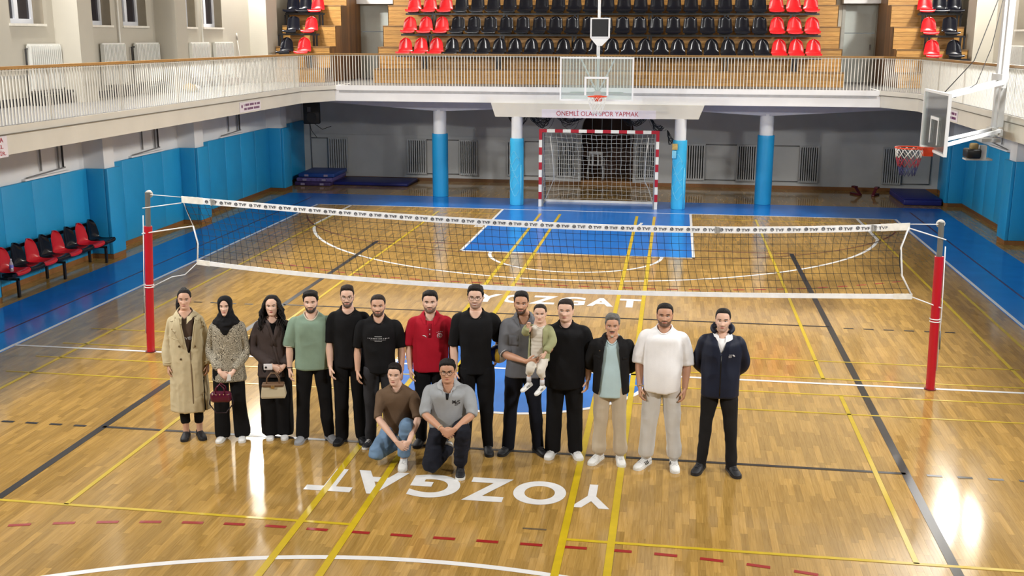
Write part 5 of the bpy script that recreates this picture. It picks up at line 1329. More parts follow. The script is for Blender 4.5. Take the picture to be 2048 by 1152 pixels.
# ---- figure
class Fig:
    """a person: joints in local space (facing -y, +x to the viewer's right), builders for body and clothes"""
    def __init__(s, label, x, y, H, rz=None, sw=0.185, stance=0.10, toe=(0.25, 0.25), tone='mid', female=False, build=1.0, head=None, pitch=0.10, yaw=0.0, roll=0.0, z=0.0, group='people posing on the court', hh=None):
        k = H / 1.75; s.k = k; s.H = H; s.sk = SK[tone]; s.female = female; s.bw = build
        if rz is None: rz = 0.75 * math.atan2(CAM_POS[0] - x, -CAM_POS[1] + y)
        s.root = thing('person', label, 'person', (x, y, z), rz, group)
        s.sw = sw
        s.J = {'pelvis': V((0, 0, 0.93 * k)), 'neck': V((0, 0.005, 1.497 * k))}
        for q, sx in (('L', -1), ('R', 1)):
            s.J['hip' + q] = V((sx * 0.088 * k, 0, 0.90 * k)); s.J['knee' + q] = V((sx * (0.088 * k * 0.45 + stance * 0.55), -0.015, 0.49 * k)); s.J['ank' + q] = V((sx * stance, 0.01, 0.085))
            s.J['sho' + q] = V((sx * (sw - 0.012), 0.012, 1.402 * k)); s.J['elb' + q] = V((sx * (sw + 0.055), 0.035, 1.13 * k)); s.J['wri' + q] = V((sx * (sw + 0.060), -0.02, 0.885 * k))
        s.toe = toe
        s.head = head or Head(); s.hh = s.head.hh
        s.headpos = V((0, -0.026, H - 0.012 - s.hh)); s.hrot = (pitch, roll, yaw)
        s.handspec = {}
    # -- body
    def head_matrix(s):
        from mathutils import Euler
        piv = s.headpos + V((0, 0.03, 0.02)); R = Euler((-s.hrot[0], s.hrot[1], s.hrot[2])).to_matrix().to_4x4()
        return Matrix.Translation(piv) @ R @ Matrix.Translation(s.headpos - piv)
    def arm_ctrl(s, q, grow=0.0, end=1.0, thin=1.0):
        S, E, W = s.J['sho' + q], s.J['elb' + q], s.J['wri' + q]; f = s.k * (0.86 if s.female else 1.0) * thin * (0.6 + 0.4 * s.bw); g = grow
        cx = -1 if q == 'L' else 1
        inn = S + V((-cx * 0.050, 0, 0.004))
        rows = [tuple(inn) + (0.046 * f + g, 0.050 * f + g), tuple(S + (E - S) * 0.06) + (0.050 * f + g, 0.055 * f + g), tuple(S.lerp(E, 0.45)) + (0.048 * f + g, 0.052 * f + g), tuple(S.lerp(E, 0.85)) + (0.041 * f + g, 0.043 * f + g), tuple(E.lerp(W, 0.12)) + (0.040 * f + g, 0.041 * f + g), tuple(E.lerp(W, 0.35)) + (0.041 * f + g, 0.039 * f + g), tuple(E.lerp(W, 0.72)) + (0.032 * f + g, 0.030 * f + g), tuple(W) + (0.0265 * f + g, 0.0215 * f + g)]
        return rows
    def torso_ctrl(s, prof):
        """prof rows: (fraction pelvis->neck, half width, half depth, forward shift)"""
        P_, N_ = s.J['pelvis'], s.J['neck']; ax = N_ - P_
        return [tuple(P_ + ax * f + V((0, -fw, 0))) + (a, b) for f, a, b, fw in prof]
    def body(s, brow=None, lip=None, arms=True, legs=True, stubble=0.0, moustache=1.0):
        mb = MB(); k = s.k; w = s.bw; mb.cur = 0
        hm = MB(); s.head.mesh(hm)
        M4 = s.head_matrix(); o = len(mb.v)
        raw = [V(p) / s.head.k for p in hm.v]; nhead = len(hm.v)
        mb.v.extend([tuple(M4 @ V(p)) for p in hm.v]); mb.f.extend(hm.f); mb.mi.extend(hm.mi)
        mb.cur = 0; N_ = s.J['neck']; hc = M4 @ V((0, 0.018 * s.head.k, 0.055 * s.head.k)); rn = (0.050 if s.female else 0.059) * (0.75 + 0.25 * w)
        limb(mb, [tuple(N_ + V((0, 0.01, -0.06))) + (rn * 1.28, rn * 1.05), tuple(N_ + V((0, 0.008, 0.0))) + (rn * 1.12, rn * 1.05), tuple(N_.lerp(hc, 0.5)) + (rn * 0.98, rn * 1.0), tuple(hc) + (rn * 0.92, rn * 1.0)], 18, 4)
        limb(mb, s.torso_ctrl([(-0.12, 0.145 * k * w, 0.095 * k * w, 0), (0.15, 0.13 * k * w, 0.085 * k * w, 0), (0.5, 0.14 * k * w, 0.09 * k * w, 0), (0.8, 0.14 * k, 0.085 * k, 0), (0.93, 0.10 * k, 0.066 * k, 0), (1.0, 0.06 * k, 0.06 * k, 0)]), 18, 4)
        for q in 'LR':
            cx = -1 if q == 'L' else 1
            if legs:
                h, kn, an = s.J['hip' + q], s.J['knee' + q], s.J['ank' + q]
                limb(mb, [tuple(h) + (0.07 * k, 0.075 * k), tuple(h.lerp(kn, 0.5)) + (0.062 * k, 0.065 * k), tuple(kn) + (0.048 * k, 0.048 * k), tuple(kn.lerp(an, 0.35)) + (0.046 * k, 0.05 * k), tuple(an + V((0, 0, 0.02))) + (0.034 * k, 0.038 * k), tuple(an + V((0, 0, -0.04))) + (0.034 * k, 0.04 * k)], 12, 3)
            if arms and ('hide' + q) not in s.handspec:
                limb(mb, s.arm_ctrl(q), 14, 4)
                d = s.handspec.get(q, {}); u = d.get('u', (s.J['wri' + q] - s.J['elb' + q]).normalized()); nn = d.get('n', (-cx, 0.25, 0)); th = d.get('thumb')
                if th is None:
                    uu = V(u); sd = uu.cross(V(nn)); th = 1 if sd.y < 0 else -1
                hand(mb, s.J['wri' + q], u, nn, th, d.get('curl', 0.38), d.get('size', (0.88 if s.female else 1.0) * k ** 0.5), d.get('curls'), d.get('spread', 0.05))
        b = mb.build('body', [s.sk, M_EYEW, M_IRIS, lip or M_LIPM, brow or H_BRN], s.root, smooth=True, fix=True)
        at = b.data.attributes.new('stubble', 'FLOAT', 'POINT'); val = np.zeros(len(b.data.vertices))
        if stubble:
            ss = lambda u: max(0.0, min(1.0, u)) ** 2 * (3 - 2 * max(0.0, min(1.0, u)))
            for i_, p in enumerate(raw):
                th = math.atan2(p.x / 0.075, -p.y / 0.085); val[i_] = stubble * stubble_mask(abs(th), abs(p.x), p.z, moustache)
        at.data.foreach_set('value', val)
        return b
    def headpart(s, mb, name, m, parent=None):
        M4 = s.head_matrix(); mb.v = [tuple(M4 @ V(p)) for p in mb.v]
        return mb.build(name, m, parent or s.root, smooth=True)
    def hair(s, m, line=None, top=0.020, side=0.007, back=0.010, noise=0.004, seed=1, front_up=0.0):
        line = line or hairline()
        def th_(th, t):
            a_ = min(1, max(0, (abs(th) - 0.5) / 0.6)); a_ *= 1 - 0.5 * min(1, max(0, (abs(th) - 2.2) / 0.6)); u = max(0, min(1, (t - 0.70 - 0.08 * a_) / 0.17)); u = u * u * (3 - 2 * u); base = side + (back - side) * max(0, (abs(th) - 1.6) / 1.5)
            return base + (top - base) * u + front_up * max(0, 1 - abs(th) / 0.9) * max(0, 1 - abs(t - 0.86) / 0.12)
        return s.headpart(s.head.shell(line, th_, noise, seed), 'hair', m)
    def beard(s, m, thick=0.005, full=True, noise=0.002, seed=2):
        return s.headpart(s.head.shell(beardline(full), lambda a, b: thick, noise, seed, drop=-0.004), 'beard' if full else 'moustache', m)
    def glasses(s, m, round_=True, r=0.021):
        mb = MB(); h = s.head
        for sx in (-1, 1):
            pts = []
            for q in range(20):
                a = 2 * PI * q / 20; e = 0.9 if round_ else 0.6
                x = sx * 0.031 + r * 1.08 * math.copysign(abs(math.cos(a)) ** e, math.cos(a)); z = 0.110 + r * (0.95 if round_ else 0.75) * math.copysign(abs(math.sin(a)) ** e, math.sin(a))
                pts.append(V((x, -0.100 + 0.25 * abs(x) ** 1.5, z)) * h.k)
            mb.tube(pts, 0.0019 * h.k, 5, closed=True)
            mb.tube([V((sx * 0.053, -0.096, 0.114)) * h.k, V((sx * 0.072, -0.07, 0.115)) * h.k, V((sx * 0.076, 0.01, 0.114)) * h.k], 0.0018 * h.k, 5)
        mb.tube([V((-0.009, -0.1, 0.113)) * h.k, V((0, -0.103, 0.115)) * h.k, V((0.009, -0.1, 0.113)) * h.k], 0.0018 * h.k, 5)
        return s.headpart(mb, 'glasses', m)
    # -- clothes
    def top(s, m, hem=-0.10, hw=0.175, hd=0.125, ww=0.165, wd=0.115, cw=0.185, cd=0.120, sleeve=0.62, sleeve_r=0.020, belly=0.0, name='shirt', folds=((0.011, (5, 5, 2.4)), (0.006, (10, 10, 6))), seed=0, neck_r=0.066, voxel=0.010, sleeves='LR', cuff=0.0, smooth=5, extra=None, scoop=(0.078, 0.084, 0.012)):
        """torso plus sleeves welded into one garment; sleeve = share of the arm covered (1 = to the wrist)"""
        k = s.k; mb = MB()
        prof = [(hem, hw * k, hd * k, belly * 0.4), (hem * 0.5 + 0.06, (hw + ww) / 2 * k, (hd + wd) / 2 * k, belly * 0.8), (0.24, ww * k, wd * k, belly), (0.48, (ww * 0.45 + cw * 0.55) * k, (wd * .5 + cd * .5) * k, belly * 0.5), (0.68, cw * k, cd * k, 0.005), (0.80, cw * 0.97 * k, cd * 0.95 * k, 0), (0.875, s.sw * 0.90, 0.090 * k, -0.004), (0.925, s.sw * 0.74, 0.080 * k, -0.006), (0.965, s.sw * 0.52, 0.072 * k, -0.006), (1.02, neck_r * k, neck_r * k, -0.004)]
        limb(mb, s.torso_ctrl(prof), 26, 5, (1, 0, 0), 2.25)
        for q in sleeves:
            rows = s.arm_ctrl(q); C = catmull(rows, 5); n = max(3, int(round((len(C) - 1) * (0.10 + 0.90 * sleeve)))); C = C[:n + 1].copy()
            fall = np.clip(np.linspace(0.0, 1.7, len(C)), 0.12, 1); C[:, 3] += sleeve_r * fall; C[:, 4] += sleeve_r * fall
            if cuff: C[-2:, 3:] -= cuff
            limb(mb, C, 16, 1, (1, 0, 0), 2.0)
        if extra: extra(mb)
        me = cloth(mb, voxel, smooth, folds, seed, name); me.materials.append(m)
        if scoop:
            rx, ry, sh_ = scoop[0] * k, scoop[1] * k, scoop[2] * k; N_ = s.J['neck']; tl = V((s.J['neck'] - s.J['pelvis'])).normalized(); slope = -tl.y / max(tl.z, 0.3)
            bv_ = bvh_of(me); pts = []
            for a in np.linspace(0, 2 * PI, 30, endpoint=False):
                q = V((N_.x + rx * math.cos(a), N_.y - sh_ + ry * math.sin(a), N_.z + 0.25)); h_ = bv_.ray_cast(q, V((0, 0, -1)))
                if h_[0] is not None: pts.append(h_[0])
            s.neckpts = pts; s.bv = bv_
            bm = bmesh.new(); bm.from_mesh(me)
            dead = [v for v in bm.verts if v.co.z > N_.z - 0.13 * k and ((v.co.x - N_.x) / rx) ** 2 + ((v.co.y - N_.y + sh_) / ry) ** 2 < 1]
            bmesh.ops.delete(bm, geom=dead, context='VERTS'); soft_edge(bm, 5); bm.to_mesh(me); bm.free(); me.update()
        o = link(name, me, s.root); return o
    def neckband(s, m, r=0.066, tube=0.008, drop=0.012, name='neckband', parent=None):
        P_ = s.neckpts; n = len(P_); sm = [(P_[i - 1] + P_[i] * 2 + P_[(i + 1) % n]) / 4 + V((0, 0, 0.001)) for i in range(n)]
        return MB().tube(sm, tube, 8, closed=True).build(name, m, parent or s.root, smooth=True)
    def collar(s, m, r=0.068, h=0.045, name='collar', parent=None, spread=0.6):
        """turned-down collar: stand at the neck, fall lying on the garment, two points at the throat"""
        N_ = s.J['neck']; k = s.k; P_ = s.neckpts; rings = []; n = 29
        c0 = sum(P_, V((0, 0, 0))) / len(P_); gap = spread * 0.32
        for i in range(n):
            u = i / (n - 1); a = -PI / 2 + gap + (2 * PI - 2 * gap) * u; c, sn = math.cos(a), math.sin(a); d = V((c, sn, 0)); fr = max(0, -sn)
            best = min(P_, key=lambda p: -((p - c0).normalized().xy.dot(d.xy))); ins = best - d * 0.006
            tip = max(0, 1 - min(u, 1 - u) / 0.10); w = h * (0.85 + 0.55 * tip)
            up = ins + V((0, 0, 0.010 * (1 - 0.5 * fr)))
            z = up.z - w * (0.66 + 0.26 * fr); hit = s.bv.ray_cast(V((N_.x, N_.y, z)) + d * 0.5, -d)[0]
            low = (hit + d * 0.008) if hit is not None and (hit - up).length < 0.12 else up + d * w * 0.6 + V((0, 0, z - up.z))
            mid = (up + low) / 2 + d * 0.006 + V((0, 0, 0.006))
            rings.append([ins, up, up + d * 0.006 + V((0, 0, 0.002)), mid + d * 0.003, low + d * 0.003, low, mid - d * 0.002, up + d * 0.003 - V((0, 0, 0.004))])
        return MB().loft(rings).build(name, m, parent or s.root, smooth='auto')
    def legs(s, m, hip_w=0.168, hip_d=0.120, thigh=0.086, knee=0.066, ankle=0.060, hem=None, name='trousers', folds=((0.009, (6, 6, 3)), (0.004, (10, 10, 9))), seed=3, voxel=0.010, top_f=0.07, cuff=None, smooth=5):
        k = s.k; mb = MB(); w = s.bw; hip_w -= 0.018; hip_d -= 0.026
        limb(mb, s.torso_ctrl([(-0.13, hip_w * 0.90 * k, hip_d * 0.95 * k, 0), (-0.05, hip_w * k, hip_d * k, 0), (top_f * 0.5, hip_w * 0.98 * k, hip_d * k, 0), (top_f, hip_w * 0.94 * k, hip_d * 0.95 * k, 0)]), 24, 4, (1, 0, 0), 2.2)
        for q in 'LR':
            h, kn, an = s.J['hip' + q], s.J['knee' + q], s.J['ank' + q]
            e = an + V((0, 0, (hem if hem is not None else -0.045)))
            if hem is not None and hem > 0.3: e = kn.lerp(an, 1 - hem)
            rows = [tuple(h + (h - kn).normalized() * 0.02) + (thigh * 0.98 * k, thigh * 1.15 * k), tuple(h.lerp(kn, 0.25)) + (thigh * k, thigh * 1.12 * k), tuple(h.lerp(kn, 0.6)) + ((thigh * .6 + knee * .4) * k, (thigh * .65 + knee * .38) * k), tuple(kn) + (knee * k, knee * 1.05 * k), tuple(kn.lerp(e, 0.4)) + ((knee * 0.6 + ankle * 0.4) * k, (knee * 0.65 + ankle * 0.4) * k), tuple(kn.lerp(e, 0.8)) + (ankle * 1.03 * k, ankle * 1.08 * k), tuple(e) + (ankle * k, ankle * 1.08 * k)]
            if cuff: rows[-2] = tuple(kn.lerp(e, 0.86)) + (ankle * 1.25 * k, ankle * 1.28 * k); rows.insert(-1, tuple(kn.lerp(e, 0.93)) + (cuff * 1.0, cuff * 1.05)); rows[-1] = tuple(e) + (cuff, cuff * 1.05)
            limb(mb, rows, 18, 4, (1, 0, 0), 2.0)
        me = cloth(mb, voxel, smooth, folds, seed, name); me.materials.append(m)
        return link(name, me, s.root)
    def shoes(s, m_up, m_sole, **kw):
        for i, q in enumerate('LR'):
            cx = -1 if q == 'L' else 1; a = s.J['ank' + q]
            shoe(s.root, (a.x, a.y + 0.0, 0.0), cx * s.toe[i], m_up, m_sole, **kw)

M_SOLEW = mat('white_sole_rubber', (226, 226, 222), 0.5, var=0.04); M_SOLEB = mat('black_sole_rubber', (30, 30, 32), 0.6, var=0.1)
M_SHW = mat('white_sneaker_leather', (226, 226, 224), 0.45, var=0.05); M_SHB = mat('black_sneaker_knit', (28, 29, 33), 0.6, var=0.2, scale=30); M_SHG = mat('grey_slip_on_canvas', (140, 142, 146), 0.7, var=0.1)
M_LACEW = mat('white_laces', (215, 215, 215), 0.7); M_LACEK = mat('dark_laces', (50, 50, 54), 0.7)
M_PRW = mat('white_shirt_print', (206, 206, 210), 0.6, var=0.05); M_PRK = mat('black_shirt_print', (30, 30, 34), 0.6, var=0.05)
M_STRK = mat('black_shoe_stripe', (30, 30, 34), 0.5)
def belt_tube(f, name, m, r=0.008):
    pass
def ring_band(parent, c, r, m, name, tube=0.006, nrm=(0, 0, 1)):
    n = V(nrm).normalized(); a = n.orthogonal().normalized(); b = n.cross(a)
    return MB().tube([V(c) + (a * math.cos(q) + b * math.sin(q)) * r for q in np.linspace(0, 2 * PI, 16, endpoint=False)], tube, 6, closed=True).build(name, m, parent, smooth=True)
def clasp(f, z, y=-0.20, x=0.0, elb=0.075, ey=0.03, ez=1.10, over=1):
    """both hands folded in front at (x, y, z)"""
    k = f.k
    for q, cx in (('L', -1), ('R', 1)):
        f.J['elb' + q] = V((cx * (f.sw + elb), ey, ez * k)); f.J['wri' + q] = V((x + cx * 0.062, y + 0.03, z + 0.035))
        top = (q == 'L') == (over > 0)
        f.handspec[q] = {'u': V((-cx * 0.80, -0.12, -0.55)), 'n': V((0.0, 0.85 if top else 0.8, -0.5)), 'thumb': None, 'curl': 0.42 if top else 0.30}
        uu = V(f.handspec[q]['u']); sd = uu.cross(V(f.handspec[q]['n'])); f.handspec[q]['thumb'] = 1 if sd.z > 0 else -1
        if not top: f.J['wri' + q] += V((0, 0.030, -0.015))

# ---------- woman in trench coat
f = Fig('woman in an open beige trench coat over a brown sweater, with a dark ponytail', -3.33, -3.13, 1.735, rz=0.30, sw=0.150, stance=0.075, toe=(0.05, 0.35), tone='mid', female=True, build=0.9, head=Head(0.215, 0.94, 0.90, 0.85), pitch=0.06, yaw=0.05, roll=0.03)
for q, cx in (('L', -1), ('R', 1)): f.J['elb' + q] = V((cx * 0.205, 0.03, 1.10)); f.J['wri' + q] = V((cx * 0.212, -0.04, 0.86))
f.body(brow=H_BLK); f.hair(H_BLK, hairline(0.82, 0.74, 0.46, 0.20), 0.010, 0.007, 0.012, 0.002)
mb = MB(); limb(mb, [(-0.005, 0.085, 0.19, 0.03, 0.03), (-0.015, 0.135, 0.185, 0.036, 0.033), (-0.045, 0.150, 0.11, 0.040, 0.034), (-0.075, 0.135, 0.02, 0.034, 0.028), (-0.085, 0.115, -0.06, 0.010, 0.010)], 12, 4); f.headpart(mb, 'ponytail', H_BLK)
F_SWEAT = fabric('brown_sweater_knit', (84, 68, 58), 0.1)
sw_ = f.top(F_SWEAT, hem=-0.16, hw=0.160, hd=0.110, ww=0.15, wd=0.105, cw=0.138, cd=0.104, sleeve=0.18, sleeve_r=0.008, sleeves='', name='sweater', seed=4, folds=((0.003, (6, 6, 3)),)); f.neckband(F_SWEAT, 0.060, 0.010, 0.010)
print_on('EVER', 0.03, 1.19, 0.12, 0.03, bvh_of(sw_.data), M_PRW, sw_)
f.legs(F_BLACKT, thigh=0.078, knee=0.056, ankle=0.046, hem=0.09, name='leggings', hip_w=0.15, hip_d=0.11, seed=5)
F_TRENCH = fabric('beige_trench_cotton', (196, 182, 148), 0.06, bump=0.12); F_TRENCHD = fabric('trench_lining', (112, 92, 70), 0.08)
ct = f.top(F_TRENCH, hem=-1.04, hw=0.215, hd=0.165, ww=0.182, wd=0.145, cw=0.172, cd=0.134, sleeve=0.96, sleeve_r=0.026, name='trench_coat', scoop=(0.088, 0.085, 0.008), seed=9, folds=((0.010, (6, 6, 1.6)), (0.006, (12, 12, 4)), (0.003, (22, 22, 16))), voxel=0.011, neck_r=0.078, smooth=4)
cut_open(ct.data, lambda x, y, z: y < -0.02 and abs(x - 0.035) < (0.012 + max(0, (z - 1.02)) * 0.16) and 1.02 < z < 1.60 or (y < -0.05 and z < 0.75 and abs(x - 0.17) < 0.006), 0.008)
bv = bvh_of(ct.data)
for sx, x0 in ((-1, 0.0), (1, 0.07)):
    pl = [(x0 + sx * 0.055, 1.435), (x0 + sx * 0.115, 1.40), (x0 + sx * 0.145, 1.30), (x0 + sx * 0.085, 1.285), (x0 + sx * 0.10, 1.255), (x0 + sx * 0.02, 1.08), (x0 + sx * 0.012, 1.10)]
    me = patch(pl if sx > 0 else pl[::-1], bv, 0.010, 0.007); me.materials.append(F_TRENCH); link('lapel', me, ct)
    me = patch([(sx * 0.10, 1.425), (sx * 0.158, 1.395), (sx * 0.160, 1.372), (sx * 0.10, 1.40)][::sx], bv, 0.008, 0.006, 2); me.materials.append(F_TRENCH); link('epaulette', me, ct)
me = patch([(-0.19, 1.215), (-0.02, 1.175), (-0.02, 1.165), (-0.19, 1.205)], bv, 0.006, 0.006, 2); me.materials.append(F_TRENCH); link('storm_flap', me, ct)
me = patch([(0.045, 0.30), (0.055, 0.30), (0.055, 1.05), (0.045, 1.05)], bv, 0.004, 0.006, 3); me.materials.append(F_TRENCHD); link('front_edge', me, ct)
for bx, bz in ((-0.065, 1.11), (-0.055, 0.965), (0.10, 1.10)):
    h_ = bv.ray_cast(V((bx, -1, bz)), V((0, 1, 0)))[0]
    if h_: MB().prism([(0.012 * math.cos(2 * PI * q / 12), 0.012 * math.sin(2 * PI * q / 12)) for q in range(12)], 'y', -0.004, 0.004).build('button', mat('brown_button', (84, 66, 44), 0.4), ct, loc=(h_.x, h_.y - 0.004, h_.z))
f.collar(F_TRENCH, 0.078, 0.055, parent=ct)
for cx in (-1, 1): ring_band(ct, (cx * 0.2105, -0.032, 0.90), 0.055, F_TRENCH, 'cuff_strap', 0.006, (0.03 * cx, -0.2, -1))
f.shoes(M_SHB, M_SOLEB, L_=0.25)

# ---------- woman in hijab
f = Fig('woman in a black headscarf and a patterned cream blouse holding a burgundy bag', -2.86, -3.12, 1.665, rz=0.22, sw=0.155, stance=0.108, toe=(0.18, 0.10), tone='fair', female=True, build=0.85, head=Head(0.208, 0.95, 0.90, 0.85), pitch=0.10, yaw=0.0)
clasp(f, 0.80, -0.20, 0.0, 0.052, 0.03, 1.09)
f.body(brow=H_BRN, lip=M_LIPM)
def scarf_line(th, t):
    a = abs(th); e = math.hypot(a / 0.80, (t - 0.40) / 0.42); return (e - 1) / 0.10
F_HIJ = fabric('black_headscarf', (20, 20, 23), 0.15)
f.headpart(f.head.shell(scarf_line, lambda a, b: 0.016 + 0.006 * math.sin(3 * a) * 0, 0.003, 8, t0=-0.035, nscale=25), 'headscarf', F_HIJ)
mb = MB(); N_ = f.J['neck']; limb(mb, [tuple(N_ + V((0, 0.03, 0.13))) + (0.060, 0.055), tuple(N_ + V((0, 0.012, 0.065))) + (0.074, 0.078), tuple(N_ + V((0, 0.0, 0.02))) + (0.088, 0.088), tuple(N_ + V((0, -0.004, -0.025))) + (0.128, 0.104), tuple(N_ + V((0, -0.012, -0.075))) + (0.150, 0.122), tuple(N_ + V((0, -0.03, -0.12))) + (0.10, 0.112), tuple(N_ + V((0.0, -0.07, -0.20))) + (0.03, 0.07)], 24, 4)
me = cloth(mb, 0.008, 5, ((0.006, (14, 14, 22)), (0.004, (26, 26, 30))), 2, 'scarf_drape'); me.materials.append(F_HIJ); link('scarf_drape', me, f.root)
def paisley():
    m, nt, b = _nt('paisley_print'); N, L = nt.nodes, nt.links
    tc = N.new('ShaderNodeTexCoord'); ds = N.new('ShaderNodeTexNoise'); ds.inputs['Scale'].default_value = 14
    L.new(tc.outputs['Object'], ds.inputs['Vector'])
    ad = N.new('ShaderNodeMix'); ad.data_type = 'VECTOR'; ad.inputs['Factor'].default_value = 0.06; L.new(tc.outputs['Object'], ad.inputs[4]); L.new(ds.outputs['Color'], ad.inputs[5])
    vo = N.new('ShaderNodeTexVoronoi'); vo.inputs['Scale'].default_value = 27; L.new(ad.outputs[1], vo.inputs['Vector'])
    mu = N.new('ShaderNodeMath'); mu.operation = 'MULTIPLY'; mu.inputs[1].default_value = 30; L.new(vo.outputs['Distance'], mu.inputs[0])
    si = N.new('ShaderNodeMath'); si.operation = 'SINE'; L.new(mu.outputs[0], si.inputs[0])
    n2 = N.new('ShaderNodeTexNoise'); n2.inputs['Scale'].default_value = 60; L.new(tc.outputs['Object'], n2.inputs['Vector'])
    a2 = N.new('ShaderNodeMath'); a2.operation = 'MULTIPLY_ADD'; a2.inputs[1].default_value = 2.6; L.new(n2.outputs['Fac'], a2.inputs[0]); L.new(si.outputs[0], a2.inputs[2])
    rp = N.new('ShaderNodeValToRGB'); rp.color_ramp.elements[0].position = 0.30; rp.color_ramp.elements[0].color = srgb(84, 78, 66); rp.color_ramp.elements[1].position = 0.72; rp.color_ramp.elements[1].color = srgb(200, 192, 172)
    e = rp.color_ramp.elements.new(0.5); e.color = srgb(140, 132, 112)
    mr = N.new('ShaderNodeMapRange'); mr.inputs['From Min'].default_value = 0.1; mr.inputs['From Max'].default_value = 2.6; L.new(a2.outputs[0], mr.inputs['Value']); L.new(mr.outputs[0], rp.inputs[0])
    L.new(rp.outputs[0], b.inputs['Base Color']); b.inputs['Roughness'].default_value = 0.6
    return m
F_PAIS = paisley()
bl = f.top(F_PAIS, hem=-0.34, hw=0.195, hd=0.135, ww=0.165, wd=0.12, cw=0.160, cd=0.118, sleeve=0.92, sleeve_r=0.020, name='blouse', seed=12, folds=((0.008, (10, 10, 4)), (0.005, (18, 18, 10))), cuff=0.008)
f.legs(F_BLACKT, thigh=0.088, knee=0.080, ankle=0.086, name='wide_trousers', hip_w=0.165, seed=6, folds=((0.009, (9, 9, 1.5)), (0.004, (14, 14, 5))))
f.shoes(M_SHW, M_SOLEW, L_=0.235, laces=M_LACEW)
bg = thing('handbag', 'small burgundy patent handbag in the hands of the woman with the headscarf', 'handbag', (-2.855, -3.385, 0.525), 0.2)
M_BAGR = mat('burgundy_patent', (84, 18, 44), 0.25, var=0.15, scale=10, bump=0.2, bscale=20); M_GOLD = mat('gold_stud', (190, 160, 110), 0.3, 0.8, var=0)
pad('bag_body', -0.115, 0.115, -0.05, 0.05, 0.0, 0.125, M_BAGR, bg, 0.04, 3)
for yy in (-0.04, 0.04): MB().tube([(-0.05, yy, 0.11), (-0.045, yy, 0.17), (0, yy * 0.6, 0.21), (0.045, yy, 0.17), (0.05, yy, 0.11)], 0.007, 6).build('handle', M_BAGR, bg, smooth=True)
MB().tube([(-0.11, 0.02, 0.08), (-0.13, 0, -0.02), (-0.06, -0.01, -0.12), (0.05, -0.01, -0.12), (0.13, 0, -0.02), (0.11, 0.02, 0.08)], 0.007, 6).build('shoulder_strap', mat('dark_bag_strap', (34, 16, 26), 0.4), bg, smooth=True)
for q in range(5): MB().lathe([(0.006, 0), (0.001, 0.004)], 8, 0, 0).build('stud', M_GOLD, bg, loc=(-0.08 + 0.04 * q, -0.052, 0.10)).rotation_euler = (PI / 2, 0, 0)
pp = thing('folded_paper', 'small white folded paper in the hands above the burgundy bag', 'paper', (-2.80, -3.345, 0.755), 0.2)
MB().prism([(0, 0), (0.05, 0.01), (0.055, 0.07), (0.02, 0.08)], 'y', -0.004, 0.004).build('paper_sheet', M_SHW, pp)

# ---------- woman in brown wrap jacket
f = Fig('woman with long curly black hair in a dark brown wrap jacket holding a beige bag', -2.38, -2.97, 1.655, rz=0.26, sw=0.168, stance=0.075, toe=(0.05, 0.05), tone='fair', female=True, build=1.0, head=Head(0.212, 1.0, 0.98, 0.85), pitch=0.10)
clasp(f, 0.86, -0.215, 0.055, 0.075, 0.02, 1.10)
f.body(brow=H_BLK, lip=M_LIPR); f.hair(H_BLK, hairline(0.86, 0.72, 0.30, 0.0), 0.018, 0.016, 0.022, 0.005)
rg = random.Random(21); mb = MB()
for k in range(105):
    a = rg.uniform(0.95, 2 * PI - 0.95); t0 = rg.uniform(0.55, 0.82); p0 = f.head.pt(a, t0, 0.012); out = V((p0.x, p0.y + 0.02, 0)).normalized()
    L_ = rg.uniform(0.26, 0.36); pts = []; ph = rg.uniform(0, 6)
    for j in range(12):
        u = j / 11; w = 0.014 * min(1, u * 2)
        fwd = V((0, -0.05, 0)) * max(0, u - 0.35) * (1 if abs(p0.x) > 0.05 else 0)
        pts.append(p0 + out * ((0.018 + 0.03 * ((k * 37) % 100) / 100) * math.sin(min(u * 2.4, 1.57)) + 0.02 * u) + fwd + V((math.cos(ph + u * 17) * w, math.sin(ph + u * 17) * w, -L_ * u)))
    mb.tube(pts, [0.0095 * (1 - 0.5 * j / 11) for j in range(12)], 5)
f.headpart(mb, 'curly_locks', H_BLK)
F_WRAP = fabric('dark_brown_jacket_wool', (70, 60, 58), 0.08)
it = f.top(F_BLACK, hem=0.2, hw=0.15, hd=0.10, ww=0.15, wd=0.105, cw=0.165, cd=0.112, sleeve=0.2, sleeve_r=0.004, sleeves='', name='undershirt', seed=1, folds=((0.003, (6, 6, 3)),)); f.neckband(F_BLACK, 0.062, 0.006)
jk = f.top(F_WRAP, hem=-0.27, hw=0.205, hd=0.140, ww=0.178, wd=0.13, cw=0.182, cd=0.128, sleeve=0.94, sleeve_r=0.026, name='wrap_jacket', scoop=(0.080, 0.080, 0.008), seed=15, folds=((0.008, (8, 8, 4)), (0.004, (16, 16, 9))), neck_r=0.074)
cut_open(jk.data, lambda x, y, z: y < -0.02 and abs(x) < (z - 1.19) * 0.30 and z > 1.19, 0.008)
bv = bvh_of(jk.data)
for pl in ([(-0.065, 1.40), (-0.03, 1.40), (0.045, 1.10), (0.02, 1.10)], [(0.065, 1.40), (0.115, 1.36), (-0.005, 1.10), (-0.03, 1.12)][::-1], [(0.0, 1.11), (0.03, 1.10), (0.09, 0.78), (0.07, 0.78)]):
    me = patch(pl, bv, 0.006, 0.006); me.materials.append(F_WRAP); link('wrap_edge', me, jk)
f.legs(F_BLACKT, thigh=0.104, knee=0.105, ankle=0.100, name='wide_trousers', hip_w=0.185, hip_d=0.135, seed=8, folds=((0.008, (9, 9, 1.5)), (0.004, (14, 14, 5))))
f.shoes(M_SHW, M_SOLEW, L_=0.23)
bg = thing('handbag', 'beige top-handle bag with brown trim held by the curly-haired woman', 'handbag', (-2.305, -3.235, 0.565), 0.25)
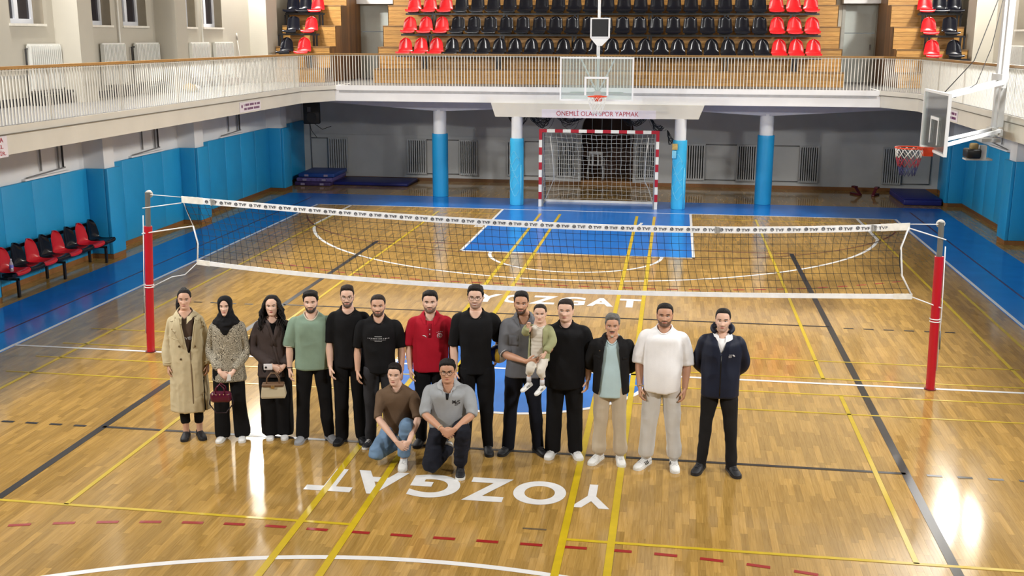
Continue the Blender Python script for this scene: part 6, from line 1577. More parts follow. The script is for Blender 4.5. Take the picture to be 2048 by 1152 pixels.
M_BAGB = mat('beige_bag_canvas', (190, 178, 150), 0.6, var=0.06); M_BAGT = mat('brown_bag_trim', (110, 84, 62), 0.5)
mb = MB(); mb.loft([[(-w, -d, z), (w, -d, z), (w, d, z), (-w, d, z)] for z, w, d in ((0, 0.125, 0.055), (0.02, 0.135, 0.06), (0.10, 0.125, 0.05), (0.155, 0.115, 0.035))]); mb.build('bag_body', M_BAGB, bg)
pad('flap', -0.12, 0.12, -0.058, 0.04, 0.13, 0.165, M_BAGT, bg, 0.012); pad('clasp', -0.02, 0.02, -0.068, -0.055, 0.115, 0.15, M_GOLD, bg, 0.004)
for yy in (-0.035, 0.035): MB().tube([(-0.07, yy, 0.15), (-0.065, yy, 0.22), (-0.02, yy * 0.6, 0.275), (0.03, yy * 0.6, 0.275), (0.065, yy, 0.22), (0.07, yy, 0.15)], 0.006, 6).build('handle', M_BAGT, bg, smooth=True)
ph = thing('phone', 'white phone held in the folded hands of the curly-haired woman', 'phone', (-2.345, -3.215, 0.868), 0.25)
pad('phone_case', -0.065, 0.03, -0.006, 0.006, 0.0, 0.07, mat('white_phone_case', (228, 226, 228), 0.3), ph, 0.005); MB().prism([(0.013 * math.cos(2 * PI * q / 10) - 0.04, 0.03 + 0.013 * math.sin(2 * PI * q / 10)) for q in range(10)], 'y', -0.009, -0.006).build('camera_lens', M_SOLEB, ph)

# ---------- man in sage tee
f = Fig('bearded man in a sage green T-shirt, black trousers and grey slip-on shoes', -1.92, -3.00, 1.73, sw=0.195, stance=0.150, toe=(0.25, 0.45), tone='fair', head=Head(0.226, 1.0, 1.0), pitch=0.08)
f.J['elbR'] = V((0.245, 0.11, 1.13)); f.J['wriR'] = V((0.20, 0.16, 0.90))
f.J['elbL'] = V((-0.250, 0.02, 1.12)); f.J['wriL'] = V((-0.255, -0.05, 0.86))
f.body(brow=H_BLK, stubble=0.97); f.hair(H_BLK, None, 0.026, 0.009, 0.011, 0.006, 3, 0.008)
F_SAGE = fabric('sage_green_knit', (128, 150, 132), 0.07); tp_ = f.top(F_SAGE, hem=-0.12, hw=0.196, hd=0.130, ww=0.188, wd=0.125, cw=0.190, cd=0.125, sleeve=0.50, sleeve_r=0.026, seed=21, name='t_shirt'); f.neckband(fabric('pale_neckband', (196, 190, 172), 0.05), 0.064, 0.008)
for q in 'LR':
    C = catmull(f.arm_ctrl(q), 5); r_ = C[int(round((len(C) - 1) * 0.53))]; ring_band(tp_, r_[:3], r_[3] + 0.024, MATS['pale_neckband'], 'sleeve_trim', 0.004, C[int(round((len(C) - 1) * 0.53)) + 1][:3] - r_[:3])
f.legs(F_BLACKT, thigh=0.092, knee=0.072, ankle=0.066, seed=22); f.shoes(M_SHG, mat('grey_sole', (150, 150, 152), 0.6), L_=0.265)
ring_band(f.root, f.J['wriL'] + V((0, 0, 0.015)), 0.031, M_STRK, 'bracelet', 0.005, (0.0, -0.2, -1))

# ---------- man in black tee with glasses
f = Fig('man in plain black T-shirt and black trousers with thin round glasses', -1.51, -2.97, 1.80, sw=0.170, stance=0.110, toe=(0.30, 0.20), tone='fair', build=0.95, head=Head(0.228, 0.95, 0.95), pitch=0.08)
f.J['elbR'] = V((0.235, 0.10, 1.17)); f.J['wriR'] = V((0.20, 0.14, 0.92)); f.J['elbL'] = V((-0.218, 0.02, 1.16)); f.J['wriL'] = V((-0.205, -0.09, 0.90))
f.body(brow=H_BRN, stubble=0.90); f.hair(H_BRN, hairline(0.82, 0.74, 0.42), 0.022, 0.003, 0.004, 0.004, 4, 0.006); f.glasses(M_GLASSW)
f.top(F_BLACK, hem=-0.10, hw=0.168, hd=0.120, ww=0.155, wd=0.115, cw=0.170, cd=0.116, sleeve=0.46, sleeve_r=0.022, seed=31, name='t_shirt'); f.neckband(F_BLACK, 0.066, 0.007, 0.018)
f.legs(F_BLACKT, thigh=0.088, knee=0.074, ankle=0.070, seed=32); f.shoes(M_SHB, M_SOLEB, L_=0.275, laces=M_LACEK)

# ---------- man in black tee with chest print
f = Fig('bearded man in a black T-shirt with a thin white chest print and charcoal jeans', -1.15, -3.02, 1.725, sw=0.185, stance=0.120, toe=(0.30, 0.20), tone='mid', build=1.02, head=Head(0.226, 1.02, 1.02), pitch=0.08)
for q, cx in (('L', -1), ('R', 1)): f.J['elb' + q] = V((cx * 0.240, 0.03, 1.12)); f.J['wri' + q] = V((cx * 0.240, -0.05, 0.87))
f.body(brow=H_BRN, stubble=0.90); f.hair(H_BRN, hairline(0.80, 0.74, 0.42), 0.012, 0.005, 0.006, 0.002, 5)
t_ = f.top(F_BLACK, hem=-0.08, hw=0.166, hd=0.130, ww=0.162, wd=0.126, cw=0.182, cd=0.128, sleeve=0.44, sleeve_r=0.020, seed=41, name='t_shirt', belly=0.01); f.neckband(F_BLACK, 0.066, 0.007, 0.014)
bv = bvh_of(t_.data); rg = random.Random(3)
for zz, hh_, x0, x1, st in ((1.262, 0.009, -0.115, 0.118, 0.0185), (1.246, 0.004, -0.085, 0.085, 0.009)):
    x = x0
    while x < x1:
        w_ = st * rg.uniform(0.30, 0.62); me = patch([(x, zz - hh_ / 2), (x + w_, zz - hh_ / 2), (x + w_, zz + hh_ / 2), (x, zz + hh_ / 2)], bv, 0.004, 0.001, 1); me.materials.append(M_PRW); link('print_mark', me, t_); x += st
for zz in (1.282, 1.232):
    me = patch([(-0.04, zz), (0.04, zz), (0.04, zz + 0.004), (-0.04, zz + 0.004)], bv, 0.004, 0.001); me.materials.append(M_PRW); link('print', me, t_)
f.legs(fabric('charcoal_denim', (46, 46, 50), 0.2), thigh=0.092, knee=0.070, ankle=0.060, seed=42); f.shoes(M_SHB, M_SOLEW, L_=0.27, laces=M_LACEW)

# ---------- man in red polo
F_REDP = fabric('red_polo_mesh', (172, 20, 42), 0.06)
f = Fig('smiling man in a red polo shirt with a round white crest on the chest', -0.60, -2.90, 1.76, sw=0.186, stance=0.125, toe=(0.25, 0.25), tone='fair', build=1.03, head=Head(0.228, 1.05, 1.06, smile=0.7), pitch=0.09)
for q, cx in (('L', -1), ('R', 1)): f.J['elb' + q] = V((cx * 0.240, 0.03, 1.14)); f.J['wri' + q] = V((cx * 0.225, -0.04, 0.88))
f.body(brow=H_BLK, stubble=0.80); f.hair(H_BLK, hairline(0.80, 0.72, 0.42), 0.020, 0.008, 0.010, 0.004, 6, 0.004)
t_ = f.top(F_REDP, hem=-0.10, hw=0.190, hd=0.140, ww=0.188, wd=0.138, cw=0.188, cd=0.132, sleeve=0.44, sleeve_r=0.022, seed=51, name='polo_shirt', scoop=(0.070, 0.086, 0.020), belly=0.012); bv = bvh_of(t_.data)
f.collar(F_REDP, 0.067, 0.048, parent=t_, spread=0.9); me = patch([(-0.016, 1.27), (0.016, 1.27), (0.018, 1.42), (-0.018, 1.42)], bv, 0.004, 0.004); me.materials.append(fabric('dark_red_placket', (140, 14, 34), 0.06)); link('placket', me, t_)
for zz in (1.31, 1.36): MB().lathe([(0.006, 0), (0.006, 0.003)], 10).build('button', M_PRW, t_, loc=(0, bv.ray_cast(V((0, -1, zz)), V((0, 1, 0)))[0].y - 0.008, zz)).rotation_euler = (PI / 2, 0, 0)
def disc_on(x, z, r, bvh, m, parent, name, off=0.004, n=20):
    me = patch([(x + r * math.cos(2 * PI * q / n), z + r * math.sin(2 * PI * q / n)) for q in range(n)], bvh, off, 0.001, 1); me.materials.append(m); return link(name, me, parent)
disc_on(0.105, 1.285, 0.028, bv, M_PRW, t_, 'crest'); disc_on(0.105, 1.285, 0.022, bv, F_REDP, t_, 'crest', 0.006)
ring_me = text_mesh('G', 1.0, 0, 0.02, 'crest'); bpy.data.meshes.remove(ring_me); print_on('G', 0.105, 1.285, 0.022, 0.030, bv, M_PRW, t_, 'crest', 0.03, 0.0085)
for q in range(4): disc_on(0.078 + 0.018 * q, 1.324 + (0.003 if q in (1, 2) else 0), 0.0045, bv, M_PRW, t_, 'crest_star', n=5)
me = patch([(-0.085, 1.292), (-0.060, 1.284), (-0.035, 1.270), (-0.050, 1.282), (-0.040, 1.288), (-0.060, 1.296)][::-1], bv, 0.004, 0.001, 1); me.materials.append(M_PRW); link('chest_logo', me, t_)
f.legs(F_BLACKT, thigh=0.092, knee=0.072, ankle=0.064, seed=52); f.shoes(M_SHB, M_SOLEB, L_=0.275)

# ---------- tall man in black with glasses
f = Fig('tall smiling man in all black clothes with dark rectangular glasses', -0.065, -3.06, 1.875, sw=0.190, stance=0.125, toe=(0.25, 0.15), tone='fair', build=1.03, head=Head(0.235, 1.02, 1.02, smile=1.0, teeth=True), pitch=0.10, yaw=-0.05)
f.J['elbL'] = V((-0.238, 0.02, 1.21)); f.J['wriL'] = V((-0.225, -0.07, 0.94)); f.J['elbR'] = V((0.250, 0.13, 1.24)); f.J['wriR'] = V((0.25, 0.13, 1.08)); f.handspec['R'] = {'u': V((-0.25, 0.1, -0.9)), 'n': V((-1, 0, 0.1)), 'curl': 0.15}
f.body(brow=H_BLK, stubble=0.55); f.hair(H_BLK, hairline(0.80, 0.72, 0.42), 0.024, 0.009, 0.010, 0.005, 7, 0.008); f.glasses(M_GLASSF, False, 0.022)
f.top(F_BLACK, hem=-0.13, hw=0.160, hd=0.128, ww=0.152, wd=0.122, cw=0.174, cd=0.124, sleeve=0.46, sleeve_r=0.024, seed=61, name='t_shirt'); f.neckband(F_BLACK, 0.066, 0.007, 0.014)
f.legs(F_BLACKT, thigh=0.092, knee=0.066, ankle=0.055, seed=62); f.shoes(M_SHB, M_SOLEB, L_=0.285)

# ---------- man in grey polo with child
F_GREYP = fabric('slate_grey_polo', (112, 114, 120), 0.07)
f = Fig('bearded man in a slate grey polo shirt carrying a toddler on his arm', 0.445, -3.00, 1.815, rz=0.10, sw=0.185, stance=0.165, toe=(0.40, 0.50), tone='tan', head=Head(0.230, 0.97, 0.97), pitch=0.06, roll=0.03)
f.headpos.x -= 0.03; f.J['elbL'] = V((-0.205, -0.09, 1.14)); f.J['wriL'] = V((0.045, -0.335, 1.135)); f.handspec['L'] = {'u': V((0.95, -0.12, 0.02)), 'n': V((0.1, 0.85, 0.35)), 'thumb': None, 'curl': 0.45}
sd = V((0.95, -0.12, 0.02)).cross(V((0.1, 0.85, 0.35))); f.handspec['L']['thumb'] = 1 if sd.z > 0 else -1
f.J['elbR'] = V((0.275, -0.02, 1.17)); f.J['wriR'] = V((0.30, -0.20, 1.25)); f.handspec['R'] = {'u': V((0.1, -0.8, 0.3)), 'n': V((-1, 0, 0.0)), 'curl': 0.5}
f.body(brow=H_BLK, stubble=0.90); f.hair(H_BLK, hairline(0.82, 0.74, 0.42), 0.020, 0.006, 0.008, 0.004, 8, 0.006)
t_ = f.top(F_GREYP, hem=-0.14, hw=0.190, hd=0.138, ww=0.172, wd=0.118, cw=0.190, cd=0.122, sleeve=0.45, sleeve_r=0.022, seed=71, name='polo_shirt', scoop=(0.070, 0.086, 0.020)); bv = bvh_of(t_.data)
f.collar(F_GREYP, 0.067, 0.048, parent=t_, spread=0.8); pass
C = catmull(f.arm_ctrl('L'), 5); i_ = int(round((len(C) - 1) * 0.50)); ring_band(t_, C[i_][:3], C[i_][3] + 0.022, M_PRW, 'sleeve_trim', 0.004, C[i_ + 1][:3] - C[i_][:3])
me = patch([(-0.15, 1.24), (-0.05, 1.24), (-0.05, 1.36), (-0.15, 1.36)], bv, 0.0012, 0.002); me.materials.append(fabric('pocket_grey', (107, 109, 115), 0.05)); link('chest_pocket', me, t_)
f.legs(F_NAVYT, thigh=0.092, knee=0.068, ankle=0.058, seed=72); f.shoes(M_SHB, M_SOLEB, L_=0.28, laces=M_LACEK)
# toddler
F_CRM = fabric('cream_toddler_cotton', (214, 208, 196), 0.06); F_OLV = fabric('pale_olive_jacket', (158, 160, 120), 0.07)
c = Fig('toddler in a pale olive jacket and white trousers carried on the arm', 0.64, -3.225, 1.00, rz=0.05, sw=0.105, stance=0.06, tone='fair', build=0.9, head=Head(0.185, 1.05, 1.05, 0.6), pitch=0.05, z=0.0, group='people posing on the court')
J = c.J; J['pelvis'] = V((0.0, 0.0, 1.185)); J['neck'] = V((0.01, 0.0, 1.535)); c.headpos = V((0.01, -0.025, 1.548))
for q, cx in (('L', -1), ('R', 1)):
    J['hip' + q] = V((cx * 0.055, -0.01, 1.15)); J['sho' + q] = V((cx * 0.095 + 0.01, 0.0, 1.478))
J['kneeL'] = V((-0.075, -0.13, 1.075)); J['ankL'] = V((-0.095, -0.10, 0.975)); J['kneeR'] = V((0.03, -0.13, 1.05)); J['ankR'] = V((0.045, -0.10, 0.945))
J['elbL'] = V((-0.135, -0.06, 1.44)); J['wriL'] = V((-0.105, -0.12, 1.52)); c.handspec['L'] = {'u': V((0.1, -0.2, 0.9)), 'n': V((0.4, -0.8, 0)), 'size': 0.52, 'curl': 0.6}
J['elbR'] = V((0.155, -0.05, 1.37)); J['wriR'] = V((0.075, -0.155, 1.245)); c.handspec['R'] = {'u': V((-0.4, -0.3, -0.6)), 'n': V((-0.5, 0.6, -0.4)), 'size': 0.52, 'curl': 0.5}
c.body(brow=H_BRN); c.hair(H_BRN, hairline(0.82, 0.74, 0.45, 0.25), 0.010, 0.006, 0.008, 0.002, 9)
c.k = 0.62
c.top(F_CRM, hem=-0.16, hw=0.150, hd=0.125, ww=0.15, wd=0.125, cw=0.15, cd=0.12, sleeve=0.2, sleeve_r=0.01, sleeves='', name='undershirt', seed=81, folds=((0.004, (10, 10, 26)),), neck_r=0.07, voxel=0.007); c.neckband(F_CRM, 0.072, 0.006)
j_ = c.top(F_OLV, hem=-0.18, hw=0.185, hd=0.145, ww=0.178, wd=0.14, cw=0.172, cd=0.135, sleeve=0.90, sleeve_r=0.022, name='jacket', scoop=(0.095, 0.1, 0.01), seed=82, folds=((0.005, (14, 14, 14)),), neck_r=0.085, voxel=0.007)
cut_open(j_.data, lambda x, y, z: y < -0.02 and -0.105 < x < 0.045 and abs(x + 0.02) < 0.075, 0.006)
c.legs(F_CRM, hip_w=0.15, hip_d=0.125, thigh=0.085, knee=0.075, ankle=0.058, hem=0.03, name='trousers', seed=83, voxel=0.007, folds=((0.005, (20, 20, 20)),))
for q in 'LR':
    a = J['ank' + q]; so = shoe(c.root, (a.x, a.y - 0.0, a.z - 0.115), -0.75 if q == 'L' else -0.65, M_SHW, M_SOLEW, L_=0.155, pitch=0.35, laces=M_LACEW, stripes=M_STRK, high=0.1)
    MB().tube([(a.x, a.y, a.z - 0.06), (a.x, a.y, a.z + 0.0)], 0.025, 10).build('sock', M_PRW, c.root, smooth=True)
# ball between the two men
ball = thing('volleyball', 'blue yellow and white volleyball held between the tall man and the grey polo', 'ball', (0.17, -2.98, 1.00))
def ball_panel(axis, sign, band, m):
    """one of eighteen cushioned strips of the ball"""
    R_ = 0.105; rows = []
    for i in range(9):
        u = -1 + 2 * i / 8; row = []
        for j in range(4):
            w = -1 + 2 * (band + 0.03 + 0.94 * j / 3) / 3
            p = V((1, math.tan(u * PI / 4), math.tan(w * PI / 4))).normalized() * R_
            p = {0: V((p.x, p.y, p.z)), 1: V((p.z, p.x, p.y)), 2: V((p.y, p.z, p.x))}[axis] * sign
            row.append(p)
        rows.append(row)
    vs = [p for r in rows for p in r]; fs = [(i * 4 + j, i * 4 + j + 1, (i + 1) * 4 + j + 1, (i + 1) * 4 + j) for i in range(8) for j in range(3)]
    return MB().add(vs, fs)
M_BLB = mat('ball_blue', (26, 46, 122), 0.45); M_BLY = mat('ball_yellow', (196, 160, 50), 0.45); M_BLW = mat('ball_white', (206, 204, 200), 0.45)
for ax in range(3):
    for sg in (-1, 1):
        for b_ in range(3): ball_panel(ax, sg, b_, (M_BLB, M_BLW, M_BLY)[(b_ + ax + (sg > 0)) % 3]).build('panel', (M_BLB, M_BLW, M_BLY)[(b_ + ax + (sg > 0)) % 3], ball, smooth=True, loc=(0, 0, 0.105))
MB().lathe([(0.1035 * math.sin(PI * i / 12) + 1e-4, 0.105 - 0.1035 * math.cos(PI * i / 12)) for i in range(13)], 20).build('bladder', M_SOLEB, ball, smooth=True)

# ---------- man in loose black tee with white sneakers
f = Fig('stout man in a loose black T-shirt and black trousers with white sneakers', 0.90, -3.02, 1.755, sw=0.195, stance=0.125, toe=(0.25, 0.30), tone='fair', build=1.1, head=Head(0.228, 1.08, 1.10, 0.9), pitch=0.09, yaw=-0.12)
f.J['elbR'] = V((0.262, 0.03, 1.13)); f.J['wriR'] = V((0.245, -0.06, 0.88)); f.J['elbL'] = V((-0.24, 0.13, 1.16)); f.J['wriL'] = V((-0.30, 0.20, 1.0))
f.body(brow=H_BRN); f.hair(H_BRN, hairline(0.80, 0.74, 0.42), 0.014, 0.004, 0.005, 0.003, 10)
f.top(F_BLACK, hem=-0.22, hw=0.215, hd=0.160, ww=0.212, wd=0.160, cw=0.212, cd=0.142, sleeve=0.58, sleeve_r=0.036, seed=91, name='t_shirt', belly=0.015); f.neckband(F_BLACK, 0.069, 0.007, 0.014)
f.legs(F_BLACKT, hip_w=0.185, thigh=0.096, knee=0.080, ankle=0.078, seed=92); f.shoes(M_SHW, M_SOLEW, L_=0.275, laces=M_LACEW)

# ---------- grey-haired man in open black jacket
f = Fig('grey-haired man with moustache in an open black jacket over a pale blue T-shirt', 1.40, -3.12, 1.635, sw=0.178, stance=0.115, toe=(0.45, 0.15), tone='tan', build=0.98, head=Head(0.222, 0.96, 0.95, 1.15), pitch=0.08)
for q, cx in (('L', -1), ('R', 1)): f.J['elb' + q] = V((cx * 0.248, 0.10, 1.08)); f.J['wri' + q] = V((cx * 0.10, 0.215, 0.93)); f.handspec[q] = {'u': V((-cx * 0.8, 0.05, -0.4)), 'n': V((0, 0.9, 0.2))}
f.body(brow=H_GRYL); f.hair(H_GRY, hairline(0.80, 0.72, 0.42), 0.024, 0.008, 0.010, 0.007, 11, 0.010); f.beard(H_GRYL, 0.006, False); f.headpart(f.head.shell(lambda th, t: min((0.10 - t) / 0.03, (0.38 - abs(th)) / 0.1), lambda a, b: 0.004, 0.001, 3, drop=-0.004), 'goatee', hairm('goatee_white', (190, 186, 180)))
F_PBL = fabric('pale_blue_tee', (186, 212, 218), 0.05); f.top(F_PBL, hem=-0.22, hw=0.172, hd=0.132, ww=0.160, wd=0.122, cw=0.155, cd=0.108, sleeve=0.1, sleeve_r=0.0, seed=101, sleeves='', name='t_shirt', belly=0.012, folds=((0.003, (6, 6, 3)),)); f.neckband(F_PBL, 0.065, 0.007, 0.014)
F_BJK = fabric('black_denim_jacket', (26, 26, 28), 0.2); jk = f.top(F_BJK, hem=-0.16, hw=0.198, hd=0.150, ww=0.192, wd=0.148, cw=0.190, cd=0.136, sleeve=0.95, sleeve_r=0.026, seed=102, name='jacket', scoop=(0.085, 0.085, 0.008), neck_r=0.078)
cut_open(jk.data, lambda x, y, z: y < -0.02 and abs(x) < 0.075 + max(0, 1.32 - z) * 0.10, 0.010)
f.collar(F_BJK, 0.078, 0.050, parent=jk, spread=1.6); bv = bvh_of(jk.data)
for sx in (-1, 1):
    me = patch([(sx * 0.115, 1.17), (sx * 0.19, 1.17), (sx * 0.19, 1.20), (sx * 0.115, 1.20)][::sx], bv, 0.005, 0.004, 2); me.materials.append(F_BJK); link('pocket_flap', me, jk)
h_ = bv.ray_cast(V((-0.125, -1, 1.26)), V((0, 1, 0)))[0]
if h_: MB().lathe([(0.007, 0), (0.007, 0.004)], 10).build('button', M_GLASSW, jk, loc=(h_.x, h_.y - 0.003, h_.z)).rotation_euler = (PI / 2, 0, 0)
F_BEI = fabric('beige_jogger_jersey', (196, 182, 160), 0.05); f.legs(F_BEI, thigh=0.094, knee=0.074, ankle=0.066, seed=103, cuff=0.050, hem=-0.005); f.shoes(M_SHW, M_SOLEW, L_=0.27, laces=M_LACEW)

# ---------- man in white tee
F_WHT = fabric('white_tee_cotton', (240, 240, 242), 0.03, bump=0.15); F_LGR = fabric('light_grey_jogger_jersey', (206, 204, 200), 0.04)
f = Fig('stout bearded man in a white T-shirt and light grey joggers', 1.94, -3.18, 1.79, sw=0.190, stance=0.150, toe=(0.50, 0.10), tone='tan', build=1.1, head=Head(0.232, 1.06, 1.08), pitch=0.09)
for q, cx in (('L', -1), ('R', 1)): f.J['elb' + q] = V((cx * 0.248, 0.03, 1.15)); f.J['wri' + q] = V((cx * 0.232, -0.06, 0.89))
f.body(brow=H_BLK, stubble=0.80); f.hair(H_BLK, hairline(0.80, 0.74, 0.42), 0.012, 0.004, 0.005, 0.001, 12)
f.top(F_WHT, hem=-0.13, hw=0.186, hd=0.155, ww=0.186, wd=0.155, cw=0.192, cd=0.140, sleeve=0.50, sleeve_r=0.030, seed=117, name='t_shirt', belly=0.018, folds=((0.010, (4.5, 4.5, 2.2)), (0.006, (9, 9, 5)))); f.neckband(F_WHT, 0.069, 0.008, 0.012)
f.legs(F_LGR, hip_w=0.180, thigh=0.094, knee=0.076, ankle=0.064, seed=112, cuff=0.052, hem=0.0); f.shoes(M_SHW, M_SOLEW, L_=0.285, laces=M_LACEW, stripes=M_STRK)
ring_band(f.root, f.J['wriL'] + V((0, 0, 0.02)), 0.031, mat('silver_chain', (190, 190, 190), 0.3, 0.8, var=0), 'bracelet', 0.004, (0.1, -0.3, -1))

# ---------- man in navy softshell jacket
F_NVJ = fabric('navy_softshell', (24, 30, 48), 0.12, rough=0.6); f = Fig('man in a zipped navy hooded jacket with hands behind his back', 2.53, -3.22, 1.77, sw=0.182, stance=0.160, toe=(0.30, 0.35), tone='fair', build=1.0, head=Head(0.228, 0.97, 0.97), pitch=0.08, yaw=-0.05)
for q, cx in (('L', -1), ('R', 1)): f.J['elb' + q] = V((cx * 0.240, 0.09, 1.17)); f.J['wri' + q] = V((cx * 0.10, 0.22, 1.00)); f.handspec[q] = {'u': V((-cx * 0.8, 0.05, -0.4)), 'n': V((0, 0.9, 0.2))}
f.body(brow=H_BLK, stubble=0.40); f.hair(H_BLK, hairline(0.82, 0.76, 0.42), 0.012, 0.005, 0.006, 0.001, 13)
sh = f.top(F_WHT, hem=0.3, hw=0.16, hd=0.11, ww=0.16, wd=0.11, cw=0.165, cd=0.112, sleeve=0.10, sleeve_r=0.0, seed=1, sleeves='', name='shirt', folds=((0.003, (6, 6, 3)),), scoop=(0.066, 0.07, 0.01)); f.collar(F_WHT, 0.058, 0.042, parent=sh, spread=0.9)
jk = f.top(F_NVJ, hem=-0.16, hw=0.192, hd=0.140, ww=0.190, wd=0.138, cw=0.190, cd=0.138, sleeve=0.96, sleeve_r=0.026, seed=122, name='jacket', scoop=(0.092, 0.09, 0.005), neck_r=0.084)
cut_open(jk.data, lambda x, y, z: y < -0.02 and abs(x) < (z - 1.31) * 0.34 and z > 1.31, 0.010); bv = bvh_of(jk.data)
mb = MB(); N_ = f.J['neck']; mb.tube([N_ + V((0.098 * math.cos(a), 0.012 + 0.088 * math.sin(a), 0.030 + 0.030 * math.sin(a))) for a in np.linspace(-PI / 2 + 0.75, 1.5 * PI - 0.75, 22)], [0.020 + 0.016 * math.sin(PI * i / 21) for i in range(22)], 10); mb.build('hood', F_NVJ, jk, smooth=True)
me = patch([(-0.005, 0.87), (0.005, 0.87), (0.005, 1.30), (-0.005, 1.30)], bv, 0.003, 0.004, 4); me.materials.append(mat('black_zip', (12, 12, 14), 0.4)); link('zip', me, jk)
print_on('THE', 0.088, 1.312, 0.030, 0.009, bv, M_PRW, jk, 'chest_logo'); print_on('NORTH', 0.088, 1.300, 0.034, 0.009, bv, M_PRW, jk, 'chest_logo'); print_on('FACE', 0.088, 1.288, 0.030, 0.009, bv, M_PRW, jk, 'chest_logo')
me = patch([(0.110 + 0.026 * math.cos(a), 1.289 + 0.026 * math.sin(a)) for a in np.linspace(0.05, PI / 2, 6)] + [(0.110 + 0.014 * math.cos(a), 1.289 + 0.014 * math.sin(a)) for a in np.linspace(PI / 2, 0.05, 6)], bv, 0.004, 0.001, 1); me.materials.append(M_PRW); link('chest_logo', me, jk)
f.legs(fabric('black_jeans', (28, 28, 30), 0.2), thigh=0.086, knee=0.062, ankle=0.052, seed=123); f.shoes(M_SHB, M_SOLEB, L_=0.29, laces=M_LACEK, high=0.11)

# ---------- kneeling youth in brown tee
F_OLB = fabric('brown_tee_cotton', (104, 84, 66), 0.07); F_JEAN = fabric('light_blue_denim', (110, 138, 168), 0.18, scale=5)
f = Fig('youth in a brown T-shirt and faded blue jeans crouching on one knee', -0.86, -3.40, 1.66, rz=0.10, sw=0.175, tone='fair', build=0.92, head=Head(0.222, 0.95, 0.95), pitch=0.04, roll=0.05)
J = f.J; J['pelvis'] = V((0.02, 0.06, 0.36)); J['neck'] = V((0.0, -0.03, 0.835)); f.headpos = V((-0.02, -0.06, 0.855))
J['hipL'] = V((-0.07, 0.05, 0.34)); J['kneeL'] = V((-0.215, -0.20, 0.125)); J['ankL'] = V((-0.02, 0.14, 0.10)); J['hipR'] = V((0.10, 0.04, 0.34)); J['kneeR'] = V((0.13, -0.23, 0.455)); J['ankR'] = V((0.085, -0.19, 0.085))
for q, cx in (('L', -1), ('R', 1)): J['sho' + q] = V((cx * 0.165, -0.01, 0.732))
J['elbL'] = V((-0.19, -0.16, 0.52)); J['wriL'] = V((0.045, -0.35, 0.315)); J['elbR'] = V((0.245, -0.13, 0.52)); J['wriR'] = V((0.165, -0.35, 0.32))
f.handspec['L'] = {'u': V((0.75, -0.25, -0.55)), 'n': V((0.2, 0.9, -0.2)), 'thumb': 1, 'curl': 0.4, 'size': 0.95}; f.handspec['R'] = {'u': V((-0.75, -0.1, -0.6)), 'n': V((-0.1, 0.9, -0.2)), 'thumb': -1, 'curl': 0.4, 'size': 0.95}
for q in 'LR':
    sd = V(f.handspec[q]['u']).cross(V(f.handspec[q]['n'])); f.handspec[q]['thumb'] = 1 if sd.z > 0 else -1
f.body(brow=H_BLK); f.hair(H_BLK, hairline(0.80, 0.72, 0.42), 0.016, 0.005, 0.006, 0.004, 14, 0.005)
f.top(F_OLB, hem=-0.06, hw=0.180, hd=0.130, ww=0.175, wd=0.125, cw=0.182, cd=0.120, sleeve=0.46, sleeve_r=0.012, seed=131, name='t_shirt', scoop=(0.068, 0.074, 0.010)); f.neckband(F_OLB, 0.062, 0.007, 0.012)
f.legs(F_JEAN, thigh=0.090, knee=0.074, ankle=0.066, hip_w=0.17, hip_d=0.13, hem=0.03, seed=132, folds=((0.006, (10, 10, 10)), (0.005, (20, 20, 20))), top_f=0.10)
shoe(f.root, (J['ankR'].x, J['ankR'].y, 0), 0.05, M_SHW, M_SOLEW, L_=0.275, laces=M_LACEW); shoe(f.root, (J['ankL'].x - 0.01, J['ankL'].y + 0.02, 0.06), -0.3, M_SHW, M_SOLEW, L_=0.265, pitch=-0.9)

# ---------- kneeling youth in grey polo
F_LGP = fabric('light_grey_polo', (158, 162, 166), 0.06); F_DNV = fabric('dark_navy_trousers', (26, 28, 38), 0.2)
f = Fig('youth with glasses in a light grey polo shirt kneeling on one knee', -0.27, -3.55, 1.72, rz=0.12, sw=0.205, tone='tan', build=1.08, head=Head(0.228, 1.06, 1.05), pitch=0.06, roll=-0.02)
J = f.J; J['pelvis'] = V((0.0, 0.08, 0.46)); J['neck'] = V((0.0, -0.02, 0.945)); f.headpos = V((0.0, -0.055, 0.962))
J['hipL'] = V((-0.09, 0.06, 0.45)); J['kneeL'] = V((-0.175, -0.24, 0.115)); J['ankL'] = V((-0.03, 0.22, 0.10)); J['hipR'] = V((0.10, 0.05, 0.45)); J['kneeR'] = V((0.165, -0.27, 0.49)); J['ankR'] = V((0.135, -0.17, 0.085))
for q, cx in (('L', -1), ('R', 1)): J['sho' + q] = V((cx * 0.190, 0.01, 0.855))
J['elbL'] = V((-0.245, -0.13, 0.64)); J['wriL'] = V((-0.04, -0.315, 0.535)); J['elbR'] = V((0.265, -0.13, 0.64)); J['wriR'] = V((0.085, -0.32, 0.535))
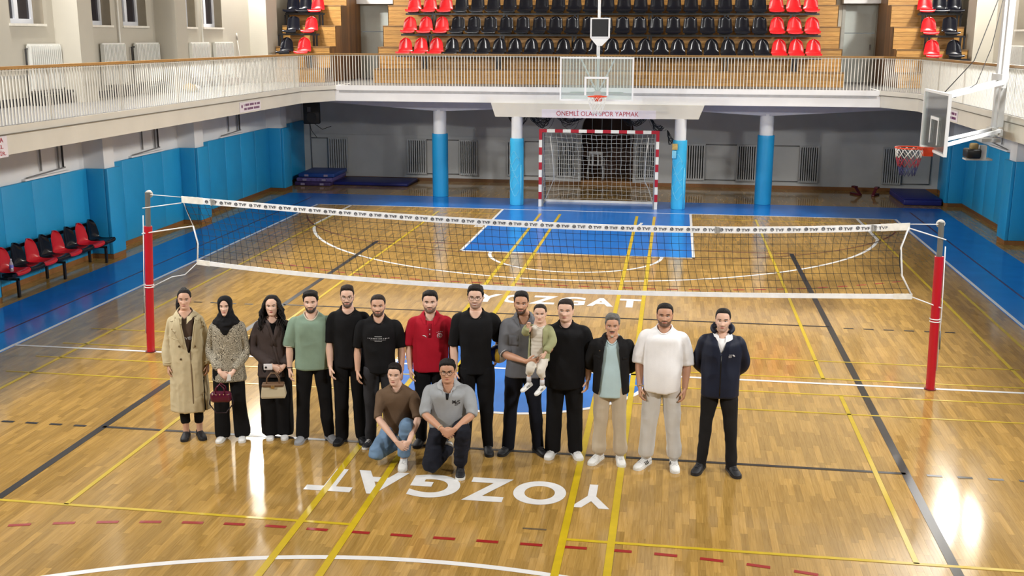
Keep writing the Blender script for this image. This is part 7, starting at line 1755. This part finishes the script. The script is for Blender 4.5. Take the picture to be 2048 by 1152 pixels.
f.handspec['L'] = {'u': V((0.75, -0.25, -0.55)), 'n': V((0.1, 0.9, -0.3)), 'curl': 0.4}; f.handspec['R'] = {'u': V((-0.85, -0.15, -0.45)), 'n': V((-0.1, 0.9, -0.3)), 'curl': 0.4}
for q in 'LR':
    sd = V(f.handspec[q]['u']).cross(V(f.handspec[q]['n'])); f.handspec[q]['thumb'] = 1 if sd.z > 0 else -1
f.body(brow=H_BLK); f.hair(H_BLK, hairline(0.80, 0.72, 0.42), 0.020, 0.008, 0.010, 0.004, 15, 0.004); f.glasses(M_GLASSF, True, 0.022)
t_ = f.top(F_LGP, hem=-0.10, hw=0.205, hd=0.160, ww=0.210, wd=0.160, cw=0.212, cd=0.142, sleeve=0.50, sleeve_r=0.014, seed=141, name='polo_shirt', scoop=(0.070, 0.080, 0.012), belly=0.02); bv = bvh_of(t_.data)
f.collar(fabric('polo_collar_grey', (176, 180, 184), 0.04), 0.068, 0.042, parent=t_, spread=1.0)
me = patch([(-0.010, 0.795), (0.010, 0.795), (0.022, 0.862), (-0.018, 0.862)], bv, 0.004, 0.004); me.materials.append(fabric('black_placket', (26, 26, 30), 0.1)); link('placket', me, t_)
print_on('M', 0.070, 0.770, 0.034, 0.038, bv, M_PRK, t_); print_on('S', 0.118, 0.765, 0.028, 0.042, bv, M_PRK, t_); print_on('X', 0.093, 0.756, 0.024, 0.030, bv, M_PRK, t_); print_on('MLF', 0.094, 0.735, 0.030, 0.010, bv, M_PRK, t_)
f.legs(F_DNV, thigh=0.100, knee=0.082, ankle=0.068, hip_w=0.19, hip_d=0.15, hem=0.02, seed=142, folds=((0.006, (10, 10, 10)), (0.005, (20, 20, 20))), top_f=0.10)
shoe(f.root, (J['ankR'].x, J['ankR'].y, 0), 0.05, M_SHB, M_SOLEW, L_=0.28, laces=M_LACEK); shoe(f.root, (J['ankL'].x, J['ankL'].y + 0.02, 0.06), 0.1, M_SHB, M_SOLEW, L_=0.27, pitch=-0.9)
ring_band(f.root, J['wriL'] + V((-0.022, 0.02, 0.012)), 0.030, mat('pale_bracelet', (206, 190, 160), 0.5), 'bracelet', 0.005, (0.75, -0.5, -0.35))
